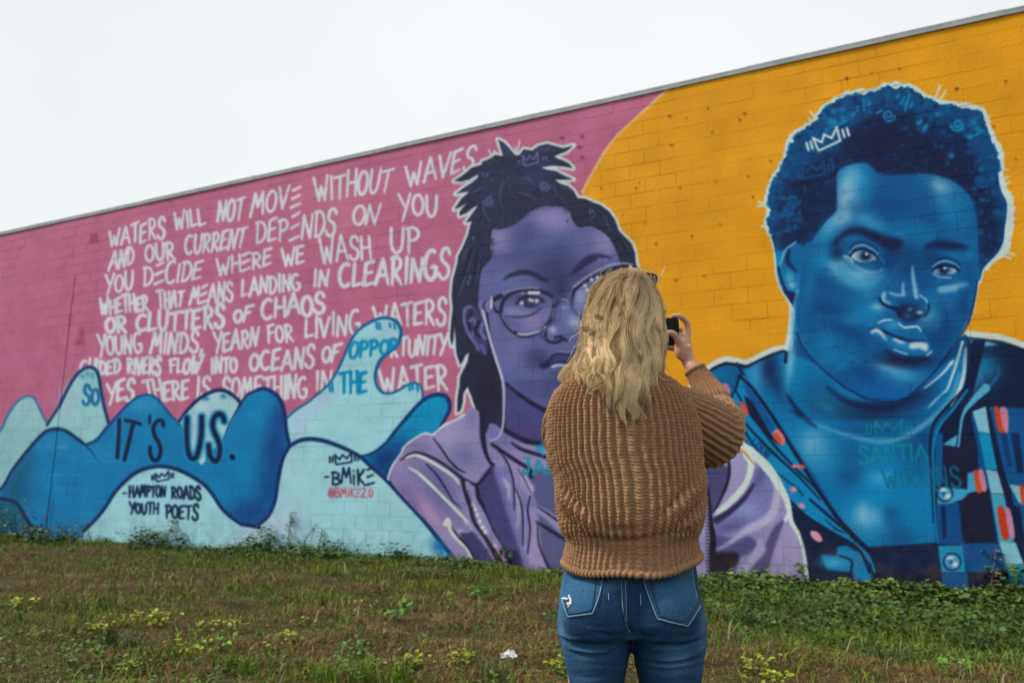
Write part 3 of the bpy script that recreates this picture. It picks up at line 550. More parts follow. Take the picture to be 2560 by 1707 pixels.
    for a in ((920, 850), (940, 890), (955, 935), (975, 985), (998, 1035), (1022, 1072)): blob(z3(a)[0], 5.5, 6, (220, 228, 232), 1)
    for i in range(13): a = (870 + i * 6.5, 740 + i * 24); stroke(z3(a, (a[0] + 18, a[1] + 6)), 3, (30, 26, 52), .5)
    stroke(z2((362, 470), (390, 570), (430, 720), (480, 880), (530, 1040), (545, 1180), (540, 1400), (520, 1500), (480, 1555), (420, 1568)), [9, 6, 5, 6, 8, 6, 5, 4, 4], (178, 172, 214), .8)
    stroke(z2((375, 480), (430, 730), (480, 890), (525, 1040)), 2.2, (220, 224, 232), .6)
    # right half of the jacket (past the standing woman)
    for q, wd, c in ((((300, 290), (360, 350), (430, 430)), 60, LVL), (((330, 560), (420, 640), (380, 800)), 40, (150, 140, 196))): stroke(z4(*q), wd, c, 6, clip=jm, alpha=.6)
    fill(z4((80, 420), (180, 380), (290, 420), (290, 560), (220, 680), (150, 800), (110, 780), (80, 600)), (76, 72, 122), 2, clip=jm)
    fill(z4((300, 280), (420, 260), (500, 340), (470, 560), (340, 700), (180, 840), (160, 800), (260, 640), (300, 460)), (158, 148, 196), 2, clip=jm)
    fill(z4((520, 380), (620, 440), (670, 540), (680, 660), (620, 880), (400, 960), (180, 1000), (160, 930), (340, 760), (480, 560)), (122, 122, 184), 3, clip=jm)
    blob(z4((430, 800))[0], 34, 30, (150, 158, 208), .8, 0, jm); blob(z4((300, 920))[0], 50, 16, (88, 84, 142), .8, -20, jm); blob(z4((560, 480))[0], 14, 34, (92, 86, 142), .9, 20, jm)
    fill(z4((150, 1040), (300, 1020), (440, 1000), (530, 1060), (500, 1140), (380, 1200), (350, 1320), (280, 1500), (150, 1500)), (84, 80, 140), 3, clip=jm)
    fill(z4((130, 1150), (250, 1150), (360, 1150), (370, 1220), (300, 1300), (150, 1320)), (30, 22, 40), 3, clip=jm)
    fill(z4((770, 880), (690, 920), (600, 1080), (500, 1260), (430, 1400), (560, 1440), (620, 1340), (680, 1120)), (88, 78, 128), 2.4, clip=jm)
    fill(z4((780, 880), (830, 900), (900, 1060), (940, 1250), (960, 1568), (560, 1568), (640, 1340), (700, 1120)), (160, 148, 196), 3, clip=jm)
    for q, wd, c, sf in ((((440, 300), (480, 380), (440, 540), (330, 680), (200, 800), (170, 820)), [20, 16, 15, 17, 14, 4], (206, 222, 222), 1.4), (((700, 480), (710, 640), (660, 820), (560, 900), (440, 960), (300, 1060), (180, 1130)), [16, 18, 22, 22, 20, 10, 4], (182, 176, 212), 2.6), (((560, 1050), (560, 1130), (460, 1250), (340, 1380), (320, 1480)), [12, 26, 20, 20, 16], (170, 160, 204), 3), (((270, 300), (290, 400), (280, 520), (210, 700), (150, 800)), [4, 8, 7, 6, 5], (34, 28, 52), 1), (((500, 560), (420, 680), (300, 790), (180, 870)), [8, 12, 14, 20], (50, 40, 78), 2), (((80, 400), (70, 520), (110, 700), (130, 900), (150, 1050), (130, 1200), (130, 1500)), [8, 8, 10, 12, 16, 18, 16], (26, 20, 42), 1), (((400, 200), (470, 260), (580, 370), (670, 480), (740, 600), (800, 700), (815, 790), (780, 870)), [10, 22, 22, 20, 14, 12, 8], (206, 222, 222), 1)):
        stroke(z4(*q), wd, c, sf, clip=jm)
    fill(z4((-200, 380), (60, 400), (70, 560), (110, 760), (120, 1500), (-200, 1500)), (150, 146, 196), 1.5, False, clip=jm)
    for i in range(26): y = 590 + i * 30; stroke(z4((90, y), (122, y + 4)), 3.2, (28, 22, 44), .5)
    crown(z3, 1490, 440, 120, 90, 5, (0, 150, 180), 0, True, .8); word('JAM', z3, ((1330, 610), (1640, 600)), ((1330, 465), (1620, 500)), 6.5, (10, 150, 178), .9)
    for p in z1((1140, 95), (1325, 80), (1325, 275), (1300, 180)): blob(p, 6, 5, (130, 50, 90), .9)

    # =============================================================== the blue figure
    B0 = (2, 96, 158); B1 = (2, 128, 186); B2 = (70, 165, 212); B3 = (150, 198, 224); BD = (4, 62, 118); BN = (16, 34, 78); PW = (206, 222, 222)
    head = z5((140, 1240), (130, 1180), (105, 1110), (140, 1060), (120, 960), (130, 880), (160, 820), (200, 760), (210, 700), (260, 640), (270, 560), (310, 510), (340, 460), (400, 420), (480, 370), (520, 300), (590, 240), (680, 190), (760, 155), (860, 165), (960, 130), (1020, 105), (1080, 125), (1180, 120), (1250, 160), (1330, 200), (1400, 240), (1500, 240), (1580, 270), (1680, 290), (1740, 310), (1760, 380), (1790, 460), (1820, 540), (1850, 620), (1870, 700), (1860, 800), (1880, 900), (1920, 980), (1920, 1080), (1905, 1180), (1895, 1280), (1850, 1370), (1790, 1430), (1740, 1490), (1720, 1568)) + z6((1700, 430), (1680, 520), (1660, 640), (1620, 740), (1560, 850), (1500, 960), (1600, 1000), (1500, 1200), (1300, 1320), (900, 1340), (500, 1300), (250, 1100), (300, 940), (310, 780), (320, 650), (270, 560), (220, 480), (190, 380), (180, 250), (160, 140))
    def rough(P, n, amp, sd=3):
        r = np.random.default_rng(sd); Q = spline(P, False, 5)
        k = Q + r.normal(0, amp, Q.shape) * (np.arange(len(Q)) < n * 5)[:, None]
        return [tuple(q) for q in k]
    head = rough(head + [head[0]], 36, 2.6)[:-1]
    stroke([head[i] for i in range(0, len(head), 2)], [9] * 40, PW, .7, sm=False)
    stroke(rough(z5((140, 1240), (105, 1150), (125, 1050), (115, 940), (150, 840), (195, 740), (245, 640), (265, 540), (330, 460), (470, 370), (540, 270), (680, 180), (800, 145), (900, 140), (1020, 92), (1180, 105), (1320, 185), (1400, 220), (1560, 240), (1700, 270), (1755, 320), (1780, 420), (1840, 560), (1880, 650), (1870, 760), (1900, 880), (1940, 960), (1950, 1100), (1930, 1250), (1910, 1350), (1830, 1410), (1750, 1480), (1710, 1568)), 99, 2.4, 5), [8, 9, 9, 9, 9, 10, 9, 9, 9, 12, 16, 16, 18, 20, 14, 9], PW, .9, sm=False)
    stroke(z6((1715, 380), (1690, 520), (1660, 660), (1600, 790), (1520, 930), (1420, 1060)), [8, 8, 9, 11, 10], PW, .8)
    stroke(z6((180, 140), (190, 280), (205, 400), (240, 500), (290, 600), (300, 700), (290, 800), (265, 950), (240, 1000)), [9, 11, 9, 9, 8, 14, 16, 15, 10], PW, .8)
    for a, b in (((1420, 100), (1370, 230)), ((1460, 145), (1400, 240)), ((1350, 190), (1370, 230)), ((440, 300), (470, 340)), ((425, 350), (450, 365)), ((50, 980), (110, 990)), ((40, 1010), (110, 1005)), ((70, 1160), (120, 1180)), ((1900, 1350), (1985, 1380)), ((1880, 1380), (1950, 1405)), ((1870, 740), (1930, 735)), ((1850, 830), (1930, 790)), ((1870, 860), (1940, 830)), ((1900, 930), (1950, 910)), ((1800, 630), (1870, 610)), ((1930, 1110), (1980, 1105)), ((1660, 280), (1680, 320)), ((1700, 285), (1710, 330))):
        stroke(z5(a, b), 5, PW, .7)
    hm = fill(head, B1, .7, False)
    # hair: a soft dark mass
    hr = z5((140, 1240), (105, 1110), (140, 1060), (120, 960), (160, 820), (200, 760), (260, 640), (310, 510), (400, 420), (520, 300), (680, 190), (860, 165), (1020, 105), (1180, 120), (1330, 200), (1500, 240), (1740, 310), (1790, 460), (1850, 620), (1870, 700), (1860, 800), (1920, 980), (1920, 1080), (1895, 1280), (1790, 1430), (1720, 1568), (1700, 1400), (1700, 1200), (1670, 1000), (1600, 900), (1500, 820), (1350, 780), (1150, 770), (1000, 790), (900, 800), (850, 700), (740, 700), (660, 780), (650, 900), (650, 1030), (560, 1130), (460, 1260), (400, 1300), (360, 1400), (260, 1360), (180, 1330))
    fill(hr, (4, 74, 130), 2, clip=hm)
    fill(z5((260, 860), (330, 760), (500, 650), (640, 600), (700, 480), (820, 380), (950, 290), (1150, 300), (1350, 400), (1550, 420), (1700, 640), (1800, 880), (1860, 1060), (1870, 1300), (1750, 1450), (1700, 1300), (1690, 1050), (1600, 900), (1450, 800), (1250, 780), (1050, 800), (900, 800), (840, 700), (740, 700), (660, 780), (640, 1030), (540, 1130), (450, 1260), (380, 1300), (240, 1330), (190, 1200), (230, 1100), (200, 1000)), BN, 9, clip=hm, alpha=.93)
    fill(z5((700, 520), (900, 380), (1150, 420), (1400, 560), (1600, 700), (1680, 860), (1600, 880), (1400, 770), (1100, 770), (900, 700), (760, 640)), (22, 30, 66), 9, clip=hm, alpha=.8)
    for _ in range(620):
        q = z5((prng.uniform(150, 1900), prng.uniform(130, 1350)))[0]
        blob(q, prng.uniform(3, 9), prng.uniform(3, 8), ((2, 92, 150), (10, 28, 70), (8, 60, 116), (14, 22, 54))[int(prng.integers(4))], prng.uniform(.35, .75), 0, hm)
    for _ in range(150):
        t = prng.uniform(0, 1); k = int(t * 25); p = np.array(hr[k]) + (np.array(z5((1000, 900))[0]) - np.array(hr[k])) * prng.uniform(.02, .22)
        blob(tuple(p), prng.uniform(3, 9), prng.uniform(3, 9), (2, 110, 170) if prng.random() < .6 else (6, 88, 146), .5, 0, hm)
    for a in ((615, 300), (680, 290), (690, 350), (620, 380), (600, 370), (1400, 320), (1260, 380), (1305, 420), (1500, 630), (1670, 380), (1700, 430), (1640, 490), (560, 440), (420, 560)): blob(z5(a)[0], 8, 8, (10, 135, 186), .85)
    for a, b in (((760, 330), (770, 310)), ((795, 300), (800, 260)), ((845, 290), (840, 200)), ((880, 250), (890, 230)), ((1090, 200), (1110, 170)), ((1120, 240), (1150, 190)), ((1155, 290), (1190, 170)), ((1195, 270), (1210, 230)), ((940, 310), (980, 290)), ((1640, 495), (1700, 470)), ((1700, 470), (1740, 440)), ((650, 400), (710, 370)), ((1250, 395), (1280, 365)), ((1290, 440), (1320, 400))): stroke(z5(a, b), 5.5, (10, 138, 190), 1, alpha=.85)
    swirl(z5((1030, 330))[0], 16, 5, (10, 130, 184)); swirl(z5((1550, 400))[0], 17, 6, (10, 136, 186), flip=-1); swirl(z5((1730, 820))[0], 18, 5, (4, 84, 140), alpha=.9); swirl(z5((310, 970))[0], 18, 7, (4, 84, 142), alpha=.9)
    crown(z5, 500, 590, 180, 100, 5.5, (210, 224, 226), -20); crown(z5, 390, 800, 160, 90, 5, (4, 78, 134), -8, True, .9); crown(z5, 270, 1130, 100, 60, 5, (4, 84, 142), -10, False, .7)
    # face modelling
    fc = z5((660, 740), (850, 690), (1000, 780), (1300, 770), (1500, 820), (1640, 940), (1690, 1100), (1700, 1300), (1715, 1568)) + z6((1700, 430), (1660, 640), (1590, 790), (1500, 960), (1380, 1130), (1200, 1290), (1050, 1345), (900, 1330), (700, 1230), (540, 1090), (420, 960), (360, 820), (330, 660), (360, 450), (380, 250), (460, 120)) + z5((560, 1130), (640, 1040), (640, 880))
    fcm = fill(fc, B0, 2.5, clip=hm)
    fcm = (blur(fcm[0], 1), fcm[1], fcm[2])
    def b(p, rx, ry, c, al=.8, an=0, z=z6): blob(z(p)[0], rx, ry, c, al, an, fcm)
    b((1000, 950), 110, 60, (2, 84, 150), .9, 0, z5); b((930, 970), 14, 16, BD, .6, 0, z5); b((1380, 1110), 40, 20, BD, .7, 20, z5); b((1500, 1060), 40, 50, B1, .8, 0, z5); b((1150, 1230), 60, 30, B1, .8, 0, z5)
    b((760, 780), 30, 26, B2, .7, 0, z5); b((740, 900), 34, 60, B3, .85, 4, z5); b((700, 960), 18, 36, (196, 218, 232), .8, 6, z5); b((790, 850), 26, 60, B2, .5, 0, z5); b((860, 900), 20, 60, B1, .7, 0, z5); b((660, 1100), 60, 22, B3, .8, -35, z5); b((880, 1120), 40, 20, B2, .8, 25, z5); b((560, 1200), 20, 40, B2, .7, 30, z5)
    b((1420, 870), 34, 26, B3, .95, 30, z5); b((1460, 930), 30, 26, B2, .7, 30, z5); b((1410, 870), 16, 12, (206, 224, 234), .9, 30, z5)
    b((560, 260), 50, 60, B1, .8, 20); b((700, 360), 60, 22, B2, .85, 28); b((780, 420), 60, 30, B2, .8, 10); b((650, 310), 20, 20, B3, .8); b((820, 380), 50, 12, B3, .6, 0); b((540, 470), 60, 36, BD, .7, 30); b((420, 540), 14, 60, B1, .9, 10); b((460, 640), 40, 60, B0, .7)
    b((830, 680), 60, 30, (2, 140, 198), .9, -18); b((960, 635), 22, 12, B2, .95, 5); b((940, 620), 16, 8, B3, .8); b((740, 730), 20, 16, B2, .6); b((640, 820), 90, 60, (2, 86, 150), .7); b((560, 920), 40, 50, B1, .7, 20); b((600, 1020), 60, 20, B1, .7, 20)
    b((1340, 690), 22, 26, B3, .95, 60); b((1370, 740), 20, 20, B2, .7, 50); b((1500, 620), 60, 60, B0, .8); b((1610, 560), 20, 70, BD, .8, 8); b((1480, 760), 30, 30, BD, .6); b((1400, 860), 40, 50, BD, .7, -20); b((1340, 560), 20, 40, B1, .5)
    b((1080, 1110), 50, 24, B2, .9, 5); b((1010, 1080), 30, 10, B3, .7, 10); b((1130, 1160), 50, 24, B2, .6, 10); b((840, 1130), 50, 26, (4, 60, 132), .8); b((950, 1250), 90, 34, (2, 92, 168), .9, 5); b((1180, 1040), 60, 14, BN, .95, 2); b((1060, 1020), 50, 16, (30, 34, 72), .7, 14); b((1280, 1040), 40, 14, BD, .8, -10); b((700, 1180), 50, 30, (2, 80, 146), .8, 30)
    b((1180, 240), 30, 40, B0, .8); b((1200, 290), 30, 60, BD, .7); b((1060, 300), 50, 26, BD, .8); b((1310, 350), 22, 50, BD, .7); b((1530, 480), 50, 30, B0, .8)
    for _ in range(260):
        q = z6((prng.uniform(350, 1680), prng.uniform(-500, 1250)))[0]
        blob(q, prng.uniform(5, 24), prng.uniform(4, 14), ((2, 78, 140), (6, 118, 176), (4, 60, 116), (60, 150, 200))[int(prng.integers(4))], prng.uniform(.1, .32), prng.uniform(-60, 60), fcm)
    b((1000, 1010), 130, 26, (4, 74, 134), .6, 0, z5); b((1250, 900), 90, 30, (4, 86, 150), .7, 0, z5); b((560, 600), 50, 40, (4, 62, 118), .7); b((680, 560), 70, 20, (6, 110, 168), .5, 12); b((760, 820), 60, 20, (4, 60, 118), .7, 20); b((1180, 620), 30, 16, (4, 58, 112), .8)
    # brows and eyes
    stroke(z5((620, 1300), (700, 1220), (800, 1195), (900, 1230), (1010, 1280), (1110, 1290)), [10, 14, 18, 24, 30, 20], (20, 30, 72), 3.5); blob(z5((1060, 1320))[0], 24, 22, (18, 28, 70), .9); blob(z5((1060, 1420))[0], 30, 24, (4, 56, 110), .7)
    stroke(z5((1310, 1320), (1400, 1300), (1500, 1310), (1620, 1320)), [12, 22, 22, 10], (12, 36, 84), 4); blob(z5((1350, 1400))[0], 26, 20, (6, 56, 108), .9); blob(z5((640, 1360))[0], 20, 22, (8, 40, 88), .9)
    for ey, pts, iris, dr in ((0, ((735, 1395), (770, 1350), (840, 1335), (910, 1365), (950, 1400), (900, 1430), (830, 1440), (770, 1420)), (855, 1385), 0), (1, ((1360, 1500), (1400, 1470), (1460, 1455), (1530, 1475), (1560, 1500), (1500, 1530), (1430, 1535), (1380, 1520)), (1445, 1490), 0)):
        m = fill(z5(*pts), (176, 202, 216), .9)
        blob(z5(iris)[0], 17, 15, (4, 66, 126), 1, 0, m); blob(z5(iris)[0], 14, 13, (4, 60, 118), .9, 0, m); blob(z5(iris)[0], 9, 9, (10, 18, 46), 1, 0, m); blob(z5((iris[0] + 8, iris[1] - 14))[0], 4.5, 4, (226, 234, 240), 1)
        top = [pts[0], pts[1], pts[2], pts[3], pts[4]]; stroke(z5(*top), [5, 7, 7, 6, 7], (14, 22, 56), .9); stroke(z5(pts[4], pts[5], pts[6], pts[7], pts[0]), 2.6, (18, 60, 110), .9)
        stroke(z5(*[(a, c - 32) for a, c in top]), [3, 4.5, 4.5, 4, 3], (150, 190, 222), .8); stroke(z5(*[(a, c - 50) for a, c in top]), [5, 6, 6, 6], (10, 46, 96), 1.6)
    stroke(z5((690, 1390), (760, 1450), (850, 1500), (930, 1510), (990, 1480)), [5, 6, 6, 5, 3], (130, 190, 222), 2, alpha=.7); stroke(z5((700, 1390), (730, 1400), (760, 1430)), 4, (180, 206, 226), .9); stroke(z5((940, 1380), (980, 1410), (1000, 1440)), 3, (40, 120, 180), 1)
    stroke(z6((590, 300), (700, 400), (820, 450), (930, 430), (1010, 350)), [8, 16, 20, 14, 4], B2, 5, alpha=.55)
    fill(z6((1400, 480), (1480, 460), (1610, 440), (1630, 455), (1560, 480), (1540, 505), (1420, 520)), (110, 172, 212), 3); stroke(z6((1365, 375), (1420, 400), (1500, 405)), 3, (160, 200, 226), 1)
    # nose
    stroke(z6((1210, 320), (1215, 400), (1228, 480), (1240, 550)), [4, 8, 10, 12], (130, 180, 216), 2.4); stroke(z6((1140, 440), (1138, 490), (1145, 530)), [4, 7, 9], (130, 182, 218), 2.2)
    stroke(z6((1000, 520), (990, 550), (1000, 580), (1040, 600)), [9, 12, 8, 5], (140, 188, 220), 2); stroke(z6((1040, 520), (1090, 535), (1140, 535)), 6, (140, 188, 220), 2); stroke(z6((1270, 540), (1310, 570), (1325, 600)), 4, (170, 200, 226), .9)
    stroke(z6((960, 560), (985, 600), (1050, 630), (1090, 640), (1120, 690)), [7, 7, 10, 14], (16, 34, 80), 1.2); fill(z6((1100, 640), (1160, 610), (1250, 640), (1320, 650), (1290, 700), (1200, 740), (1130, 720)), (18, 34, 78), 4, alpha=.85); stroke(z6((1330, 600), (1335, 640), (1310, 690)), 5, (18, 36, 82), 1)
    blob(z6((1190, 640))[0], 7, 5, (70, 120, 170), .9); blob(z6((1265, 665))[0], 9, 5, (150, 190, 220), 1); blob(z6((1170, 690))[0], 10, 6, (60, 100, 150), .7)
    # mouth
    fill(z6((900, 810), (960, 740), (1040, 720), (1110, 740), (1150, 785), (1220, 770), (1280, 810), (1330, 880), (1350, 960), (1280, 990), (1160, 980), (1040, 920), (960, 870)), (2, 108, 170), 1.2)
    blob(z6((1060, 760))[0], 20, 12, B2, .7); blob(z6((1200, 830))[0], 24, 12, (2, 90, 150), .8); blob(z6((1130, 900))[0], 40, 12, B2, .6, 20)
    stroke(z6((950, 745), (1000, 725), (1060, 722)), [3, 5, 3], (196, 216, 228), .8); stroke(z6((1100, 745), (1150, 780), (1200, 775), (1250, 775), (1275, 810)), [3, 5, 5, 5, 3], (196, 216, 228), .8)
    stroke(z6((880, 790), (960, 790), (1040, 830), (1120, 860), (1200, 880), (1300, 880)), [4, 7, 7, 8, 6], (12, 36, 84), 1.2)
    stroke(z6((905, 815), (940, 800), (980, 830), (1010, 870)), [7, 10, 8, 5], (190, 212, 222), 1.6); stroke(z6((1070, 865), (1110, 885), (1150, 895)), [4, 6, 3], (200, 220, 228), .9)
    fill(z6((1185, 910), (1230, 890), (1310, 895), (1330, 930), (1310, 960), (1260, 935), (1200, 940)), (192, 214, 222), 1.8); stroke(z6((1070, 945), (1120, 965), (1170, 980)), 4, (150, 200, 224), .9); stroke(z6((1315, 995), (1355, 960)), 4, (200, 220, 228), .8)
    stroke(z6((1010, 960), (1100, 1010), (1220, 1030), (1330, 1010)), [8, 14, 20, 10], (20, 32, 74), 3)
    # jaw line, ear, neck
    stroke(z6((340, 820), (380, 930), (460, 1030), (560, 1130), (700, 1240), (850, 1320), (1000, 1345), (1130, 1330), (1260, 1240), (1380, 1120), (1480, 980), (1570, 850), (1640, 720), (1680, 560), (1700, 430)), [4, 8, 8, 9, 10, 11, 10, 9, 8, 8, 6, 5, 5, 5, 4], (12, 32, 76), 1.4)
    fill(z5((220, 1440), (260, 1340), (330, 1290), (400, 1340), (380, 1460), (340, 1568)) + z6((330, 480), (290, 510), (240, 420), (225, 330)), (2, 104, 164), 1.4, clip=hm)
    stroke(z5((215, 1450), (250, 1350), (330, 1280)), [5, 7, 4], (90, 170, 214), 1); stroke(z5((280, 1340), (270, 1430), (330, 1500)), [8, 12, 8], (14, 34, 80), 1.6); blob(z6((280, 400))[0], 14, 18, B2, .9); blob(z6((300, 460))[0], 10, 10, B3, .8); stroke(z6((200, 330), (240, 470), (300, 540)), 6, (12, 30, 72), 1)
    fill(z6((220, 500), (330, 520), (340, 560), (310, 630), (270, 560)), (18, 34, 84), 1.2, clip=hm)
    stroke(z6((350, 490), (325, 580), (310, 680), (305, 850), (285, 960), (270, 1120)), [4, 5, 7, 6, 14, 8], (120, 180, 220), 1.6, alpha=.85)
    # chest under the chin, shoulders
    OUT = z7((-80, 300), (0, 210), (60, 160), (130, 130), (200, 140), (260, 150), (340, 110), (420, 75), (490, 60))
    OUT2 = z7((1590, -20), (1680, -10), (1800, 5), (1930, 50)) + [(2640, 905), (2800, 980), (3020, 1060)]
    stroke([(p[0], p[1] - 7) for p in OUT], 13, PW, .9); stroke([(p[0], p[1] - 8) for p in OUT2], 14, PW, .9); stroke([(p[0] - 2, p[1] + 4) for p in OUT2], 6, (14, 24, 54), .8)
    torso = OUT + z7((500, 0), (1560, -60), (1590, -20)) + OUT2[1:] + [(3020, 1640), (2021, 1640)] + z7((630, 1568), (600, 1320), (560, 1180), (520, 1060), (510, 980), (470, 880), (400, 760), (300, 650), (210, 600), (100, 600), (-40, 560), (-110, 420))
    # keep the head on top: paint torso, then neck, then restore by clipping below the jaw
    jaw = z6((-400, 1010), (255, 960), (300, 960), (340, 820), (380, 930), (460, 1030), (560, 1130), (700, 1240), (850, 1320), (1000, 1345), (1130, 1330), (1260, 1240), (1380, 1120), (1480, 990), (1570, 860), (1640, 800), (2100, 900)) + [(3020, 900), (3020, 1640), (1500, 1640)]
    cl = poly_mask(torso); jl = poly_mask(jaw)
    cm = np.zeros((CH, CW), np.float32); cm[cl[2] - CY0:cl[2] - CY0 + cl[0].shape[0], cl[1] - CX0:cl[1] - CX0 + cl[0].shape[1]] = cl[0]
    jf = np.zeros((CH, CW), np.float32); jf[jl[2] - CY0:jl[2] - CY0 + jl[0].shape[0], jl[1] - CX0:jl[1] - CX0 + jl[0].shape[1]] = jl[0]
    tm = (np.clip(cm, 0, 1) * np.clip(jf, 0, 1), CX0, CY0)
    lay(tm[0], CX0, CY0, (4, 70, 128))
    def t(p, rx, ry, c, al=.8, an=0, z=z7): blob(z(p)[0], rx, ry, c, al, an, tm)
    chest = z7((230, 170), (420, 80), (500, 70), (1200, 350), (1560, 60), (1590, 250), (1480, 400), (1400, 520), (1370, 640), (1380, 900), (1400, 1220), (960, 1245), (860, 1120), (760, 980), (640, 770), (520, 600), (400, 420), (300, 280))
    fill(chest, (2, 118, 180), 2.5, False, clip=tm)
    t((330, 200), 30, 50, B2, .8, 20); t((400, 160), 24, 46, (10, 34, 82), .9, 10); t((440, 240), 24, 60, (10, 34, 82), .8, -20); t((560, 260), 40, 90, B1, .9, -20); t((520, 130), 12, 60, B3, .7, 6); t((700, 330), 60, 50, (2, 92, 150), .9, 30); t((860, 400), 90, 24, (6, 96, 130), .85, 12); t((1000, 440), 140, 24, (10, 60, 104), .9, 2); t((1130, 400), 100, 20, (14, 40, 84), .9, -14); t((1300, 330), 60, 24, (10, 50, 104), .8, -40); t((740, 400), 30, 10, (20, 120, 150), .7, 30)
    t((900, 570), 120, 20, (2, 124, 184), .9, 10); t((1000, 540), 100, 12, (6, 70, 120), .7); t((680, 650), 50, 60, B2, .8, -30); t((650, 620), 26, 30, (110, 180, 216), .7); t((900, 700), 40, 70, (2, 92, 150), .8); t((880, 830), 36, 26, (4, 72, 130), .7); t((1000, 1080), 60, 40, B2, .8); t((960, 1040), 20, 30, (150, 196, 224), .8); t((1040, 1050), 26, 20, (120, 184, 220), .6); t((1130, 1040), 26, 30, BD, .8); t((1200, 1180), 40, 40, (6, 66, 120), .85); t((1100, 900), 70, 50, (2, 138, 196), .9); t((1280, 1000), 50, 80, (2, 124, 180), .9); t((1060, 830), 34, 20, B2, .7); t((1260, 640), 40, 60, (6, 84, 140), .8); t((1330, 600), 20, 40, BD, .8)
    stroke(z7((500, 330), (580, 440), (680, 520), (640, 500), (520, 420)), [6, 14, 3, 8, 4], (8, 40, 92), 2, clip=tm); stroke(z7((590, 470), (760, 540), (930, 590), (1100, 610), (1250, 560), (1400, 450), (1500, 330), (1540, 200)), [3, 6, 9, 10, 12, 12, 10, 8], (110, 176, 214), 2.6, alpha=.75, clip=tm)
    stroke(z7((740, 280), (860, 370), (1000, 400), (1150, 395), (1290, 320)), [6, 14, 22, 20, 8], (14, 34, 78), 4, clip=tm)
    for q, wd in ((((1560, 10), (1520, 150), (1470, 290), (1440, 320)), [7, 6, 3]), (((1500, 130), (1430, 210), (1330, 290)), [8, 5, 3]), (((1585, 60), (1570, 200), (1540, 300), (1490, 390)), [14, 10, 6]), (((1440, 320), (1390, 370), (1350, 410)), [2, 4, 2])): stroke(z7(*q), wd, (196, 218, 226), 1.4)
    # shirt: left lapel band
    dk = (16, 26, 58)
    fill(z7((-200, 300), (0, 210), (130, 140), (250, 160), (215, 220), (170, 340), (240, 480), (230, 600), (-200, 900)), (2, 92, 150), 1.5, False, clip=tm); t((60, 210), 40, 16, (2, 118, 176), .8, -20)
    fill(z7((215, 220), (240, 210), (330, 310), (420, 450), (500, 600), (640, 800), (740, 970), (860, 1130), (1000, 1260), (1080, 1480), (1040, 1568), (880, 1568), (900, 1330), (800, 1180), (640, 1080), (500, 940), (420, 780), (300, 650), (210, 560), (170, 340)), (2, 132, 190), 1.2, False, clip=tm)
    fill(z7((230, 250), (330, 350), (440, 540), (400, 560), (300, 430)), (6, 84, 150), 1.5, False); fill(z7((240, 330), (290, 370), (400, 560), (470, 640), (380, 580), (270, 440)), dk, 1.2, False)
    fill(z7((640, 1568), (600, 1320), (560, 1180), (520, 1000), (620, 1060), (760, 1150), (900, 1230), (1010, 1350), (1060, 1568)), (18, 30, 62), 1.2, False, clip=tm)
    fill(z7((700, 1290), (800, 1300), (805, 1245), (860, 1240), (960, 1290), (1010, 1400), (1020, 1568), (920, 1568), (900, 1400), (740, 1380)), (10, 130, 188), 2, False, clip=tm); stroke(z7((820, 1300), (890, 1330), (885, 1400)), 6, dk, 1); t((770, 1340), 34, 14, B2, .8)
    for q, wd in ((((215, 215), (300, 300), (400, 440), (500, 600), (600, 760), (700, 920), (820, 1090), (920, 1200), (1010, 1290), (1060, 1440), (1080, 1560)), [8, 8, 9, 9, 9, 9, 14, 12, 9, 8]), (((190, 300), (260, 420), (340, 520), (430, 640), (560, 780), (680, 900), (740, 980)), [4, 6, 7, 6, 5, 3]), (((240, 490), (330, 590), (440, 700), (560, 810), (700, 960)), [5, 7, 6, 4]), (((215, 215), (190, 300), (165, 345)), [7, 5, 4]), (((240, 210), (215, 170), (200, 140)), [4, 6, 5]), (((240, 540), (320, 660), (420, 780), (480, 830), (560, 890), (600, 940)), [5, 4, 3, 3]), (((640, 960), (720, 1030), (800, 1100), (860, 1150)), [6, 8, 5]), (((730, 1080), (800, 1140), (850, 1160)), [2, 4, 2]), (((500, 950), (620, 1060), (760, 1150), (900, 1230), (960, 1300), (1000, 1400)), [6, 6, 6, 7, 8]), (((0, 215), (60, 170), (130, 145), (215, 152), (260, 158), (340, 120), (420, 85), (490, 68), (492, 130)), [6, 7, 7, 9, 6, 6, 6, 9])):
        stroke(z7(*q), wd, dk, 1)
    for q, c in ((((415, 570), (440, 535), (470, 560), (490, 600), (475, 635), (445, 610)), (216, 120, 120)), (((535, 750), (600, 755), (600, 772), (540, 768)), (224, 120, 140)), (((520, 890), (550, 885), (560, 905), (530, 920)), (216, 140, 170)), (((565, 985), (600, 985), (610, 1010), (575, 1010)), (216, 140, 170)), (((645, 1150), (690, 1160), (715, 1205), (690, 1215), (650, 1185)), (220, 150, 176)), (((80, 270), (140, 265), (160, 310), (130, 330), (90, 300)), (190, 120, 170)), (((215, 380), (240, 375), (270, 440), (245, 450)), (212, 80, 60)), (((218, 590), (245, 590), (245, 620), (222, 620)), (216, 80, 80))):
        fill(z7(*q), c, 1.2)
    fill(z7((418, 570), (440, 560), (470, 610), (460, 625), (430, 600)), (214, 78, 44), 1.2); blob(z7((590, 762))[0], 6, 5, (214, 76, 50), 1)
    word('LOUE', z7, ((285, 625), (385, 720)), ((305, 590), (405, 680)), 4, (4, 60, 120), .8)
    # shirt: right front
    fill(z7((1590, 0), (1700, -5), (1930, 50), (2600, 300), (2600, 1568), (1440, 1568), (1400, 1200), (1380, 700), (1400, 560), (1480, 420), (1580, 280)), (14, 28, 62), 1, False, clip=tm)
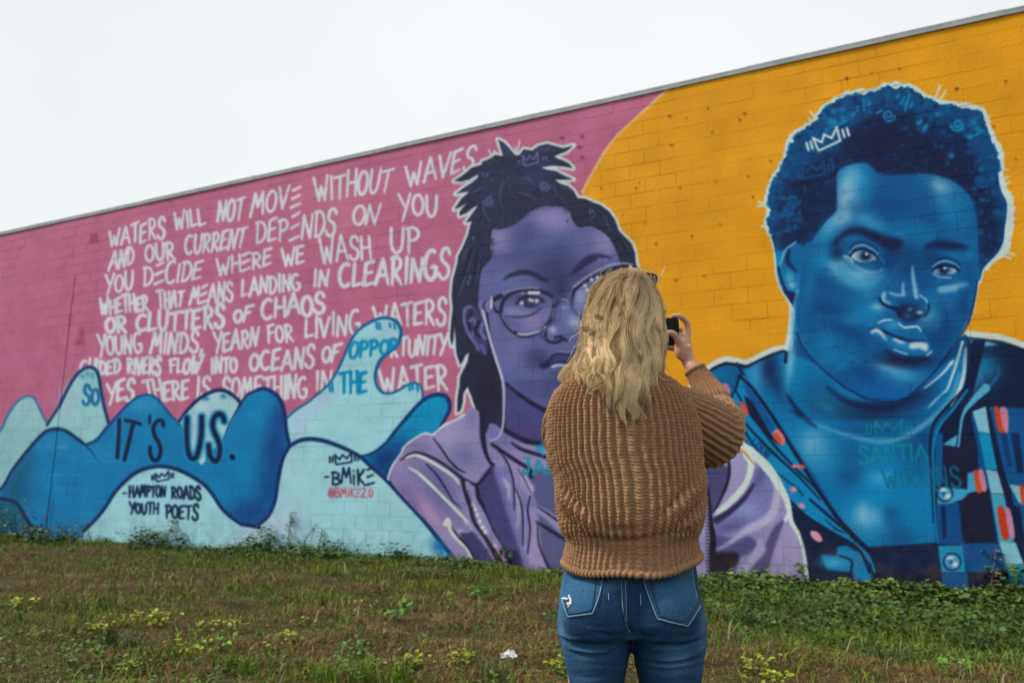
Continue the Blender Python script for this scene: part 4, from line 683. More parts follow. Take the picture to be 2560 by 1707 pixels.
    t((1690, 150), 40, 50, (14, 120, 170), .9, -20); t((1640, 250), 14, 40, (60, 150, 190), .6, 15); t((1680, 60), 50, 20, (18, 34, 70), .7)
    fill(z7((1600, 0), (1720, 10), (1780, 30), (1640, 40)), (110, 170, 205), 2, False); stroke(z7((1650, 150), (1700, 280), (1770, 220), (1780, 150)), [3, 5, 4, 2], (40, 140, 190), 1.6, alpha=.7)
    PLD = [(((1610, 460), (1660, 420), (1690, 600), (1760, 900), (1790, 1220), (1560, 1230), (1570, 1100), (1540, 900), (1660, 880), (1650, 640)), (4, 76, 138)),
           (((1720, 400), (1930, 410), (2200, 460), (2300, 1000), (1870, 1000), (1800, 740)), (4, 84, 146)), (((1850, 560), (1900, 560), (1930, 800), (1890, 800)), (12, 36, 84)), (((1760, 420), (1800, 420), (1860, 760), (1830, 760)), (8, 60, 116)),
           (((1740, 880), (1850, 870), (1880, 1220), (1930, 1480), (1870, 1480), (1800, 1220)), (20, 28, 58)), (((1545, 1220), (1790, 1225), (1830, 1400), (1590, 1400)), (4, 82, 144)), (((1590, 1400), (1830, 1400), (1870, 1530), (1600, 1530)), (20, 26, 56)),
           (((1540, 900), (1720, 900), (1770, 1220), (1570, 1225)), (26, 28, 54)), (((1440, 640), (1620, 620), (1650, 870), (1460, 880)), (24, 28, 56)),
           (((1905, 1000), (2100, 1000), (2200, 1500), (1980, 1500)), (4, 84, 146)), (((1400, 560), (1440, 560), (1440, 880), (1390, 880)), (4, 88, 150)),
           (((1620, 430), (1700, 400), (1725, 565), (1655, 550)), (130, 190, 212)), (((1655, 550), (1725, 565), (1770, 780), (1700, 780)), (6, 142, 192)), (((1700, 780), (1770, 790), (1810, 930), (1730, 920)), (130, 186, 210)), (((1730, 920), (1810, 930), (1870, 1220), (1780, 1220)), (70, 160, 195)), (((1780, 1215), (1880, 1220), (1930, 1350), (1820, 1350)), (130, 190, 210)), (((1820, 1350), (1930, 1350), (1990, 1568), (1880, 1568)), (20, 150, 190)),
           (((1400, 980), (1540, 980), (1560, 1230), (1410, 1230)), (4, 78, 142)), (((1410, 1240), (1560, 1235), (1580, 1400), (1430, 1400)), (14, 142, 190)), (((1430, 1400), (1590, 1400), (1600, 1530), (1445, 1530)), (4, 86, 148)), (((1430, 1000), (1455, 1000), (1465, 1190), (1440, 1190)), (12, 34, 80)),
           (((1840, 870), (1920, 880), (1960, 1000), (1900, 980)), (130, 186, 206)), (((1620, 0), (1700, 0), (1600, 420), (1520, 640), (1500, 640)), (14, 30, 66)),
           (((990, 1250), (1410, 1220), (1430, 1400), (1440, 1568), (1060, 1568), (1040, 1360)), (16, 30, 66)), (((1010, 1400), (1430, 1400), (1440, 1568), (1060, 1568)), (22, 24, 50))]
    for q, c in PLD: fill(z7(*q), c, 1.1, False, clip=tm)
    fill(z7((1590, 800), (1640, 790), (1700, 900), (1600, 920), (1560, 960), (1480, 985), (1410, 985), (1400, 900), (1500, 890), (1590, 900)), (60, 160, 200), 1.4, False)
    fill(z7((1440, 630), (1530, 568), (1520, 640)), (70, 160, 195), 1, False); stroke(z7((1700, 290), (1620, 370), (1560, 460), (1535, 640)), [22, 14, 7, 5], (80, 168, 206), 1); stroke(z7((1590, 300), (1500, 420), (1420, 520), (1385, 640), (1385, 800), (1390, 1000), (1410, 1220)), [5, 7, 7, 6, 5, 5, 5], (6, 130, 185), 1.1); stroke(z7((1560, 300), (1470, 400), (1390, 500), (1365, 620), (1370, 800), (1385, 1100)), [4, 8, 8, 7, 4, 3], (14, 24, 56), 1.4)
    for q, c in ((((1750, 410), (1780, 415), (1810, 545), (1775, 545)), (205, 66, 34)), (((1785, 415), (1830, 420), (1835, 545), (1810, 545)), (206, 130, 156)), (((1630, 795), (1655, 790), (1680, 905), (1645, 910)), (205, 70, 40)), (((1655, 790), (1685, 790), (1705, 895), (1680, 905)), (206, 130, 150)), (((1770, 1020), (1810, 1015), (1840, 1180), (1800, 1190)), (196, 56, 26)), (((1820, 1020), (1850, 1030), (1875, 1180), (1845, 1180)), (200, 130, 165)), (((1905, 880), (1925, 878), (1935, 990), (1918, 980)), (205, 66, 34))):
        fill(z7(*q), c, 1.3)
    for c, r in (((1453, 925), 21), ((1497, 1335), 23)):
        p = z7(c)[0]; fill([(p[0] + r * math.cos(a), p[1] + r * math.sin(a)) for a in np.linspace(0, 6.28, 16, endpoint=False)], (14, 24, 56), .9); q = r - 4
        fill([(p[0] + q * math.cos(a), p[1] + q * math.sin(a)) for a in np.linspace(0, 6.28, 16, endpoint=False)], (60, 150, 200), .9)
        blob((p[0] + 7, p[1] + 6), 8, 7, (230, 238, 240), 1); blob((p[0] - 4, p[1] - 10), 10, 5, (220, 230, 236), 1); blob((p[0] - 3, p[1]), 5, 5, (14, 60, 110), .9)
    stroke(z4((300, 180), (350, 185), (420, 222), (500, 282), (600, 372), (680, 472), (740, 585), (790, 690), (812, 785), (832, 885), (890, 990), (930, 1120), (958, 1280), (972, 1450), (975, 1600)), [12, 14, 17, 17, 15, 12, 10, 9, 9], (206, 222, 220), .9)
    TE = (4, 140, 160)
    crown(z7, 1035, 590, 150, 100, 4.2, TE, 2, True, .85); word('SANTIA', z7, ((940, 745), (1350, 720)), ((925, 640), (1340, 625)), 6.2, TE, .9, .85); word('WIRKINS', z7, ((1095, 890), (1560, 890)), ((1075, 780), (1530, 760)), 6.2, (4, 108, 140), .9, .85)
    for _ in range(90):
        x, y = prng.uniform(-300, 2900), prng.uniform(0, 1400); l = prng.uniform(20, 120)
        stroke([(x, y), (x - (x - 1280) * l * .0001, y + l)], [1, prng.uniform(1.5, 4), 1], (60, 50, 46) if prng.random() < .6 else (230, 230, 225), 1.5, alpha=prng.uniform(.05, .16))
    # bolt holes, rust dots, old chips in the coat
    for a in ((1995, 60), (2180, 40)): pass
    HOL = z5((710, 45), (1545, 125), (1915, 70), (1825, 410), (1990, 655), (140, 670), (130, 790), (5, 940)) + z1((1505, 560), (1860, 510), (1705, 810), (1340, 710), (1180, 610), (1505, 830), (1915, 890), (1185, 870), (825, 915), (850, 720), (1360, 860)) + z8((565, 735), (640, 600), (750, 550), (935, 575), (1720, 350), (1455, 400), (1580, 370), (2010, 450), (2255, 415), (2195, 640), (555, 590)) + z5((1015, 560), (1195, 510), (1395, 495), (1195, 635), (1410, 750), (605, 660), (620, 795), (1230, 775), (1040, 240))
    HOL += [(1700, 470), (1790, 455), (1870, 440), (1640, 610), (1730, 590), (1800, 560), (1690, 700), (1760, 690), (1590, 470), (1850, 300), (1780, 330)]
    for p in HOL:
        blob(p, prng.uniform(2.6, 4.4), prng.uniform(2.4, 3.6), (84, 48, 26) if prng.random() < .7 else (44, 30, 30), prng.uniform(.4, .85)); blob((p[0] + 1, p[1] + 6), 2.4, 5, (120, 70, 30), .12)
    for _ in range(50): blob((prng.uniform(1480, 2560), prng.uniform(100, 900)), prng.uniform(1.2, 2.6), prng.uniform(1.2, 2.4), (90, 56, 30), .35)
    for _ in range(60): blob((prng.uniform(0, 1450), prng.uniform(300, 900)), prng.uniform(1.2, 4), prng.uniform(1.2, 3), (128, 52, 84), .45)

# ---------------------------------------------------------------- the block wall
paint_mural()
P411, DIRS = np.array([5.697, 7.124]), np.array([-.9106, .4134])
S_LEFT = 22.2; BW, BH = .4064, .2032; NB, NC = 60, 31; WL, WH = NB * BW, NC * BH; WZ0 = -.035
w0 = P411 + S_LEFT * DIRS
ANG = math.atan2(-DIRS[1], -DIRS[0]) + 0.0
XD = -DIRS                                                     # along the wall, to the right
wall = empty('painted_wall', (w0[0], w0[1], WZ0), label='long block wall with pink, blue and orange mural of two faces and a verse', category='wall')
wall.rotation_euler = (0, 0, math.atan2(XD[1], XD[0]))
# unwrap the drafted sheet to wall metres
TX, TY = 4300, 1120
uu = (np.arange(TX) + .5) / TX * WL; vv = (np.arange(TY) + .5) / TY * WH
Xw = (w0[0] + uu * XD[0])[None].repeat(TY, 0); Yw = (w0[1] + uu * XD[1])[None].repeat(TY, 0); Zw = (WZ0 + vv)[:, None].repeat(TX, 1) - CAM_Z
cP, sP = math.cos(PITCH), math.sin(PITCH)
dep = Yw * cP + Zw * sP; vy = -Yw * sP + Zw * cP
PX = CXP + F * Xw / dep - CX0 - .5; PY = CYP - F * vy / dep - CY0 - .5
PX = np.clip(PX, 0, CW - 1.001); PY = np.clip(PY, 0, CH - 1.001)
ix, iy = PX.astype(np.int32), PY.astype(np.int32); fx, fy = (PX - ix)[..., None], (PY - iy)[..., None]
TEX = SHEET[iy, ix] * (1 - fx) * (1 - fy) + SHEET[iy, ix + 1] * fx * (1 - fy) + SHEET[iy + 1, ix] * (1 - fx) * fy + SHEET[iy + 1, ix + 1] * fx * fy
img = bpy.data.images.new('mural_paint', TX, TY, alpha=False)
px = np.ones((TY, TX, 4), np.float32); px[..., :3] = np.clip(TEX, 0, 1); img.pixels.foreach_set(px.ravel()); img.update(); img.pack()
del px, TEX, SHEET, PX, PY

def mural_material(name, joint=False):
    m = material(name, rough=.7, spec=.15); nt, b = nodes(m)
    tc = N(nt, 'ShaderNodeTexCoord'); tc.object = wall
    mp = N(nt, 'ShaderNodeMapping'); mp.inputs['Scale'].default_value = (1 / WL, 1 / WH, 1)
    sx = N(nt, 'ShaderNodeSeparateXYZ'); cx = N(nt, 'ShaderNodeCombineXYZ')
    nt.links.new(tc.outputs['Object'], sx.inputs[0]); nt.links.new(sx.outputs['X'], cx.inputs['X']); nt.links.new(sx.outputs['Z'], cx.inputs['Y'])
    nt.links.new(cx.outputs[0], mp.inputs['Vector'])
    it = N(nt, 'ShaderNodeTexImage'); it.image = img; it.extension = 'EXTEND'; nt.links.new(mp.outputs[0], it.inputs['Vector'])
    # coat thickness, chalking and grime
    n1 = N(nt, 'ShaderNodeTexNoise'); n1.inputs['Scale'].default_value = 2.2 if not joint else 1.1; n1.inputs['Detail'].default_value = 7
    n2 = N(nt, 'ShaderNodeTexNoise'); n2.inputs['Scale'].default_value = 60; n2.inputs['Detail'].default_value = 6
    for n in (n1, n2): nt.links.new(tc.outputs['Object'], n.inputs['Vector'])
    mr = N(nt, 'ShaderNodeMapRange'); mr.inputs['From Min'].default_value = .3 if not joint else .36; mr.inputs['From Max'].default_value = .7 if not joint else .5; mr.inputs['To Min'].default_value = .86 if not joint else .42; mr.inputs['To Max'].default_value = 1.06 if not joint else 1.0
    nt.links.new(n1.outputs['Fac'], mr.inputs['Value'])
    mm = N(nt, 'ShaderNodeVectorMath', operation='SCALE'); nt.links.new(it.outputs['Color'], mm.inputs[0]); nt.links.new(mr.outputs[0], mm.inputs['Scale'])
    # soil splashed up from the verge
    zr = N(nt, 'ShaderNodeMapRange'); zr.inputs['From Min'].default_value = .1; zr.inputs['From Max'].default_value = .75; zr.inputs['To Min'].default_value = .34; zr.inputs['To Max'].default_value = 0
    nt.links.new(sx.outputs['Z'], zr.inputs['Value']); n3 = N(nt, 'ShaderNodeTexNoise'); n3.inputs['Scale'].default_value = 7; n3.inputs['Detail'].default_value = 8; nt.links.new(tc.outputs['Object'], n3.inputs['Vector'])
    r3 = N(nt, 'ShaderNodeMapRange'); r3.inputs['From Min'].default_value = .42; r3.inputs['From Max'].default_value = .66; nt.links.new(n3.outputs['Fac'], r3.inputs['Value'])
    ml = N(nt, 'ShaderNodeMath', operation='MULTIPLY'); nt.links.new(zr.outputs[0], ml.inputs[0]); nt.links.new(r3.outputs[0], ml.inputs[1])
    dx = N(nt, 'ShaderNodeMix', data_type='RGBA'); dx.inputs[7].default_value = (.09, .08, .05, 1); nt.links.new(ml.outputs[0], dx.inputs[0]); nt.links.new(mm.outputs[0], dx.inputs[6])
    nt.links.new(dx.outputs[2], b.inputs['Base Color'])
    bp = N(nt, 'ShaderNodeBump'); bp.inputs['Strength'].default_value = .8; bp.inputs['Distance'].default_value = .006; n2.inputs['Scale'].default_value = 26; n2.inputs['Detail'].default_value = 9
    nt.links.new(n2.outputs['Fac'], bp.inputs['Height']); nt.links.new(bp.outputs[0], b.inputs['Normal'])
    return m
M_mural = mural_material('mural_paint_on_block'); M_joint = mural_material('mural_paint_in_joint', True)
def block_mesh(wd, seed):
    r = np.random.default_rng(seed)
    g = .0018; x0, x1, z0, z1 = g, wd - g, g, BH - g
    e = .0022
    A = [(x0, .19, z0), (x1, .19, z0), (x1, .19, z1), (x0, .19, z1)]
    B = [(x0, .003, z0), (x1, .003, z0), (x1, .003, z1), (x0, .003, z1)]
    D = [(x0 + e, 0, z0 + e), (x1 - e, 0, z0 + e), (x1 - e, 0, z1 - e), (x0 + e, 0, z1 - e)]
    V = np.array(A + B + D); V[8:, 1] += r.normal(0, .0003, 4)
    Fq = [(8, 9, 10, 11), (0, 3, 2, 1)] + [(4 + i, 4 + (i + 1) % 4, 8 + (i + 1) % 4, 8 + i) for i in range(4)] + [(i, (i + 1) % 4, 4 + (i + 1) % 4, 4 + i) for i in range(4)]
    return V, np.array(Fq)
variants = [block_mesh(BW, k) for k in range(5)]; half = block_mesh(BW / 2, 9)
mv = [mesh_np('block', V, Fq, M_mural) for V, Fq in variants]; mh = mesh_np('half_block', *half, M_mural)
cells = []
for c in range(NC):
    off = (BW / 2) * (c % 2); xs = [i * BW + off for i in range(NB if not c % 2 else NB - 1)]
    for x in xs: cells.append((x, c, BW))
    if c % 2: cells += [(0, c, BW / 2), (WL - BW / 2, c, BW / 2)]
def wall_px(x, z):
    X, Y = w0 + (x) * XD; Z = z + WZ0 - CAM_Z; d = Y * cP + Z * sP
    return CXP + F * X / d, CYP - F * (-Y * sP + Z * cP) / d, d
sized = []
for k, (x, c, wd) in enumerate(cells):
    a = wall_px(x, c * BH); b = wall_px(x + wd, (c + 1) * BH)
    cxp, cyp = (a[0] + b[0]) / 2, (a[1] + b[1]) / 2
    vis = 30 < cxp < 2530 and 0 < cyp < 1470 and not (1400 < cxp < 1740 and cyp > 700) and wd > .3
    sized.append(((b[0] - a[0]) * abs(a[1] - b[1]) * (1 if vis else 0), k))
near = set(k for s, k in sorted(sized, reverse=True)[:300])
rest = []
for k, (x, c, wd) in enumerate(cells):
    out_ = -abs(rng.normal(0, .0005)) - .0015 * (rng.random() < .05); tilt = rng.normal(0, .0008)
    if k in near:
        o = link('block', mv[k % 5], wall); o.location = (x, out_, c * BH); o.rotation_euler = (tilt, 0, rng.normal(0, .0008))
    else:
        V, Fq = (variants[k % 5] if wd > .3 else half); V = V.copy(); V[:, 1] += tilt * V[:, 2] + out_; rest.append((V + [x, 0, c * BH], Fq))
V, Fq = join(rest); link('far_blocks', mesh_np('far_blocks', V, np.vstack(Fq), M_mural), wall, kind='stuff')
nx_, nz_ = 520, 190; mxg, mzg = np.meshgrid(np.linspace(0, WL, nx_), np.linspace(-.3, WH, nz_))
rm = np.random.default_rng(77); dm = 0
for _ in range(26): k_ = rm.normal(0, 1.9, 2) * [1, 1.6]; dm = dm + np.sin(k_[0] * mxg + k_[1] * mzg + rm.uniform(0, 6.28))
dm = .0009 + .0042 * np.clip((dm / 5.1 - .35) / 1.2, 0, 1) + rm.uniform(0, .0004, mxg.shape)     # how far each joint is left open
V = np.stack([mxg, dm, mzg], -1).reshape(-1, 3); ii = np.arange(nz_ - 1)[:, None] * nx_; jj = np.arange(nx_ - 1)[None]; Q = np.stack([ii + jj, ii + jj + 1, ii + nx_ + jj + 1, ii + nx_ + jj], -1).reshape(-1, 4)
V2, F2 = box(0, WL, .02, .18, -.3, WH); V, Fq = np.vstack([V, V2]), [Q, F2 + len(V)]
link('mortar', mesh_np('mortar', V, Fq, M_joint), wall)
# metal coping in lengths, lapped, with paint lapped over its lower lip here and there
M_cope = material('coping_metal', (.45, .48, .47), .6, .3); nt, b = nodes(M_cope)
r_ = noise_col(M_cope, 3, (.28, .32, .32), (.44, .47, .46), 8)
for i in range(9):
    x0, x1 = i * 2.75, min(WL, (i + 1) * 2.75 + .02)
    dz = .004 * (i % 2)
    prof = [(-.020 - dz, -.035), (-.022 - dz, .0), (-.026 - dz, .028 + dz), (.1, .036 + dz), (.24, .028 + dz), (.24, -.06), (.21, -.06), (.21, .0), (-.012, .0), (-.012, -.033)]
    V = np.array([(x, y, z + WH + .001) for x in (x0, x1) for y, z in prof]); n = len(prof)
    Q = np.array([(j, (j + 1) % n, n + (j + 1) % n, n + j) for j in range(n)])
    me = mesh_np('coping', V, [Q, np.arange(n)[None, ::-1], (np.arange(n) + n)[None]], M_cope); link('coping', me, wall)
# vertical control joint on the pink end
M_crack = material('open_joint', (.07, .02, .04), .9)
xj = []
for pxl, pyl in ((190, 690), (180, 740), (172, 830), (164, 920), (152, 1000), (140, 1100), (126, 1200), (116, 1290)):
    r = ray(pxl, pyl); A = np.array([[r[0], -XD[0]], [r[1], -XD[1]]]); t, u = np.linalg.solve(A, w0); xj.append((u, -.0075, CAM_Z + t * r[2] - WZ0))
xm = float(np.mean([p[0] for p in xj])); V, Fq = tube([(xm + .004 * math.sin(i * 2.1), -.004, z) for i, z in enumerate(np.linspace(xj[0][2], 0, 20))], .009, 6)
M_j2 = mural_material('mural_paint_on_sealant', True)
link('sealant_joint', mesh_np('sealant_joint', V, Fq, M_j2), wall)

# ---------------------------------------------------------------- ground
def gz(x, y):
    x = np.asarray(x, float); y = np.asarray(y, float)
    d = (x - w0[0]) * (-XD[1]) * -1 + 0
    dist = -((x - w0[0]) * (XD[1]) - (y - w0[1]) * (XD[0]))    # + behind, - in front
    dist = -dist * -1
    near_w = np.exp(-np.clip(-dist, 0, 99) / 1.2)
    return .035 * np.sin(x * 1.1 + .4) * np.cos(y * .9) + .018 * np.sin(x * 2.9 + y * 1.7) + .012 * np.sin(y * 5.1 - x * 3.3) - .05 * np.clip((x + 1) / 3, 0, 1) * np.clip((y - 4) / 2, 0, 1) - .02 * np.exp(-((y - 1.7) ** 2 + (x - .3) ** 2) / .8)
M_ground = material('soil_and_thatch', rough=.95, spec=.1)
rr = noise_col(M_ground, 5, (.035, .022, .012), (.085, .065, .025), 10, bump=.8, bdist=.03)
el = rr.color_ramp.elements.new(.52); el.color = (.05, .05, .016, 1)
n = 150; gx, gy = np.meshgrid(np.linspace(-22, 18, n), np.linspace(-4, 26, n)); V = np.stack([gx, gy, gz(gx, gy)], -1).reshape(-1, 3)
i = np.arange(n - 1)[:, None] * n; j = np.arange(n - 1)[None]; Q = np.stack([i + j, i + j + 1, i + n + j + 1, i + n + j], -1).reshape(-1, 4)
link('ground', mesh_np('ground', V, Q, M_ground, True), kind='structure')
V, Fq = box(-500, 500, -500, 500, -1.2, -.12); link('far_ground', mesh_np('far_ground', V, Fq, M_ground), kind='structure')

def walldist(x, y):                                            # metres in front of the wall
    return -((y - w0[1]) * XD[0] - (x - w0[0]) * XD[1])
def fbm(x, y, s, seed):
    r = np.random.default_rng(seed); v = 0; a = 1; t = 0
    for o in range(4):
        for _ in range(3):
            k = r.normal(0, s * 2 ** o, 2); v = v + a * np.sin(k[0] * x + k[1] * y + r.uniform(0, 6.28)); t += a
        a *= .6
    return v / t * 1.6
M_grass = material('grass_blade', rough=.7, spec=.12); attr_col(M_grass); M_grass.node_tree.nodes['Principled BSDF'].inputs['Subsurface Weight'].default_value = 0
def scatter(nn, ymin, seed, wallonly=None):
    r = np.random.default_rng(seed)
    Y = ymin * (17 / ymin) ** r.random(nn * 2); X = r.uniform(-.80, .80, nn * 2) * (Y + 1)
    wd = walldist(X, Y); k = (wd > .03)
    if wallonly: k &= wd < wallonly
    return X[k][:nn], Y[k][:nn]
def blades(X, Y, H, Wd, lean, col, seed):
    r = np.random.default_rng(seed); n = len(X); a = r.uniform(0, 6.283, n); b = r.uniform(0, 6.283, n)
    Z0 = gz(X, Y) - .01; ln = lean * H
    wx, wy = np.cos(a) * Wd / 2, np.sin(a) * Wd / 2; lx, ly = np.cos(b) * ln, np.sin(b) * ln
    P = np.zeros((n, 5, 3), np.float32)
    P[:, 0] = np.stack([X - wx, Y - wy, Z0], 1); P[:, 1] = np.stack([X + wx, Y + wy, Z0], 1)
    P[:, 2] = np.stack([X + wx * .8 + lx * .35, Y + wy * .8 + ly * .35, Z0 + H * .6], 1); P[:, 3] = np.stack([X - wx * .8 + lx * .35, Y - wy * .8 + ly * .35, Z0 + H * .6], 1)
    P[:, 4] = np.stack([X + lx, Y + ly, Z0 + H * (1 - .35 * np.minimum(lean, 1.5))], 1)
    base = np.arange(n)[:, None] * 5
    c = np.repeat(col[:, None], 5, 1).copy()
    return P.reshape(-1, 3), base + np.array([0, 1, 2, 3]), base + np.array([3, 2, 4]), c.reshape(-1, 3)
n1 = 260000
X, Y = scatter(n1, 2.3, 21); n = len(X); r = np.random.default_rng(3)
g = fbm(X, Y, 1.0, 4) + .45 * fbm(X, Y, 4, 5); wd = walldist(X, Y)
g = g + np.clip(.75 - wd * .55, -.4, .6) + .35 * (X > 1.2) * np.clip((Y - 3.5) / 2, 0, 1) + .03
green = r.random(n) < 1 / (1 + np.exp(-(g - .15) * 3.4))
brown = np.array([.225, .138, .056]) * r.uniform(.3, 1.5, (n, 1)) * (1 + r.normal(0, .06, (n, 3)))
straw = r.random(n) < .14; brown[straw] = np.array([.30, .23, .12]) * r.uniform(.5, 1.1, (straw.sum(), 1))
grn = np.array([.125, .172, .024]) * r.uniform(.35, 1.7, (n, 1)) * (1 + r.normal(0, .09, (n, 3)))
yl = r.random(n) < .12; grn[yl] = np.array([.20, .24, .03]) * r.uniform(.6, 1.2, (yl.sum(), 1))
col = np.where(green[:, None], grn, brown).clip(.005, 1)
tus = np.clip(fbm(X, Y, 3.2, 8) + .5 * fbm(X, Y, 9, 9), -.6, 1.2)
H = np.where(green, r.uniform(.03, .10, n), r.uniform(.02, .065, n)) * (1 + .9 * np.clip(tus, -.5, 1))
col *= (1 + .25 * np.clip(fbm(X, Y, 6, 12), -1, 1))[:, None]
Wd = np.where(green, r.uniform(.003, .008, n), r.uniform(.002, .005, n)) * (1 + Y / 14)
lean = np.where(green, r.uniform(.1, 1.0, n), r.uniform(.6, 2.4, n))
V, Q, T, c = blades(X, Y, H, Wd, lean, col, 1)
link('grass', mesh_np('grass', V, [Q, T], M_grass, cols=c), kind='stuff')

X, Y = scatter(5200, 3.0, 44); r = np.random.default_rng(45); n = len(X); tall = r.random(n) < .5
g = fbm(X, Y, 1.0, 4); k = r.random(n) < 1 / (1 + np.exp(-(g + .2) * 2)); X, Y = X[k], Y[k]; n = len(X)
cc_ = np.where((r.random(n) < .6)[:, None], np.array([.10, .19, .02]), np.array([.22, .20, .10])) * r.uniform(.5, 1.4, (n, 1))
V, Q, T, c = blades(X, Y, r.uniform(.07, .19, n), r.uniform(.005, .010, n) * (1 + Y / 16), r.uniform(.1, 1.3, n), cc_, 46)
X3, Y3 = scatter(60000, 3.4, 61); r3 = np.random.default_rng(62); k = (X3 > .9 + .0 * Y3) & (r3.random(len(X3)) < np.clip(1.3 - np.abs(walldist(X3, Y3) - 1.4) / 1.7, 0, 1)) | ((walldist(X3, Y3) < .8) & (r3.random(len(X3)) < .35)); X3, Y3 = X3[k][:16000], Y3[k][:16000]; n3 = len(X3)
c3 = np.array([.085, .15, .025]) * r3.uniform(.4, 1.6, (n3, 1)) * (1 + r3.normal(0, .1, (n3, 3))); V3, Q3, T3, c3 = blades(X3, Y3, r3.uniform(.06, .16, n3) * np.clip(walldist(X3, Y3) / .9, .4, 1), r3.uniform(.005, .011, n3), r3.uniform(.2, 1.4, n3), c3.clip(.01, 1), 63)
link('tall_grass', mesh_np('tall_grass', V3, [Q3, T3], M_grass, cols=c3), kind='stuff')
link('stray_blades', mesh_np('stray_blades', V, [Q, T], M_grass, cols=c), kind='stuff')
# broad-leaved growth along the foot of the wall
def leaves(X, Y, Z, S, col, seed, up=.5):
    r = np.random.default_rng(seed); n = len(X); a = r.uniform(0, 6.283, n); t = r.uniform(-.3, 1.0, n) * up
    d = np.stack([np.cos(a) * np.cos(t), np.sin(a) * np.cos(t), np.sin(t)], 1); s = np.stack([-np.sin(a), np.cos(a), r.normal(0, .35, n)], 1)
    nrm = np.cross(d, s); O = np.stack([X, Y, Z], 1); S = S[:, None]
    P = np.zeros((n, 6, 3)); P[:, 0] = O; P[:, 1] = O + d * S * .35 + s * S * .36 + nrm * S * .08; P[:, 2] = O + d * S * .72 + s * S * .26 + nrm * S * .04
    P[:, 3] = O + d * S - nrm * S * .12; P[:, 4] = O + d * S * .72 - s * S * .26 + nrm * S * .04; P[:, 5] = O + d * S * .35 - s * S * .36 + nrm * S * .08
    base = np.arange(n)[:, None] * 6
    c = np.repeat(col[:, None], 6, 1).copy()
    return P.reshape(-1, 3), np.vstack([base + np.array([0, 1, 2, 3]), base + np.array([0, 3, 4, 5])]), c.reshape(-1, 3)
def at_wall(pxl, d):
    """ground point d metres in front of the wall under image column pxl"""
    r = ray(pxl, 1180); A = np.array([[r[0], -XD[0]], [r[1], -XD[1]]]); t, u = np.linalg.solve(A, w0)
    return w0 + u * XD + d * np.array([XD[1], -XD[0]])
r = np.random.default_rng(17); LX, LY, LZ, LS, LC = [], [], [], [], []
prof = [(-100, .42), (0, .40), (110, .42), (180, .2), (230, .24), (300, .07), (370, .08), (430, .2), (480, .16), (560, .06), (700, .08), (760, .2), (830, .3), (880, .22), (940, .34), (1010, .30), (1060, .2), (1150, .16), (1240, .2), (1290, .06), (1450, .03), (1560, .05), (1640, .1), (1700, .06), (1800, .08), (1900, .13), (2000, .1)]
prof = [(p, h) for p, h in prof]
segs = [(-400, 120, .46, 900, 0), (120, 190, .2, 200, 0), (190, 250, .26, 320, 0), (380, 480, .22, 420, 0), (480, 640, .08, 200, 0), (640, 830, .16, 420, 1), (690, 730, .3, 160, 0), (830, 900, .2, 300, 1), (980, 1010, .12, 60, 0), (1020, 1060, .1, 60, 0), (1060, 1420, .07, 420, 1), (1420, 1760, .10, 600, 1), (1760, 1860, .16, 700, 1), (1860, 1960, .20, 900, 1), (1960, 2060, .16, 800, 1), (2060, 2200, .22, 1700, 1), (2200, 2330, .2, 1500, 1), (2330, 2420, .15, 900, 1), (2420, 2560, .18, 1500, 1), (2560, 2900, .2, 1500, 1)]
for a, b_, h, cnt, bright in segs:
    cnt = int(cnt * 1.7)
    for _ in range(max(3, cnt // 26)):
        pc = r.uniform(a, b_); dd = abs(r.normal(0, .30)) + .05; q = at_wall(pc, dd); m_ = 26; hh = (1.4 if pc < 1060 else .8) * h * r.uniform(.4, 1.2) * math.exp(-dd * .8); rad = r.uniform(.05, .13)
        LX.append(q[0] + r.normal(0, rad, m_)); LY.append(q[1] + r.normal(0, rad, m_)); LZ.append(gz(q[0], q[1]) + hh * r.random(m_) ** .6); LS.append(r.uniform(.03, .065, m_) * r.uniform(.7, 1.5))
        base = np.array([.078, .132, .026]) if bright else np.array([.045, .078, .022]); tone = r.uniform(.45, 1.5)
        base = base * (1 + np.array([.9, .35, 0]) * (r.random() < .18)); LC.append(base * tone * r.uniform(.6, 1.5, (m_, 1)))
# clumps of the same plants running out into the grass on the right
for _ in range(300):
    pc = r.uniform(1700, 2750) if r.random() < .8 else r.uniform(560, 1300); dd = r.uniform(.3, 2.6) if pc > 1500 else r.uniform(.3, 1.6); q = at_wall(pc, dd)
    m_ = 18; rad = r.uniform(.05, .13); LX.append(q[0] + r.normal(0, rad, m_)); LY.append(q[1] + r.normal(0, rad, m_)); LZ.append(gz(q[0], q[1]) + r.uniform(.02, .13, m_)); LS.append(r.uniform(.03, .06, m_)); LC.append(np.array([.058, .105, .022]) * r.uniform(.6, 1.4) * r.uniform(.7, 1.3, (m_, 1)))
LX, LY, LZ, LS, LC = map(np.concatenate, (LX, LY, LZ, LS, LC)); k = walldist(LX, LY) > .06; V, Q, c = leaves(LX[k], LY[k], LZ[k], LS[k], LC[k].clip(.004, 1), 5)

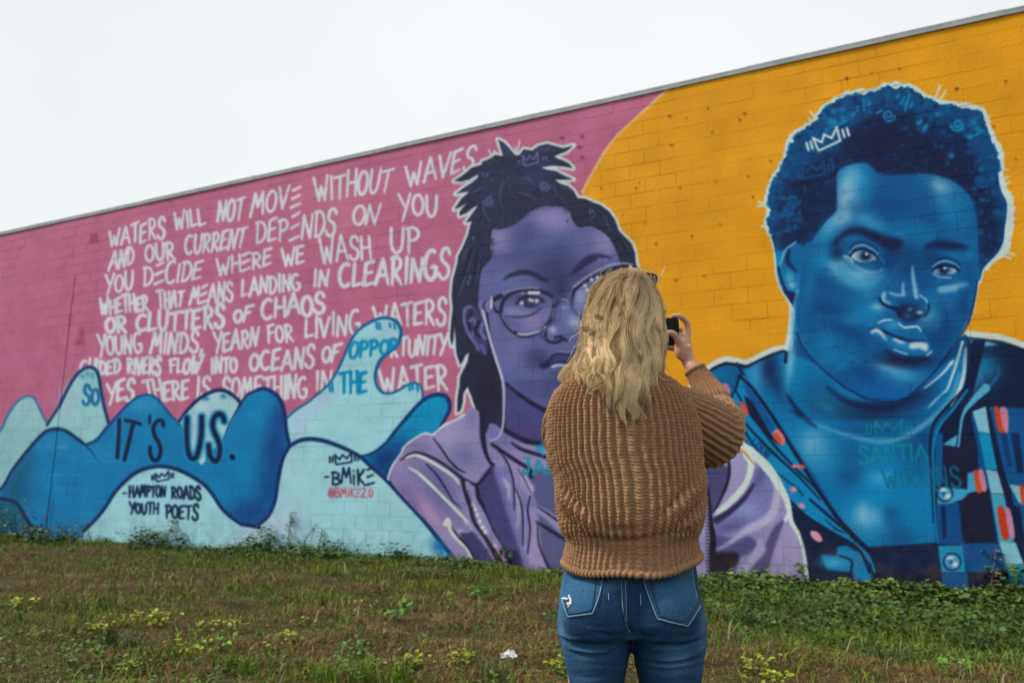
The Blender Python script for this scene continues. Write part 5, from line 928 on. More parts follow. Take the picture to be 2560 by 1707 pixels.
r = np.random.default_rng(51); X, Y = scatter(900, 3.2, 52); g = fbm(X, Y, 1.3, 53); k = g > -.1; X, Y = X[k], Y[k]; m_ = 14
X2 = np.repeat(X, m_) + r.normal(0, .06, len(X) * m_); Y2 = np.repeat(Y, m_) + r.normal(0, .06, len(X) * m_); tone_ = np.repeat(r.uniform(.6, 1.5, (len(X), 1)) * np.where((r.random(len(X)) < .2)[:, None], np.array([.13, .16, .02]), np.array([.055, .10, .02])), m_, 0) * r.uniform(.6, 1.4, (len(X) * m_, 1))
k = walldist(X2, Y2) > .06; VT, QT, cT = leaves(X2[k], Y2[k], gz(X2, Y2)[k] + r.uniform(.01, .07, k.sum()), r.uniform(.018, .045, k.sum()), tone_[k], 54)
M_leaf = material('weed_leaf', rough=.5, spec=.22); attr_col(M_leaf)
link('low_leaves', mesh_np('low_leaves', VT, QT, M_leaf, cols=cT), kind='stuff')
link('wall_foot_weeds', mesh_np('wall_foot_weeds', V, Q, M_leaf, cols=c), kind='stuff')

# single weeds one can point at
def weed(x, y, h, nl, ls, col, label, cat='weed', lean=(0, 0), seedn=0, stem=(.10, .13, .03), grp=None, spread=.03, rosette=False):
    r = np.random.default_rng(seedn); z = float(gz(x, y)); e = empty('weed', (x, y, z), label=label, category=cat)
    if grp: e['group'] = grp
    pts = smoothcurve([(0, 0, -.02), (lean[0] * .3, lean[1] * .3, h * .45), (lean[0] * .8, lean[1] * .8, h * .8), (lean[0], lean[1], h)], 5)
    V, Fq = tube(pts, np.linspace(.006, .003, len(pts)) * (1.3 if y > 6 else .8), 5); ms = material('weed_stem', stem, .6); link('stem', mesh_np('stem', V, Fq, ms), e)
    t = r.uniform(.05 if rosette else .2, 1, nl); p = pts[(t * (len(pts) - 1)).astype(int)]
    c = np.array(col) * r.uniform(.65, 1.35, (nl, 1))
    V, Q, c = leaves(p[:, 0] + r.normal(0, spread, nl), p[:, 1] + r.normal(0, spread, nl), p[:, 2], r.uniform(.7, 1.4, nl) * ls * (1.35 if y > 6 else 1), c, seedn + 7)
    link('leaves', mesh_np('leaves', V, Q, M_leaf, cols=c), e, kind='stuff')
def on_ground(pxl, pyl):
    r = ray(pxl, pyl); t = -CAM_Z / r[2]; return r[0] * t, r[1] * t
q = at_wall(735, .05); weed(*q, .62, 34, .035, (.16, .14, .03), 'tall thin yellowing weed standing against the pale blue paint below the signature', lean=(.03, 0), seedn=1)
q = at_wall(768, .06); weed(*q, .55, 16, .03, (.12, .05, .02), 'reddish weed leaning right against the pale blue paint', lean=(.28, -.03), seedn=2, stem=(.16, .06, .03))
q = at_wall(812, .06); weed(*q, .38, 22, .035, (.18, .15, .03), 'short yellow weed right of the reddish leaning weed', lean=(.04, 0), seedn=3)
q = at_wall(128, .08); weed(*q, .75, 6, .02, (.14, .05, .04), 'bare red stalk against the deep blue paint on the far left', lean=(.18, 0), seedn=4, stem=(.25, .07, .06))
q = at_wall(440, .08); weed(*q, .45, 20, .04, (.20, .17, .05), 'dry straw coloured weed under the poets signature', lean=(.1, 0), seedn=5)
q = at_wall(1262, .1); weed(*q, .26, 40, .05, (.04, .08, .02), 'dark leafy weed at the foot of the blue line left of the purple jacket', seedn=6, spread=.07)
q = at_wall(1990, .12); weed(*q, .30, 26, .05, (.09, .15, .03), 'green weed rising in front of the painted blue shirt hem', seedn=7, spread=.05)
q = at_wall(2440, .07); weed(*q, .50, 24, .04, (.16, .15, .03), 'yellow green weed with bare red twigs before the checked shirt', lean=(.1, 0), seedn=8, stem=(.18, .06, .03), spread=.05)
q = at_wall(2500, .15); weed(*q, .32, 60, .055, (.06, .12, .025), 'round leafy weed at the right end beside the red twigs', seedn=9, spread=.09)
YG = (.22, .27, .02)
LOW = [((335, 1555), 'yellow green sprig spreading in the brown thatch, longest of its row'), ((385, 1560), 'small yellow sprig at the right end of the longest one'), ((235, 1585), 'round yellow green weed left of the longest yellow sprig'),
       ((505, 1570), 'pale yellow sprig in the middle of the thatch'), ((575, 1560), 'narrow yellow sprig right of the pale one'), ((690, 1605), 'arching yellow green sprig standing in the bare brown patch'), ((465, 1640), 'low yellow sprig creeping over the lower thatch'),
       ((540, 1622), 'green spray of leaves just above the creeping sprig'), ((885, 1620), 'leafy yellow green weed with upright blades beside it'), ((1135, 1660), 'bright little weed left of the crumpled white litter'), ((1010, 1665), 'yellow tipped weed low in front of the bare patch'),
       ((1405, 1680), 'bright leafy weed touching the left leg of the jeans'), ((300, 1700), 'yellow moss like weed at the bottom edge on the left'), ((1920, 1690), 'yellow green weed in the thatch right of the jeans'), ((1880, 1660), 'thin yellow weed behind the one right of the jeans'), ((40, 1515), 'small yellow weed at the far left edge'), ((990, 1545), 'fresh green clump in the middle of the green strip'), ((2365, 1690), 'faded green weed at the lower right'), ((1190, 1480), 'thin green weed below the purple jacket sleeve')]
for i, ((a, b_), lb) in enumerate(LOW):
    x, y = on_ground(a, b_ + 12); wide = .10 if i in (0, 6) else .05
    weed(x, y, .10 if i != 16 else .14, 46 if i not in (0, 11) else 90, .034, YG if i not in (7, 8, 16, 17, 18) else (.10, .22, .03), lb, lean=(wide, 0), seedn=30 + i, spread=wide, rosette=True)
# grass tufts with long blades in the near foreground
TUF = [((905, 1700), 'clump of long bright grass blades at the bottom below the bare patch'), ((1000, 1700), 'upright bright grass tuft right of the long bladed clump'), ((590, 1690), 'pale grass tuft near the bottom centre left'), ((820, 1705), 'wide leaved grass clump at the bottom edge'), ((1230, 1700), 'grey green grass tuft below the white litter'), ((330, 1640), 'thin green blades left of the creeping yellow sprig'), ((270, 1610), 'tuft of green blades under the round yellow weed'), ((2150, 1520), 'dark grass tussock in the green right half'), ((2330, 1540), 'dark tussock nearest the right leaf bank'), ((2440, 1600), 'arching pale grass tussock on the right'), ((1860, 1545), 'grass tussock right of the jeans pocket'), ((2230, 1640), 'thin dry tussock lower right')]
for i, ((a, b_), lb) in enumerate(TUF):
    x, y = on_ground(a, b_ + 8); rr_ = np.random.default_rng(70 + i); m_ = 70
    X = x + rr_.normal(0, .035 + .02 * (i % 3), m_); Yv = y + rr_.normal(0, .035, m_); cl = (np.array([.12, .22, .02]) if i < 4 else np.array([.085, .12, .05])) * rr_.uniform(.5, 1.3, (m_, 1))
    V, Q, T, c = blades(X, Yv, rr_.uniform(.08, .2, m_), rr_.uniform(.005, .011, m_), rr_.uniform(.2, 1.1, m_), cl, 90 + i)
    V = V - np.array([x, y, float(gz(x, y))], np.float32); o = link('grass_tuft', mesh_np('grass_tuft', V, [Q, T], M_grass, cols=c), label=lb, category='grass tuft'); o.location = (x, y, float(gz(x, y)))
# crumpled litter
x, y = on_ground(1272, 1660); r = np.random.default_rng(2); n = 12; a, b_ = np.meshgrid(np.linspace(-1, 1, n), np.linspace(-1, 1, n)); Zc_ = .035 * np.exp(-(a ** 2 + b_ ** 2)) + r.normal(0, .009, (n, n)); V = np.stack([a * .045 + r.normal(0, .006, (n, n)), b_ * .03 + r.normal(0, .006, (n, n)), Zc_ + .012], -1).reshape(-1, 3)
i = np.arange(n - 1)[:, None] * n; j = np.arange(n - 1)[None]; Q = np.stack([i + j, i + j + 1, i + n + j + 1, i + n + j], -1).reshape(-1, 4)
V2 = V.copy(); V2[:, 2] -= .0015; o = link('litter', mesh_np('litter', np.vstack([V, V2]), [Q, Q[:, ::-1] + n * n], material('white_paper', (.7, .7, .68), .7)), label='crumpled white scrap of paper lying in the dry grass', category='litter'); o.location = (x, y, float(gz(x, y)) + .03)

# ---------------------------------------------------------------- the woman, seen from behind
PY0 = 1.70
person = empty('person', (float(W(1575, 1180, PY0)[0]), PY0, 0), label='woman seen from behind in brown knit sweater and blue jeans photographing the wall', category='person')
OFF = np.array([person.location.x, PY0, 0.])
def pmesh(name, V, Fq, mat, smooth=True, cols=None, parent=person, **kw):
    return link(name, mesh_np(name, np.asarray(V) - OFF, Fq, mat, smooth, cols), parent, **kw)
def grid_faces(nr, nc, wrap=True):
    i = np.arange(nr - 1)[:, None] * nc; m = nc if wrap else nc - 1; j = np.arange(m)[None]; k = (j + 1) % nc
    return np.stack([i + j, i + k, i + nc + k, i + nc + j], -1).reshape(-1, 4)
def remesh(Vs, Fs, voxel, smooth_it=4):
    """fuse closed shells into one skin"""
    V = np.vstack(Vs); o = 0; me = bpy.data.meshes.new('tmp'); faces = []
    for v, fs in zip(Vs, Fs):
        for f in (fs if isinstance(fs, list) else [fs]): faces += (np.asarray(f) + o).tolist()
        o += len(v)
    me.from_pydata(V.tolist(), [], faces); ob = bpy.data.objects.new('tmp', me); C.objects.link(ob)
    m = ob.modifiers.new('r', 'REMESH'); m.mode = 'VOXEL'; m.voxel_size = voxel
    s = ob.modifiers.new('s', 'SMOOTH'); s.factor = .6; s.iterations = smooth_it
    dg = bpy.context.evaluated_depsgraph_get(); e = ob.evaluated_get(dg); r = e.to_mesh()
    v = np.empty(len(r.vertices) * 3, np.float32); r.vertices.foreach_get('co', v)
    lt = np.empty(len(r.polygons), np.int32); r.polygons.foreach_get('loop_total', lt); vi = np.empty(len(r.loops), np.int32); r.loops.foreach_get('vertex_index', vi)
    st = np.concatenate([[0], np.cumsum(lt)[:-1]]); q = st[lt == 4]; t = st[lt == 3]
    Fo = [vi[q[:, None] + np.arange(4)]]
    if len(t): Fo.append(vi[t[:, None] + np.arange(3)])
    e.to_mesh_clear(); bpy.data.objects.remove(ob); bpy.data.meshes.remove(me)
    return v.reshape(-1, 3).astype(float), Fo
def normals(V, Fs):
    Nn = np.zeros_like(V)
    for f in Fs:
        n = np.cross(V[f[:, 1]] - V[f[:, 0]], V[f[:, 2]] - V[f[:, 0]])
        for k in range(f.shape[1]): np.add.at(Nn, f[:, k], n)
    return Nn / (np.linalg.norm(Nn, axis=1)[:, None] + 1e-12)
def ellipsoid(c, r, n=24, rot=None):
    a = np.linspace(0, np.pi, n)[:, None]; b = np.linspace(0, 2 * np.pi, 2 * n, endpoint=False)[None]
    a = a.clip(.02, np.pi - .02)
    V = np.stack([np.sin(a) * np.cos(b), np.sin(a) * np.sin(b), np.cos(a) + 0 * b], -1).reshape(-1, 3) * np.array(r)
    if rot is not None: V = V @ np.array(rot).T
    return V + np.array(c), [grid_faces(n, 2 * n), np.arange(2 * n)[None], (np.arange(2 * n)[::-1] + (n - 1) * 2 * n)[None]]
def px_of(V):
    Yc, Zc = V[:, 1], V[:, 2] - CAM_Z; d = Yc * cP + Zc * sP
    return CXP + F * V[:, 0] / d, CYP - F * (-Yc * sP + Zc * cP) / d

# ---- key points (skeleton)
HEAD = W(1560, 780, 1.715); NECK = W(1562, 930, 1.73)
SHR, SHL = W(1668, 990, 1.72), W(1425, 995, 1.74)
ELR, WRR = W(1798, 1085, 1.89), W(1722, 905, 2.02)
ELL, WRL = W(1392, 1105, 1.98), W(1530, 905, 2.10)

# ---- body (one skin: head, neck, trunk, arms, hands, legs)
M_skin = material('skin', (.50, .28, .18), .5, .3); noise_col(M_skin, 40, (.44, .23, .15), (.58, .34, .23), 5, bump=.15, bdist=.001)
M_skin.node_tree.nodes['Principled BSDF'].inputs['Subsurface Weight'].default_value = .12; M_skin.node_tree.nodes['Principled BSDF'].inputs['Subsurface Radius'].default_value = (.01, .004, .002)
Vs, Fs = [], []
def add(vf): Vs.append(vf[0]); Fs.append(vf[1])
add(ellipsoid(HEAD + [0, .005, .005], (.070, .086, .094))); add(ellipsoid(HEAD + [0, .045, -.055], (.052, .055, .062)))   # skull, jaw
add(ellipsoid(HEAD + [0, .106, -.022], (.013, .018, .022), 12)); add(ellipsoid(HEAD + [0, .094, -.058], (.022, .012, .008), 12))                  # nose, lips
for s in (-1, 1):
    add(ellipsoid(HEAD + [s * .074, .002, -.02], (.008, .018, .03), 12)); add(ellipsoid(HEAD + [s * .03, .086, .012], (.016, .010, .007), 12))
add(tube([HEAD + [0, .0, -.06], NECK, NECK + [0, -.01, -.06]], [.050, .052, .06], 20))
add(tube([NECK + [0, 0, -.02], W(1560, 1080, 1.72), W(1562, 1250, 1.70), W(1570, 1400, 1.70)], [.06, .09, .09, .085], 24))
SLR = [W(1600, 990, 1.70), W(1650, 1008, 1.695), W(1700, 1036, 1.72), W(1742, 1064, 1.79), W(1776, 1082, 1.87), W(1790, 1062, 1.93), W(1782, 1010, 1.97), W(1760, 962, 1.99), W(1737, 924, 2.0)]
SLL = [W(1510, 990, 1.71), W(1472, 1004, 1.70), W(1437, 1030, 1.71), W(1434, 1072, 1.79), W(1440, 1100, 1.90), W(1450, 1100, 1.99), W(1462, 1040, 2.05), W(1490, 960, 2.09), W(1515, 925, 2.10)]
for SP, hand0 in ((SLR, WRR), (SLL, WRL)):
    add(tube(smoothcurve(SP + [hand0], 4), np.interp(np.linspace(0, 1, 37), [0, .2, .5, .6, .85, 1], [.03, .036, .034, .030, .021, .018]), 18))
# right hand holding the phone: palm, thumb from its side, four fingers bent round the far side
Yh = 2.03
PHY = 2.015
pw = W(1722, 905, 2.02)
def finger(pts, r): add(tube(smoothcurve(pts, 5), np.interp(np.linspace(0, 1, (len(pts) - 1) * 5 + 1), [0, .9, 1], [r, r * .82, r * .55]), 12)); add(ellipsoid(pts[-1], (r * .72,) * 3, 8))
add(ellipsoid(W(1707, 868, 2.025), (.028, .015, .043), 16, Matrix.Rotation(math.radians(-8), 3, 'Y'))); add(ellipsoid(W(1700, 872, 2.01), (.017, .016, .032), 14))
add(tube([W(1726, 914, 2.02), W(1717, 893, 2.022), W(1709, 870, 2.025)], [.019, .020, .025], 14))
finger([W(1701, 878, 2.01), W(1696, 855, 2.0), W(1689, 840, 1.996), W(1680, 833, 1.992), W(1671, 831, 1.992)], .0115)
finger([W(1716, 856, 2.028), W(1720, 835, 2.03), W(1719, 815, 2.032), W(1713, 801, 2.028), W(1699, 791, 2.022), W(1683, 789.5, 2.018)], .0102)
finger([W(1716, 860, 2.035), W(1717, 840, 2.052), W(1706, 825, 2.062), W(1688, 822, 2.062), W(1668, 824, 2.058)], .0100)
finger([W(1712, 868, 2.04), W(1710, 850, 2.056), W(1697, 842, 2.064), W(1680, 842, 2.062), W(1664, 843, 2.058)], .0096)
finger([W(1705, 880, 2.03), W(1696, 872, 2.036), W(1682, 871, 2.034), W(1668, 870, 2.03), W(1655, 869, 2.026)], .0088)
# left hand on the phone's other end
add(ellipsoid(W(1540, 868, 2.05), (.028, .016, .042), 16)); add(tube([WRL, W(1535, 892, 2.08), W(1540, 870, 2.052)], [.022, .023, .026], 14))
finger([W(1548, 876, 2.03), W(1556, 856, 2.005), W(1566, 842, 1.998), W(1578, 838, 1.996)], .011)
finger([W(1530, 855, 2.05), W(1528, 825, 2.05), W(1536, 802, 2.04), W(1552, 790, 2.022), W(1566, 789, 2.018)], .0100)
for i, yy in enumerate((824, 840, 855)): finger([W(1532, 860 + 6 * i, 2.06), W(1530, yy + 6, 2.066), W(1546, yy, 2.070), W(1566, yy, 2.062)], .0096)
# legs to the ground
LEGS = []
for s, (t0, t1) in ((-1, (1490, 1486)), (1, (1668, 1674))):
    hip = W(t0, 1560, 1.70); kn = W(t1, 1750, 1.72); kn[2] = .47; kn[0] = W(t1, 1700, 1.72)[0]
    an = kn.copy(); an[2] = .08; an[0] += .01 * s; LEGS.append((hip, kn, an))
    add(tube([hip, kn, an], [.07, .05, .035], 16)); add(tube([an, an + [0, .03, -.03], an + [0, .16, -.06]], [.035, .035, .022], 12))
V, Fq = remesh(Vs, Fs, .0032, 3)
body_V, body_F = V, Fq
pmesh('body', V, Fq, M_skin)
M_eye = material('eye_white', (.8, .8, .78), .2, .5); M_iris = material('iris', (.05, .1, .12), .2, .5)

# ---- sneakers (below the frame)
for hip, kn, an in LEGS:
    V, Fq = ellipsoid(an + [0, .07, -.035], (.048, .135, .05), 16); V[:, 2] = np.maximum(V[:, 2], 0.0)
    pmesh('shoe', V, Fq, material('shoe_canvas', (.75, .73, .70), .7))

# ---- jeans
JP = [(1395, 1417, 1737, .100), (1417, 1413, 1741, .105), (1443, 1408, 1744, .112), (1470, 1403, 1748, .117), (1497, 1400, 1754, .121), (1520, 1397, 1760, .123), (1540, 1395, 1764, .123), (1560, 1393, 1766, .121), (1580, 1393, 1767, .117)]
Vs, Fs = [], []
ph = np.linspace(0, 2 * np.pi, 64, endpoint=False)
rows = []
for py, l, r_, d in JP:
    a, b = W(l, py, PY0), W(r_, py, PY0); c = (a + b) / 2; hw = (b[0] - a[0]) / 2; e = 2 / 2.35
    rows.append(np.stack([c[0] + hw * np.sign(np.cos(ph)) * abs(np.cos(ph)) ** e, PY0 + .012 + d * .86 * np.sign(np.sin(ph)) * abs(np.sin(ph)) ** e, c[2] + 0 * ph], 1))
V = np.vstack(rows); n = len(ph); Vs.append(V); Fs.append([grid_faces(len(rows), n)[:, ::-1], np.arange(n)[None], (np.arange(n)[::-1] + (len(rows) - 1) * n)[None]])
for s in (-1, 1):
    gc = W(1575 + s * 80, 1528, PY0 - .045); Vs_, Fs_ = ellipsoid(gc, (.083, .078, .088), 24, Matrix.Rotation(math.radians(8 * s), 3, 'Y')); Vs.append(Vs_); Fs.append(Fs_)
LL = [(1540, 1396, 1574), (1582, 1394, 1577), (1600, 1400, 1577), (1625, 1405, 1574), (1651, 1411, 1570), (1680, 1418, 1564), (1707, 1424, 1559), (1800, 1440, 1556)]
RL = [(1540, 1580, 1764), (1582, 1577, 1766), (1600, 1579, 1765), (1625, 1583, 1762), (1651, 1588, 1757), (1680, 1593, 1754), (1707, 1599, 1751), (1800, 1602, 1736)]
for tab, (hip, kn, an) in ((LL, LEGS[0]), (RL, LEGS[1])):
    rows = []
    for k, (py, l, r_) in enumerate(tab):
        a, b = W(l, py, 1.695), W(r_, py, 1.695); c = (a + b) / 2; hw = (b[0] - a[0]) / 2; dd = [.095, .098, .097, .095, .092, .089, .086, .078][k]
        rows.append(np.stack([c[0] + hw * np.cos(ph), 1.70 + dd * np.sin(ph), c[2] + 0 * ph], 1))
    x0 = rows[-1].mean(0)
    for z, rr0 in ((.62, .072), (.50, .062), (.40, .058), (.25, .052), (.12, .048), (.07, .05)):
        f_ = (x0[2] - z) / (x0[2] - .07); cx = x0[0] * (1 - f_) + an[0] * f_
        rows.append(np.stack([cx + rr0 * np.cos(ph), 1.705 + rr0 * 1.08 * np.sin(ph), z + 0 * ph], 1))
    V = np.vstack(rows); Vs.append(V); Fs.append([grid_faces(len(rows), n)[:, ::-1], np.arange(n)[None], (np.arange(n)[::-1] + (len(rows) - 1) * n)[None]])
V, Fq = remesh(Vs, Fs, .0045, 7)
Nn = normals(V, Fq); X_, Y_ = px_of(V); back = np.clip(-Nn[:, 1] * 1.6, 0, 1)
def fold(pts, wd, h):
    """soft ridge (h>0) or crease (h<0) along a line of sight-plane points"""
    P = smoothcurve(np.array(pts, float), 6); d = np.full(len(V), 1e9); tt = np.zeros(len(V))
    for i in range(len(P) - 1):
        a, b = P[i], P[i + 1]; ab = b - a; t = np.clip(((X_ - a[0]) * ab[0] + (Y_ - a[1]) * ab[1]) / (ab @ ab + 1e-9), 0, 1)
        q = np.hypot(X_ - a[0] - t * ab[0], Y_ - a[1] - t * ab[1]); m = q < d; d[m] = q[m]; tt[m] = (i + t[m]) / (len(P) - 1)
    return h * np.exp(-(d / wd) ** 2) * np.sin(np.pi * np.clip(tt * .9 + .05, 0, 1)) ** .6
zj = Z(1380, 1380, 4.795); D = np.zeros(len(V))
for pts, wd, h in (([(60, 980), (180, 1060), (400, 1130), (650, 1130), (850, 1060)], 9, -.006), ([(1000, 1060), (1200, 1130), (1450, 1140), (1680, 1090), (1850, 1000)], 9, -.0065),
   ([(60, 940), (140, 1000), (330, 1070)], 6, .005), ([(1500, 1080), (1700, 1040), (1850, 960)], 6, .004), ([(160, 1180), (350, 1220), (600, 1240), (760, 1200)], 6, -.0035), ([(200, 1150), (420, 1190), (640, 1190)], 5, .0035),
   ([(1150, 1220), (1350, 1220), (1600, 1190), (1830, 1110)], 6, -.004), ([(1250, 1290), (1500, 1280), (1800, 1200)], 5, .0035), ([(1100, 1310), (1300, 1340), (1550, 1330), (1790, 1270)], 6, -.004), ([(1120, 1390), (1350, 1420), (1600, 1400), (1780, 1350)], 5, -.003), ([(1150, 1350), (1400, 1370), (1700, 1330)], 4, .003),
   ([(1600, 1230), (1750, 1180), (1840, 1130)], 4, .003), ([(880, 700), (905, 850), (935, 960)], 6, -.006), ([(945, 920), (950, 980), (955, 1060)], 9, -.008), ([(200, 1480), (420, 1500), (640, 1470)], 7, -.002), ([(540, 960), (700, 1010), (860, 980)], 8, -.003), ([(1000, 980), (1150, 1020), (1300, 1000)], 8, -.003)):
    D += fold(zj(*pts), wd, h * 1.5)
rw_ = np.random.default_rng(12)
for _ in range(26):                                                # fine strain lines across the seat and thighs
    cx_, cy_ = rw_.choice([rw_.uniform(1405, 1560), rw_.uniform(1600, 1755)]), rw_.uniform(1560, 1700); l_ = rw_.uniform(18, 60); s_ = rw_.uniform(-6, 8)
    D += fold([(cx_ - l_, cy_ - s_), (cx_, cy_ + rw_.uniform(0, 5)), (cx_ + l_, cy_ - s_ * .4)], rw_.uniform(1.8, 3.6), rw_.choice([-1, 1]) * rw_.uniform(.0008, .002))
V = V + Nn * (D * back)[:, None]
jeans_V, jeans_F = V, Fq
# cloth colour: whisker fades and thigh wear, plus rim light painted down both sides
def g2(x, y, sx, sy, p): return np.exp(-((X_ - p[0]) / sx) ** 2 - ((Y_ - p[1]) / sy) ** 2)
fade_rim = .55 * g2(0, 0, 26, 34, zj((260, 430))[0]) + .5 * g2(0, 0, 14, 160, zj((110, 800))[0]) + .45 * g2(0, 0, 30, 14, zj((720, 400))[0]) + .35 * g2(0, 0, 40, 40, zj((1500, 450))[0]) + .3 * g2(0, 0, 14, 140, zj((1830, 900))[0]) + .3 * g2(0, 0, 50, 60, zj((330, 1400))[0]) * .6 + .3 * g2(0, 0, 40, 40, zj((1500, 1330))[0])
for pts, wd in (([(200, 1150), (420, 1190), (640, 1190)], 3), ([(1250, 1290), (1500, 1280), (1800, 1200)], 3), ([(1150, 1350), (1400, 1375), (1700, 1330)], 2.5), ([(60, 940), (140, 1000), (330, 1070)], 3), ([(1200, 1170), (1500, 1170), (1800, 1080)], 2.5)):
    fade_rim += fold(zj(*pts), wd, .35)
fade_rim = np.clip(fade_rim, 0, 1)[:, None]
cols = np.array([.012, .046, .108]) * (1 - fade_rim) + np.array([.085, .225, .37]) * fade_rim
M_denim = material('denim', rough=.85, spec=.15); nt, b = nodes(M_denim)
a_ = N(nt, 'ShaderNodeAttribute', attribute_name='Col'); tc = N(nt, 'ShaderNodeTexCoord'); nz = N(nt, 'ShaderNodeTexNoise'); nz.inputs['Scale'].default_value = 190; nz.inputs['Detail'].default_value = 3
nz2 = N(nt, 'ShaderNodeTexNoise'); nz2.inputs['Scale'].default_value = 90; nz2.inputs['Detail'].default_value = 8
for n_ in (nz, nz2): nt.links.new(tc.outputs['Object'], n_.inputs['Vector'])
ad = N(nt, 'ShaderNodeMath', operation='ADD'); nt.links.new(nz.outputs['Fac'], ad.inputs[0]); n2m = N(nt, 'ShaderNodeMapRange'); n2m.inputs['To Min'].default_value = .36; n2m.inputs['To Max'].default_value = .64; nt.links.new(nz2.outputs['Fac'], n2m.inputs['Value']); nt.links.new(n2m.outputs[0], ad.inputs[1])
mr = N(nt, 'ShaderNodeMapRange'); mr.inputs['From Min'].default_value = .7; mr.inputs['From Max'].default_value = 1.3; mr.inputs['To Min'].default_value = .72; mr.inputs['To Max'].default_value = 1.34; nt.links.new(ad.outputs[0], mr.inputs['Value'])
mm = N(nt, 'ShaderNodeVectorMath', operation='SCALE'); nt.links.new(a_.outputs['Color'], mm.inputs[0]); nt.links.new(mr.outputs[0], mm.inputs['Scale']); nt.links.new(mm.outputs[0], b.inputs['Base Color'])
bp = N(nt, 'ShaderNodeBump'); bp.inputs['Strength'].default_value = .7; bp.inputs['Distance'].default_value = .0015; nt.links.new(nz.outputs['Fac'], bp.inputs['Height']); nt.links.new(bp.outputs[0], b.inputs['Normal'])
jeans = pmesh('jeans', V, Fq, M_denim, cols=cols)
bvh = BVHTree.FromPolygons([tuple(v) for v in V], [tuple(int(i) for i in f) for fs in Fq for f in fs])
def on_cloth(p, lift=.0, tree=None):
    o = Vector((0, 0, CAM_Z)); d = Vector(ray(*p)).normalized(); h = (tree or bvh).ray_cast(o, d)
    return None if h[0] is None else (np.array(h[0]) + np.array(h[1]) * lift if h[1].dot(d) < 0 else np.array(h[0]) - np.array(h[1]) * lift)
def seam(pts, mat, r=.0008, lift=.0016, dash=False, name='stitching', par=jeans, n=10, tree=None):
    P = smoothcurve(np.array(pts, float), n) if len(pts) > 2 else np.linspace(np.array(pts[0], float), np.array(pts[1], float), n * 2)
    Q = [on_cloth(p, lift, tree) for p in P]; Q = [q for q in Q if q is not None]
    if len(Q) < 3: return
    if dash:
        prs = []
        for i in range(0, len(Q) - 1): a, b = Q[i], Q[i + 1]; prs.append(tube([a + (b - a) * .12, a + (b - a) * .5, a + (b - a) * .88], [r * .7, r, r * .7], 5))
        VV, FF = [], []; o = 0
        for v, f in prs: VV.append(v); FF += [np.asarray(k) + o for k in f]; o += len(v)
        q4 = np.vstack([f for f in FF if f.shape[1] == 4]); q5 = np.vstack([f for f in FF if f.shape[1] == 5]); return pmesh(name, np.vstack(VV), [q4, q5], mat, parent=par, kind='stuff')
    v, f = tube(Q, r, 6); return pmesh(name, v, f, mat, parent=par, cols=np.tile([.030, .095, .18], (len(v), 1)))
M_thread = material('pale_thread', (.22, .36, .46), .7); M_thread2 = material('dark_thread', (.022, .05, .09), .8)
def patch(outline, name, lift, mat, col, rim=None):
    """cloth panel cut to an outline and laid over the jeans"""
    O = np.array(outline, float); x0, y0 = O.min(0); x1, y1 = O.max(0); nx, ny = int((x1 - x0) / 2.0) + 2, int((y1 - y0) / 2.0) + 2
    tops, bots, keep = {}, {}, []
    def inside(x, y):
        c = False; n = len(O); j = n - 1
        for i in range(n):
            if (O[i, 1] > y) != (O[j, 1] > y) and x < (O[j, 0] - O[i, 0]) * (y - O[i, 1]) / (O[j, 1] - O[i, 1]) + O[i, 0]: c = not c
            j = i
        return c
    def snap(x, y):
        if inside(x, y): return x, y
        best = None
        for i in range(len(O)):
            a, b = O[i], O[(i + 1) % len(O)]; ab = b - a; t = np.clip(((x - a[0]) * ab[0] + (y - a[1]) * ab[1]) / (ab @ ab), 0, 1); q = a + t * ab; d = math.hypot(q[0] - x, q[1] - y)
            if best is None or d < best[0]: best = (d, q)
        return tuple(best[1])
    V, idx = [], {}
    Fq = []
    for j in range(ny):
        for i in range(nx):
            x, y = x0 + 2.0 * i, y0 + 2.0 * j
            if inside(x + 1, y + 1):
                f = []
                for a, b in ((i, j), (i, j + 1), (i + 1, j + 1), (i + 1, j)):
                    if (a, b) not in idx:
                        sx_, sy_ = snap(x0 + 2.0 * a, y0 + 2.0 * b); p = on_cloth((sx_, sy_), lift)
                        if p is None: idx[(a, b)] = -1
                        else: idx[(a, b)] = len(V); V.append(p)
                    f.append(idx[(a, b)])
                if min(f) >= 0: Fq.append(f)
    V = np.array(V); Fq = np.array(Fq)
    return pmesh(name, V, Fq, mat, cols=np.tile(col, (len(V), 1)), parent=jeans)
pkL = zj((128, 545), (200, 765), (488, 728), (560, 540), (602, 340), (530, 330), (380, 300), (240, 260), (160, 300), (140, 420)); pkR = zj((1085, 300), (1265, 790), (1615, 872), (1765, 640), (1742, 500), (1715, 400), (1700, 200), (1450, 230), (1200, 270))
pocket_l = patch(pkL, 'back_pocket', .0016, M_denim, np.array([.030, .105, .205])); pocket_r = patch(pkR, 'back_pocket', .0016, M_denim, np.array([.026, .092, .185]))
for q in (zj((128, 545), (165, 660), (200, 768)), zj((200, 768), (488, 732)), zj((488, 732), (560, 540), (602, 340))): seam(q, M_thread, .0011, .0030)
for q in (zj((1085, 300), (1170, 545), (1265, 792)), zj((1265, 792), (1440, 838), (1618, 875)), zj((1618, 875), (1690, 770), (1768, 640))): seam(q, M_thread, .0011, .0030)
for q in (zj((205, 735), (320, 722), (470, 690)), zj((470, 700), (500, 560), (525, 350)), zj((160, 560), (205, 735)), zj((1290, 755), (1440, 795), (1590, 825)), zj((1590, 825), (1660, 740), (1750, 600)), zj((1180, 330), (1235, 560), (1290, 755))): seam(q, M_thread2, .0014, .0026, n=8)
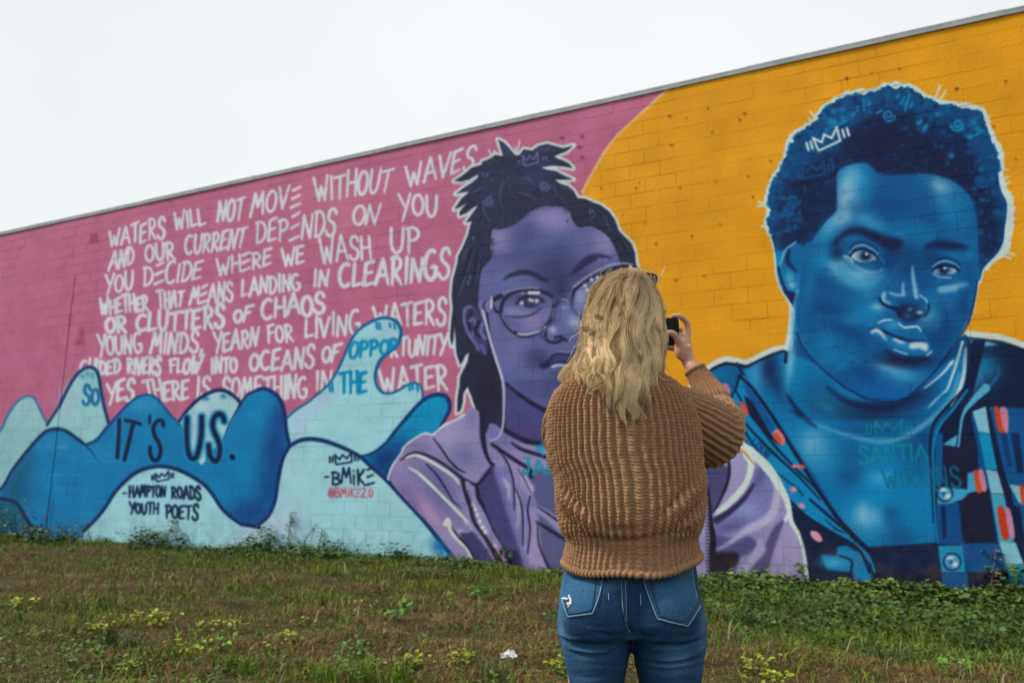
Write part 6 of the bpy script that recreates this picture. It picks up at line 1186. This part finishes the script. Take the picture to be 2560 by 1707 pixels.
for q in (zj((830, 335), (832, 500), (845, 700), (880, 850), (930, 960)), zj((880, 335), (880, 500), (885, 700), (905, 880))): seam(q, M_thread, .0009, .0018)
seam(zj((855, 335), (857, 500), (868, 700), (900, 860)), M_denim, .0028, .0006, name='centre_seam'); seam(zj((848, 335), (850, 560), (866, 760)), M_thread2, .0008, .0024)
for q in (zj((1675, 180), (1690, 350), (1720, 480), (1735, 560)), ): seam(q, M_thread, .0009, .0018); seam([(a + 4, b) for a, b in q], M_thread2, .0010, .0018)
for x in (625, 650, 676): seam(zj((x, 495), (x + 2, 575)), M_thread2 if x < 670 else M_thread, .0009, .0016)
for x in (1015, 1040, 1065): seam(zj((x, 495), (x + 4, 640)), M_thread2 if x < 1060 else M_thread, .0009, .0016)
# frayed tear on the left pocket
M_fray = material('white_threads', (.78, .80, .82), .8); r = np.random.default_rng(6); prs = []
def fray(pts, n, ln, a0, a1):
    P = smoothcurve(np.array(pts, float), 6)
    for _ in range(n):
        p = P[r.integers(len(P))] + r.normal(0, .9, 2); a = math.radians(r.uniform(a0, a1)); q = p + np.array([math.cos(a), math.sin(a)]) * r.uniform(.5, 1) * ln
        A, B = on_cloth(p, .0026), on_cloth(q, .0032)
        if A is not None and B is not None: prs.append(tube([A, (A + B) / 2 + [0, -.0012, 0], B], .0005, 5))
fray(zj((128, 552), (150, 556), (180, 560)), 34, 6, -25, 25); fray(zj((215, 510), (228, 560), (238, 600)), 44, 6, 40, 140); fray(zj((200, 605), (225, 600), (212, 640)), 30, 6, 60, 150)
VV, FF, o = [], [], 0
for v, f in prs: VV.append(v); FF += [np.asarray(k) + o for k in f]; o += len(v)
pmesh('frayed_tear', np.vstack(VV), [np.vstack([f for f in FF if f.shape[1] == 4]), np.vstack([f for f in FF if f.shape[1] == 5])], M_fray, parent=jeans, kind='stuff')
tear = patch(zj((175, 560), (205, 575), (222, 610), (195, 585)), 'tear_hole', .0022, material('hole_dark', (.01, .01, .015), 1), np.array([.01, .01, .01]))

# ---- sweater
M_knit = material('brown_wool', rough=.9, spec=.12); nt, b = nodes(M_knit); b.inputs['Sheen Weight'].default_value = .12; b.inputs['Sheen Roughness'].default_value = .5; b.inputs['Sheen Tint'].default_value = (.7, .5, .35, 1)
a_ = N(nt, 'ShaderNodeAttribute', attribute_name='Col'); tc = N(nt, 'ShaderNodeTexCoord'); nz = N(nt, 'ShaderNodeTexNoise'); nz.inputs['Scale'].default_value = 260; nz.inputs['Detail'].default_value = 5; nt.links.new(tc.outputs['Object'], nz.inputs['Vector'])
mr = N(nt, 'ShaderNodeMapRange'); mr.inputs['From Min'].default_value = .3; mr.inputs['From Max'].default_value = .7; mr.inputs['To Min'].default_value = .72; mr.inputs['To Max'].default_value = 1.28; nt.links.new(nz.outputs['Fac'], mr.inputs['Value'])
mm = N(nt, 'ShaderNodeVectorMath', operation='SCALE'); nt.links.new(a_.outputs['Color'], mm.inputs[0]); nt.links.new(mr.outputs[0], mm.inputs['Scale']); nt.links.new(mm.outputs[0], b.inputs['Base Color'])
bp = N(nt, 'ShaderNodeBump'); bp.inputs['Strength'].default_value = .5; bp.inputs['Distance'].default_value = .0012; nt.links.new(nz.outputs['Fac'], bp.inputs['Height']); nt.links.new(bp.outputs[0], b.inputs['Normal'])
WOOL = np.array([.315, .175, .092])
def knit(V, nr, nc, ribs, rowlen, amp, ribmod=None, rowph=None):
    """raise rib-stitch relief on a closed lofted grid (nr rows x nc round)"""
    G = V.reshape(nr, nc, 3); Nn = normals(V, [grid_faces(nr, nc)]).reshape(nr, nc, 3)
    u = np.arange(nc)[None] / nc * ribs * 2 * np.pi; v = rowlen
    if ribmod is not None: u = u + ribmod
    ri = np.arange(nr)[:, None] / nr; ci = np.arange(nc)[None] / nc * 2 * np.pi
    u = u + .45 * np.sin(ri * 21 + 3 * np.sin(ci * 3)) * np.sin(ci * 5 + ri * 9) + .25 * np.sin(ri * 55 + ci * 11); v = v + .9 * np.sin(ci * 4 + ri * 7) + .5 * np.sin(ci * 13)
    amp = amp * (1 + .16 * np.sin(ri * 90 + ci * 31) * np.sin(ci * 17 - ri * 40))
    rib = .5 + .5 * np.cos(u); side = np.sin(u)
    st = .5 + .5 * np.cos(v + 2.6 * np.abs(side) )
    h = amp * (rib ** .85 * (.76 + .24 * st * np.clip(rib * 1.6, 0, 1)) + (1 - rib) ** 2 * .16 * (.5 + .5 * np.cos(v + np.pi)))
    hn = h / (np.max(amp) + 1e-9)
    return (G + Nn * h[..., None]).reshape(-1, 3), hn.reshape(-1), Nn.reshape(-1, 3)
TS = [(930, 1512, 1612, .055), (938, 1478, 1640, .068), (948, 1440, 1668, .080), (962, 1408, 1690, .090), (985, 1386, 1712, .099), (1020, 1372, 1732, .107), (1060, 1369, 1742, .111), (1100, 1368, 1748, .114), (1150, 1371, 1752, .117), (1187, 1387, 1755, .119), (1215, 1391, 1757, .122), (1241, 1390, 1758, .125), (1270, 1393, 1755, .127), (1299, 1398, 1749, .126), (1318, 1404, 1745, .122), (1332, 1411, 1742, .113), (1347, 1415, 1741, .108), (1362, 1412, 1743, .108), (1378, 1407, 1746, .111), (1390, 1405, 1750, .114)]
ts = np.array(TS, float); nr, nc = 330, 900
tt = np.linspace(0, len(ts) - 1, nr); TSI = np.stack([np.interp(tt, np.arange(len(ts)), ts[:, k]) for k in range(4)], 1)
for k in range(1, 4):                                              # ease the corners
    for _ in range(8): TSI[1:-1, k] = (TSI[:-2, k] + 2 * TSI[1:-1, k] + TSI[2:, k]) / 4
# even spacing down the back
yy = np.linspace(TSI[0, 0], TSI[-1, 0], nr); TSI = np.stack([yy] + [np.interp(yy, TSI[:, 0], TSI[:, k]) for k in (1, 2, 3)], 1)
ph = np.linspace(0, 2 * np.pi, nc, endpoint=False) + np.pi / 2
G = np.zeros((nr, nc, 3)); zz = []
for i, (py, l, r_, d) in enumerate(TSI):
    a, b = W(l, py, PY0), W(r_, py, PY0); c = (a + b) / 2; hw = (b[0] - a[0]) / 2 - .005; e = 2 / 2.5
    cs, sn = np.cos(ph), np.sin(ph)
    G[i, :, 0] = c[0] + hw * np.sign(cs) * abs(cs) ** e; G[i, :, 1] = PY0 + d * np.sign(sn) * abs(sn) ** e + .01 * (py < 990) * (990 - py) / 50; G[i, :, 2] = c[2]; zz.append(c[2])
hemw = np.clip((TSI[:, 0] - 1290) / 100, 0, 1) ** 1.5
bk = np.clip(-np.sin(ph), 0, 1)
xr = (G[..., 0] - G[..., 0].mean()) / .17
G[..., 2] -= hemw[:, None] * (bk[None] ** 1.3 * .022 - .010 * xr + .004 * np.sin(6 * xr))
# drape: slanting folds from the underarm to the waist, blousing over the ribbed welt
V = G.reshape(-1, 3); X_, Y_ = px_of(V); back = np.clip(-np.tile(np.sin(ph), nr) * 2.5, 0, 1); zs = Z(1340, 1050, 3.135); D = np.zeros(len(V))
for pts, wd, h in (([(170, 450), (230, 600), (350, 720), (450, 830)], 11, -.010), ([(140, 560), (190, 700), (300, 820), (370, 900)], 9, .009), ([(240, 480), (320, 620), (430, 720)], 10, .006), ([(160, 700), (210, 800), (260, 880)], 6, -.006),
    ([(1300, 420), (1220, 560), (1080, 700), (960, 800)], 12, -.007), ([(1310, 560), (1230, 680), (1120, 790), (1060, 860)], 8, .007), ([(1290, 720), (1200, 800), (1130, 850)], 6, -.006), ([(1180, 480), (1080, 620), (950, 760)], 10, .005),
    ([(300, 880), (520, 920), (750, 940), (1000, 890), (1200, 850)], 9, .008), ([(450, 800), (620, 850), (800, 860), (960, 820)], 14, .006), ([(700, 300), (720, 500), (700, 700)], 40, -.004), ([(60, 80), (120, 300), (160, 420)], 10, .004), ([(1250, 150), (1280, 300), (1270, 420)], 10, .004)):
    D += fold(zs(*pts), wd, h)
nb = normals(V, [grid_faces(nr, nc)]); V = V + nb * (D * back)[:, None]
welt = np.clip((TSI[:, 0] - 1326) / 10, 0, 1)[:, None]
nr_ribs = 62
row = (TSI[:, 0] - 930)[:, None] / 7.8 * 2 * np.pi + 0 * ph[None]
amp = .0098 * (1 - welt) + .0055 * welt
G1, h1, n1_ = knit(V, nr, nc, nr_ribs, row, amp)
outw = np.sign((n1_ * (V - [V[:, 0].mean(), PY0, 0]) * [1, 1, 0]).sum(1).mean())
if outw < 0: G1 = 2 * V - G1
shade = (.62 + .5 * h1)[:, None]                                      # recess shade as wool tone: dark between the ribs, paler on the crowns
pmesh('sweater', G1, grid_faces(nr, nc), M_knit, cols=WOOL * (.85 + .3 * h1[:, None]) * (1 + .04 * rng.normal(0, 1, (len(V), 1))))  # rib valleys coloured darker to paint in their shade
sweater = bpy.data.objects['sweater']
# rolled bind-off edge
hp = G[-1].copy(); P = hp[np.linspace(0, nc - 1, 899).astype(int)]; P = np.vstack([P, P[:1]]); cen = P.mean(0)
m_ = 12; rr_ = np.full(len(P), .0078); V, Fq = tube(P + [0, 0, -.003], rr_, m_, cap=False)
g_ = V.reshape(len(P), m_, 3); cc_ = g_.mean(1, keepdims=True); ph_ = np.arange(len(P))[:, None] * .62 + np.arange(m_)[None] * 2 * np.pi / m_; V = (cc_ + (g_ - cc_) * (1 + .22 * np.sin(ph_))[..., None]).reshape(-1, 3)
pmesh('hem_roll', V, Fq, M_knit, cols=np.tile(WOOL * 1.05, (len(V), 1)), parent=sweater)

def sleeve(path, radii, name, ribs, nr, nc, squash=None, twist=0, gather=()):
    P = smoothcurve(path, 10); t = np.linspace(0, 1, len(P)); s = np.concatenate([[0], np.cumsum(np.linalg.norm(np.diff(P, axis=0), axis=1))]); L = s[-1]
    q = np.linspace(0, L, nr); P = np.stack([np.interp(q, s, P[:, k]) for k in range(3)], 1)
    for _ in range(6): P[1:-1] = (P[:-2] + 2 * P[1:-1] + P[2:]) / 4
    R = np.interp(q / L, np.linspace(0, 1, len(radii)), radii)
    for _ in range(nr // 14): R[1:-1] = (R[:-2] + 2 * R[1:-1] + R[2:]) / 4
    for g_, wd, a in gather: R = R + a * np.exp(-((q / L - g_) / wd) ** 2)
    V, Fq = tube(P, R, nc, cap=False)
    G = V.reshape(nr, nc, 3); rowv = (q / .0082 * 2 * np.pi)[:, None] + 0 * np.arange(nc)[None]
    tw = (np.linspace(0, 1, nr) * twist)[:, None]
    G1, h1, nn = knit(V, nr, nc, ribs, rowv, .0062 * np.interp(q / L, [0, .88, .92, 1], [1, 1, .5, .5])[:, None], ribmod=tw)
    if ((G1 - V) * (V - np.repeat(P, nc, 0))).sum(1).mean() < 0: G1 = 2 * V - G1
    return pmesh(name, G1, grid_faces(nr, nc), M_knit, cols=WOOL * (.85 + .3 * h1[:, None]), parent=sweater), P, R  # sleeve wool carries the same painted shade between its ribs
cuR = W(1738, 925, 2.0)
slv, P, R = sleeve(SLR,
    [.036, .055, .072, .080, .080, .074, .058, .038, .026], 'sleeve', 30, 300, 400, twist=1.2, gather=((.50, .03, .008), (.60, .02, -.006), (.70, .025, .006), (.80, .02, -.004)))
def cuff(P0, P1, r0):
    c = np.array(P0); ax = np.array(P1) - c; ax /= np.linalg.norm(ax); a = np.cross(ax, [0, 1, 0]); a /= np.linalg.norm(a); b = np.cross(ax, a); t = np.linspace(0, 2 * np.pi, 61)
    V, Fq = tube(c + r0 * (np.cos(t)[:, None] * a + np.sin(t)[:, None] * b), .0062 * (1 + .25 * abs(np.sin(np.arange(61) * 1.3))), 9, cap=False)
    pmesh('cuff_roll', V, Fq, M_knit, cols=np.tile(WOOL, (len(V), 1)), parent=sweater)
cuff(P[-1], P[-1] + (P[-1] - P[-6]), .025)
slv, P, R = sleeve(SLL,
    [.036, .056, .074, .078, .074, .066, .050, .036, .026], 'sleeve', 30, 240, 360, twist=-1.0)
cuff(P[-1], P[-1] + (P[-1] - P[-6]), .025)

# ---- loose fibre standing off the wool
VV, FF = [], []; o = 0
for ob in (sweater, *[c for c in sweater.children if c.name.startswith('sleeve')]):
    co = np.empty(len(ob.data.vertices) * 3, np.float32); ob.data.vertices.foreach_get('co', co); no_ = np.empty_like(co); ob.data.vertices.foreach_get('normal', no_); co = co.reshape(-1, 3) + OFF; no_ = no_.reshape(-1, 3)
    rr2 = np.random.default_rng(4); k = rr2.choice(len(co), 26000 if ob is sweater else 9000, replace=False); A = co[k]; d = no_[k] + rr2.normal(0, .7, (len(k), 3)); d /= np.linalg.norm(d, axis=1)[:, None]; s_ = np.cross(d, rr2.normal(0, 1, (len(k), 3))); s_ /= np.linalg.norm(s_, axis=1)[:, None]
    ln = rr2.uniform(.003, .009, (len(k), 1)); P = np.stack([A - s_ * .00016, A + s_ * .00016, A + d * ln + rr2.normal(0, .0008, (len(k), 3))], 1).reshape(-1, 3); VV.append(P); FF.append(np.arange(len(P)).reshape(-1, 3) + o); o += len(P)
VV = np.vstack(VV); pmesh('wool_fuzz', VV, np.vstack(FF), M_knit, cols=np.tile(WOOL * 1.25, (len(VV), 1)), parent=sweater, kind='stuff')

# ---- hair: a few thousand locks over a cap
M_hair = material('blond_hair', rough=.5, spec=.25); attr_col(M_hair); M_hair.node_tree.nodes['Principled BSDF'].inputs['Anisotropic'].default_value = .5
r = np.random.default_rng(8)
SIL = np.array([(676, 1556, 1570), (680, 1534, 1592), (688, 1508, 1600), (700, 1493, 1613), (714, 1482, 1627), (740, 1471, 1640), (770, 1465, 1647), (800, 1461, 1650), (830, 1459, 1652), (867, 1456, 1654), (902, 1442, 1652), (925, 1427, 1650), (950, 1430, 1644), (975, 1448, 1640), (1000, 1462, 1630), (1030, 1474, 1618), (1060, 1484, 1606), (1090, 1490, 1600)], float)
zS = np.array([W(1560, p, 1.70)[2] for p in SIL[:, 0]]); xl = np.array([W(l, p, 1.70)[0] for p, l, _ in SIL]); xr_ = np.array([W(q, p, 1.70)[0] for p, _, q in SIL])
def shell(z): z = np.clip(z, zS[-1], zS[0]); return np.interp(-z, -zS, xl), np.interp(-z, -zS, xr_)
ZT = zS[0]; ncl = 330; NSEG = 22
def depth(z):                                                        # how far the mass stands behind / before the ears
    return np.interp(-z, -np.array([ZT, ZT - .01, ZT - .04, ZT - .09, ZT - .16, ZT - .25, ZT - .30, ZT - .36, ZT - .45]), [.05, .085, .112, .124, .128, .132, .142, .138, .128])
allV, allF, allC = [], [], []; o = 0
tip = lambda ph: np.interp(np.degrees(ph) % 360, [0, 120, 150, 180, 205, 225, 243, 252, 262, 272, 285, 297, 320, 345, 360], [940, 930, 935, 950, 965, 1000, 1068, 1050, 1010, 1020, 1055, 1058, 1010, 960, 940])
TUBN = 3
for c in range(ncl):
    p0 = r.uniform(math.radians(150), math.radians(390)) if r.random() < .95 else r.uniform(math.radians(120), math.radians(420))
    ztip = W(1560, tip(p0) + r.normal(-14, 14), 1.70)[2]; layer = r.random() ** .6
    if r.random() < .28: ztip += r.uniform(.02, .16)                  # layered cut
    wave_a = r.uniform(.007, .019); wave_f = r.uniform(1.5, 2.8); wave_p = r.uniform(0, 6.28); curl = r.normal(0, .022); drift = r.normal(0, .16)
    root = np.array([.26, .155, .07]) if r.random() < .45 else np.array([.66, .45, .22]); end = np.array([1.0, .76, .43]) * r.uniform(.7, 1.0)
    dark = r.random() < .24
    m = int(r.uniform(14, 34)); start = r.uniform(0, .12)
    part = W(1592, 688, 1.70)[0]
    for k in range(m):
        t = np.linspace(0, 1, NSEG); dp = r.normal(0, .085) * (1 - .72 * t ** 1.2); ph_ = p0 + dp + drift * t * .6 + .10 * np.sin(t * 3 + wave_p)
        zc = ZT - .0; th = np.clip(t / .42, 0, 1)
        # over the cap then down
        zcap = ZT - .115 * (1 - np.cos(th * np.pi / 2)) * 1.0; z = np.where(t < .42, zcap, (ZT - .115) + (ztip + r.normal(0, .006) - (ZT - .115)) * ((t - .42) / .58).clip(0, 1))
        z = z - start * .05 * (1 - t)
        L_, R_ = shell(z); Dp = depth(z)
        lay_ = (.86 + .15 * layer + r.normal(0, .006))
        cx = (L_ + R_) / 2; cx = cx * np.clip(t * 3, 0, 1) + (part * .55 + HEAD[0] * .45) * (1 - np.clip(t * 3, 0, 1))
        rad = np.sin(th * np.pi / 2) ** .75
        hw = (R_ - L_) / 2
        body_ = np.where(t < .42, 1, 1)
        x = cx + hw * lay_ * np.cos(ph_) * np.where(t < .42, rad ** .3, 1); y = 1.715 + Dp * lay_ * np.sin(ph_) * np.where(t < .42, rad ** .3, 1)
        wv = wave_a * np.clip((t - .3) / .4, 0, 1); tang = np.stack([-np.sin(ph_), np.cos(ph_)], 1); nrm = np.stack([np.cos(ph_), np.sin(ph_)], 1)
        off = wv[:, None] * (tang * np.sin(2 * np.pi * wave_f * t + wave_p)[:, None] + .6 * nrm * np.cos(2 * np.pi * wave_f * t + wave_p + .5)[:, None]) + tang * (curl * np.clip((t - .8) / .2, 0, 1) ** 2)[:, None]
        x = x + off[:, 0]; y = y + off[:, 1]
        y = np.where(z < ZT - .27, np.minimum(y, np.where(np.sin(ph_) < .1, 1.715 + Dp * lay_ * np.sin(ph_) , y)), y)
        P = np.stack([x, y, z], 1); P += r.normal(0, .0006, P.shape); P[:, 1] = np.where((np.sin(ph_) > .25) & (z < ZT - .05), np.minimum(P[:, 1], 1.76), P[:, 1])
        wdt = .00085 * (1 - .55 * t) * r.uniform(.8, 1.5)
        T = np.gradient(P, axis=0); T /= np.linalg.norm(T, axis=1)[:, None] + 1e-9; A = np.cross(T, [0, 1, 0.]); A /= np.linalg.norm(A, axis=1)[:, None] + 1e-9; B = np.cross(T, A)
        ring = [A, -.5 * A + .866 * B, -.5 * A - .866 * B]
        allV.append(np.stack([P + g_ * wdt[:, None] for g_ in ring], 1).reshape(-1, 3))
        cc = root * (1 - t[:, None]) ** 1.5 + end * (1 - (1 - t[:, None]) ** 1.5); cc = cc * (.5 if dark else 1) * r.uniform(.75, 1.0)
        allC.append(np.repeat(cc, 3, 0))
def place(a, b_, k=1.03):
    Yq = 1.6
    for _ in range(5):
        q = W(a, b_, Yq); L_, R_ = shell(q[2]); s_ = np.clip((q[0] - (L_ + R_) / 2) / ((R_ - L_) / 2), -1, 1); Yq = 1.715 - depth(q[2]) * k * math.sqrt(max(0, 1 - s_ * s_) * .96 + .04)
    return W(a, b_, Yq)
HERO = [[(690, 90), (560, 160), (470, 280), (430, 430), (400, 600), (420, 720), (340, 820), (250, 900), (230, 950)], [(700, 100), (600, 200), (540, 350), (480, 520), (440, 650), (470, 760), (430, 850), (500, 1000), (520, 1120), (470, 1300)],
 [(740, 100), (700, 250), (640, 400), (600, 560), (560, 680), (620, 800), (560, 900), (600, 1020), (560, 1150), (480, 1280)], [(780, 100), (760, 260), (700, 420), (660, 560), (700, 700), (640, 830), (640, 960), (610, 1080), (600, 1150)],
 [(790, 100), (820, 250), (780, 400), (740, 540), (760, 700), (700, 830), (720, 950), (680, 1080), (660, 1180), (700, 1280)], [(800, 100), (860, 240), (830, 400), (800, 520), (840, 660), (780, 800), (800, 950), (770, 1080), (760, 1200)],
 [(810, 105), (900, 260), (900, 420), (860, 560), (900, 700), (850, 830), (860, 960), (840, 1090), (830, 1200)], [(815, 110), (930, 300), (960, 450), (930, 600), (960, 740), (910, 850), (930, 960), (880, 1060)],
 [(830, 125), (940, 330), (965, 480), (985, 600), (970, 720), (965, 860), (985, 950)], [(520, 140), (430, 260), (400, 400), (380, 560), (370, 660), (300, 780), (230, 870), (215, 960)],
 [(390, 560), (390, 700), (450, 770), (420, 860), (330, 960), (310, 1000), (420, 1060), (500, 1090)], [(620, 150), (520, 420), (500, 600), (540, 760), (500, 880), (560, 960), (520, 1100), (440, 1200)],
 [(700, 600), (760, 800), (720, 900), (780, 1000), (740, 1120), (800, 1200), (780, 1250)], [(400, 500), (370, 680), (330, 800), (240, 860), (205, 940), (260, 960)], [(640, 110), (580, 260), (560, 440), (640, 620), (600, 740), (680, 860), (640, 1000), (560, 1080), (500, 1240)],
 [(760, 100), (720, 200), (740, 360), (820, 480), (800, 600), (870, 740), (830, 880), (880, 1000)], [(660, 110), (640, 300), (700, 460), (620, 620), (660, 760), (580, 880), (620, 1000)], [(480, 200), (460, 400), (520, 540), (460, 700), (530, 830), (460, 930), (480, 1050), (440, 1180)]]
for hi in range(len(HERO) * 4):
    pts = np.array(HERO[hi % len(HERO)], float) + r.normal(0, 7, (len(HERO[hi % len(HERO)]), 2)) * (1 if hi >= len(HERO) else .3) + (r.normal(0, 14, 2) if hi >= len(HERO) else 0)
    t0 = np.linspace(0, 1, len(pts)); q = np.array(Z(1340, 650, 3.135)(*[tuple(a) for a in pts]))
    tone = np.array([1.0, .76, .43]) * r.uniform(.88, 1.0) if r.random() < .76 else np.array([.46, .29, .14]); wdl = r.uniform(3, 11)
    k0 = r.uniform(1.02, 1.09); cutb = .88
    for k in range(int(r.uniform(34, 58))):
        s1, s2 = r.normal(0, 1, 2); tt_ = np.linspace(0, min(1, cutb + .13 * r.random() * (1.3 - min(1, abs(s1) * .5))), NSEG)
        qq = smoothcurve(q, 6); qi = np.stack([np.interp(tt_, np.linspace(0, 1, len(qq)), qq[:, 0]), np.interp(tt_, np.linspace(0, 1, len(qq)), qq[:, 1])], 1)
        sp = wdl * np.maximum(np.sin(np.pi * np.clip(tt_ * .9 + .04, 0, 1)) ** .5 * .6, .42 * (tt_ > .6)); w_p = r.uniform(-.9, .9)
        qi[:, 0] += s1 * sp + 2.6 * np.sin(tt_ * r.uniform(8, 16) + w_p) * tt_; tt_ = tt_;  qi[:, 1] += s2 * 2
        P = np.array([place(a, b_, k0 + .004 * s2) for a, b_ in qi]); P += r.normal(0, .0005, P.shape)
        wdt = .00062 * (1 - .55 * tt_) * r.uniform(.7, 1.4)
        T = np.gradient(P, axis=0); T /= np.linalg.norm(T, axis=1)[:, None] + 1e-9; A = np.cross(T, [0, 1, 0.]); A /= np.linalg.norm(A, axis=1)[:, None] + 1e-9; B = np.cross(T, A)
        allV.append(np.stack([P + g_ * wdt[:, None] for g_ in (A, -.5 * A + .866 * B, -.5 * A - .866 * B)], 1).reshape(-1, 3))
        rt = np.array([.40, .26, .13]); f_ = np.clip(tt_ * 3.5, 0, 1)[:, None]; allC.append(np.repeat((rt * (1 - f_) + tone * f_) * r.uniform(.8, 1.0), 3, 0))
nst = len(allV); base = grid_faces(NSEG, 3); Fh = (base[None] + (np.arange(nst) * NSEG * 3)[:, None, None]).reshape(-1, 4)
# flyaway hairs
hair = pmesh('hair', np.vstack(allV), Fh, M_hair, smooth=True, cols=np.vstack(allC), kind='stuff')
# inner mass under the strands
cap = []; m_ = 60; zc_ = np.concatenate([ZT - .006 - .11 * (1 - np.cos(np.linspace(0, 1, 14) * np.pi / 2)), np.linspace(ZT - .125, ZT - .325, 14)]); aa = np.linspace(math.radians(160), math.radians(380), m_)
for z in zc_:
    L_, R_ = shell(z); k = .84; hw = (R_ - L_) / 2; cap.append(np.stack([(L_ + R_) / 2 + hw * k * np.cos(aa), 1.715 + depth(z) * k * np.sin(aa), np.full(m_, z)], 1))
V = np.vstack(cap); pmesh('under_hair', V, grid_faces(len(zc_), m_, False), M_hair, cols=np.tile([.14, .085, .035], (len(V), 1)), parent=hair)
prs = []
for pts in ([(700, 100), (640, 110), (650, 180), (720, 200), (790, 170)], [(780, 80), (860, 60), (900, 110), (880, 180)], [(820, 90), (900, 60), (960, 120), (940, 200)], [(520, 130), (440, 200), (400, 260)], [(360, 560), (280, 610), (260, 640)], [(350, 650), (290, 690), (270, 750), (240, 800)], [(870, 250), (800, 260), (760, 300)], [(250, 940), (330, 1000), (480, 1060)], [(1000, 800), (1030, 850), (1060, 900)], [(660, 1180), (700, 1240), (800, 1260)], [(940, 200), (970, 150), (1000, 90)], [(980, 130), (1010, 60), (1020, 30)], [(700, 380), (640, 500), (560, 590)], [(330, 980), (420, 1040), (500, 1090)], [(960, 900), (1000, 930), (1100, 950)], [(340, 400), (330, 480), (300, 560)], [(1000, 900), (1040, 1010), (1000, 1080)]):
    q = Z(1340, 650, 3.135)(*pts); inside_ = False
    for _ in range(3):
        P = smoothcurve([W(a + r.normal(0, 1.2), b_ + r.normal(0, 1.2), 1.60 if 1450 < a < 1660 else 1.70) for a, b_ in q], 6); prs.append(tube(P, .0004, 3, cap=False))
for _ in range(170):
    side = r.random(); t_ = r.random()
    if side < .42: px_, py_ = np.interp(t_, [0, .3, .6, 1], [1500, 1468, 1452, 1415]), np.interp(t_, [0, .3, .6, 1], [692, 760, 860, 930]); dr = -1
    elif side < .8: px_, py_ = np.interp(t_, [0, .3, 1], [1610, 1648, 1656]), np.interp(t_, [0, .3, 1], [690, 740, 930]); dr = 1
    else: px_, py_ = r.uniform(1505, 1610), np.interp(abs(r.uniform(0, 1)), [0, 1], [676, 684]); dr = r.choice([-1, 1])
    ln = r.uniform(12, 46); b0 = r.uniform(2, 13)
    P = smoothcurve([W(px_ - dr * 8, py_ - 6, 1.68), W(px_ + dr * b0 * .6, py_ + ln * .3 - (8 if side > .8 else 0), 1.68), W(px_ + dr * b0, py_ + ln * .7 - (8 if side > .8 else 0), 1.68), W(px_ + dr * b0 * r.uniform(-.2, 1.4), py_ + ln, 1.68)], 5); prs.append(tube(P, .00035, 3, cap=False))
VV, FF, o = [], [], 0
for v, f in prs: VV.append(v); FF.append(f[0] + o); o += len(v)
VV = np.vstack(VV); pmesh('flyaway_hair', VV, np.vstack(FF), M_hair, cols=np.tile([.62, .5, .3], (len(VV), 1)), parent=hair, kind='stuff')

# ---- phone, held sideways
ph_c = (W(1562, 795, PHY) + W(1699, 864, PHY)) / 2; A_, B_ = W(1562, 795, PHY), W(1699, 864, PHY)
hx, hz = (B_[0] - A_[0]) / 2, (A_[2] - B_[2]) / 2
phone = empty('phone', tuple(ph_c), label='black phone held sideways in front of the woman, right end showing past her hair', category='phone')
def rrect(hx, hz, rad, y, n=6):
    P = []
    for cx, cz, a0 in ((hx - rad, hz - rad, 0), (-hx + rad, hz - rad, 90), (-hx + rad, -hz + rad, 180), (hx - rad, -hz + rad, 270)):
        for a in np.linspace(a0, a0 + 90, n): P.append((cx + rad * math.cos(math.radians(a)), y, cz + rad * math.sin(math.radians(a))))
    return np.array(P)
lay_ = [rrect(hx - .001, hz - .001, .009, -.004), rrect(hx, hz, .010, -.003), rrect(hx, hz, .010, .003), rrect(hx - .001, hz - .001, .009, .004)]; V = np.vstack(lay_); n = len(lay_[0])
link('phone_body', mesh_np('phone_body', V, [grid_faces(4, n)[:, ::-1], np.arange(n)[None], (np.arange(n)[::-1] + 3 * n)[None]], material('phone_case', (.006, .006, .007), .6, .2)), phone)
V = rrect(hx - .005, hz - .004, .006, -.0044); link('screen', mesh_np('screen', V, np.arange(n)[None], material('phone_screen', (.004, .004, .005), .5, .15)), phone)
V, Fq = ellipsoid((hx - .02, .005, hz - .02), (.006, .002, .006), 10); link('lens', mesh_np('lens', V, Fq, material('lens_glass', (.01, .01, .02), .05, .5), True), phone)

# ---- sunglasses pushed up on the head
sg = empty('sunglasses', tuple(HEAD), label="dark sunglasses pushed up on top of the woman's head", category='sunglasses')
M_fr = material('tortoise_frame', (.03, .018, .012), .25, .5); M_ln = material('brown_lens', (.10, .03, .015), .1, .5, Transmission_Weight=.5)
def sgm(name, V, Fq, mat): link(name, mesh_np(name, np.asarray(V) - HEAD, Fq, mat, True), sg)
ys = 1.80
for s in (-1, 1):
    cx0 = 1576 + s * 34; out_ = [(cx0 - 29 * s, 690), (cx0 - 8 * s, 683), (cx0 + 29 * s, 688), (cx0 + 29 * s, 708), (cx0 + 20 * s, 730), (cx0 - 8 * s, 735), (cx0 - 27 * s, 722)]
    P = smoothcurve([W(a, b_, ys - .02 * abs(a - 1560) / 80) for a, b_ in out_ + out_[:2]], 4); V, Fq = tube(P, .0028, 8); sgm('rim', V, Fq, M_fr)
    P2 = np.array([W(a, b_, ys - .02 * abs(a - 1560) / 80) for a, b_ in out_]); sgm('lens', P2, np.arange(len(P2))[None], M_ln)
    V, Fq = tube(smoothcurve([W(1572 + s * 65, 689, ys - .02), W(1570 + s * 67, 700, 1.77), W(1562 + s * 72, 725, 1.72), W(1560 + s * 74, 750, 1.69)], 5), .003, 8); sgm('temple', V, Fq, M_fr)
V, Fq = tube([W(1548, 690, ys), W(1560, 686, ys + .002), W(1572, 690, ys)], .003, 8); sgm('bridge', V, Fq, M_fr)
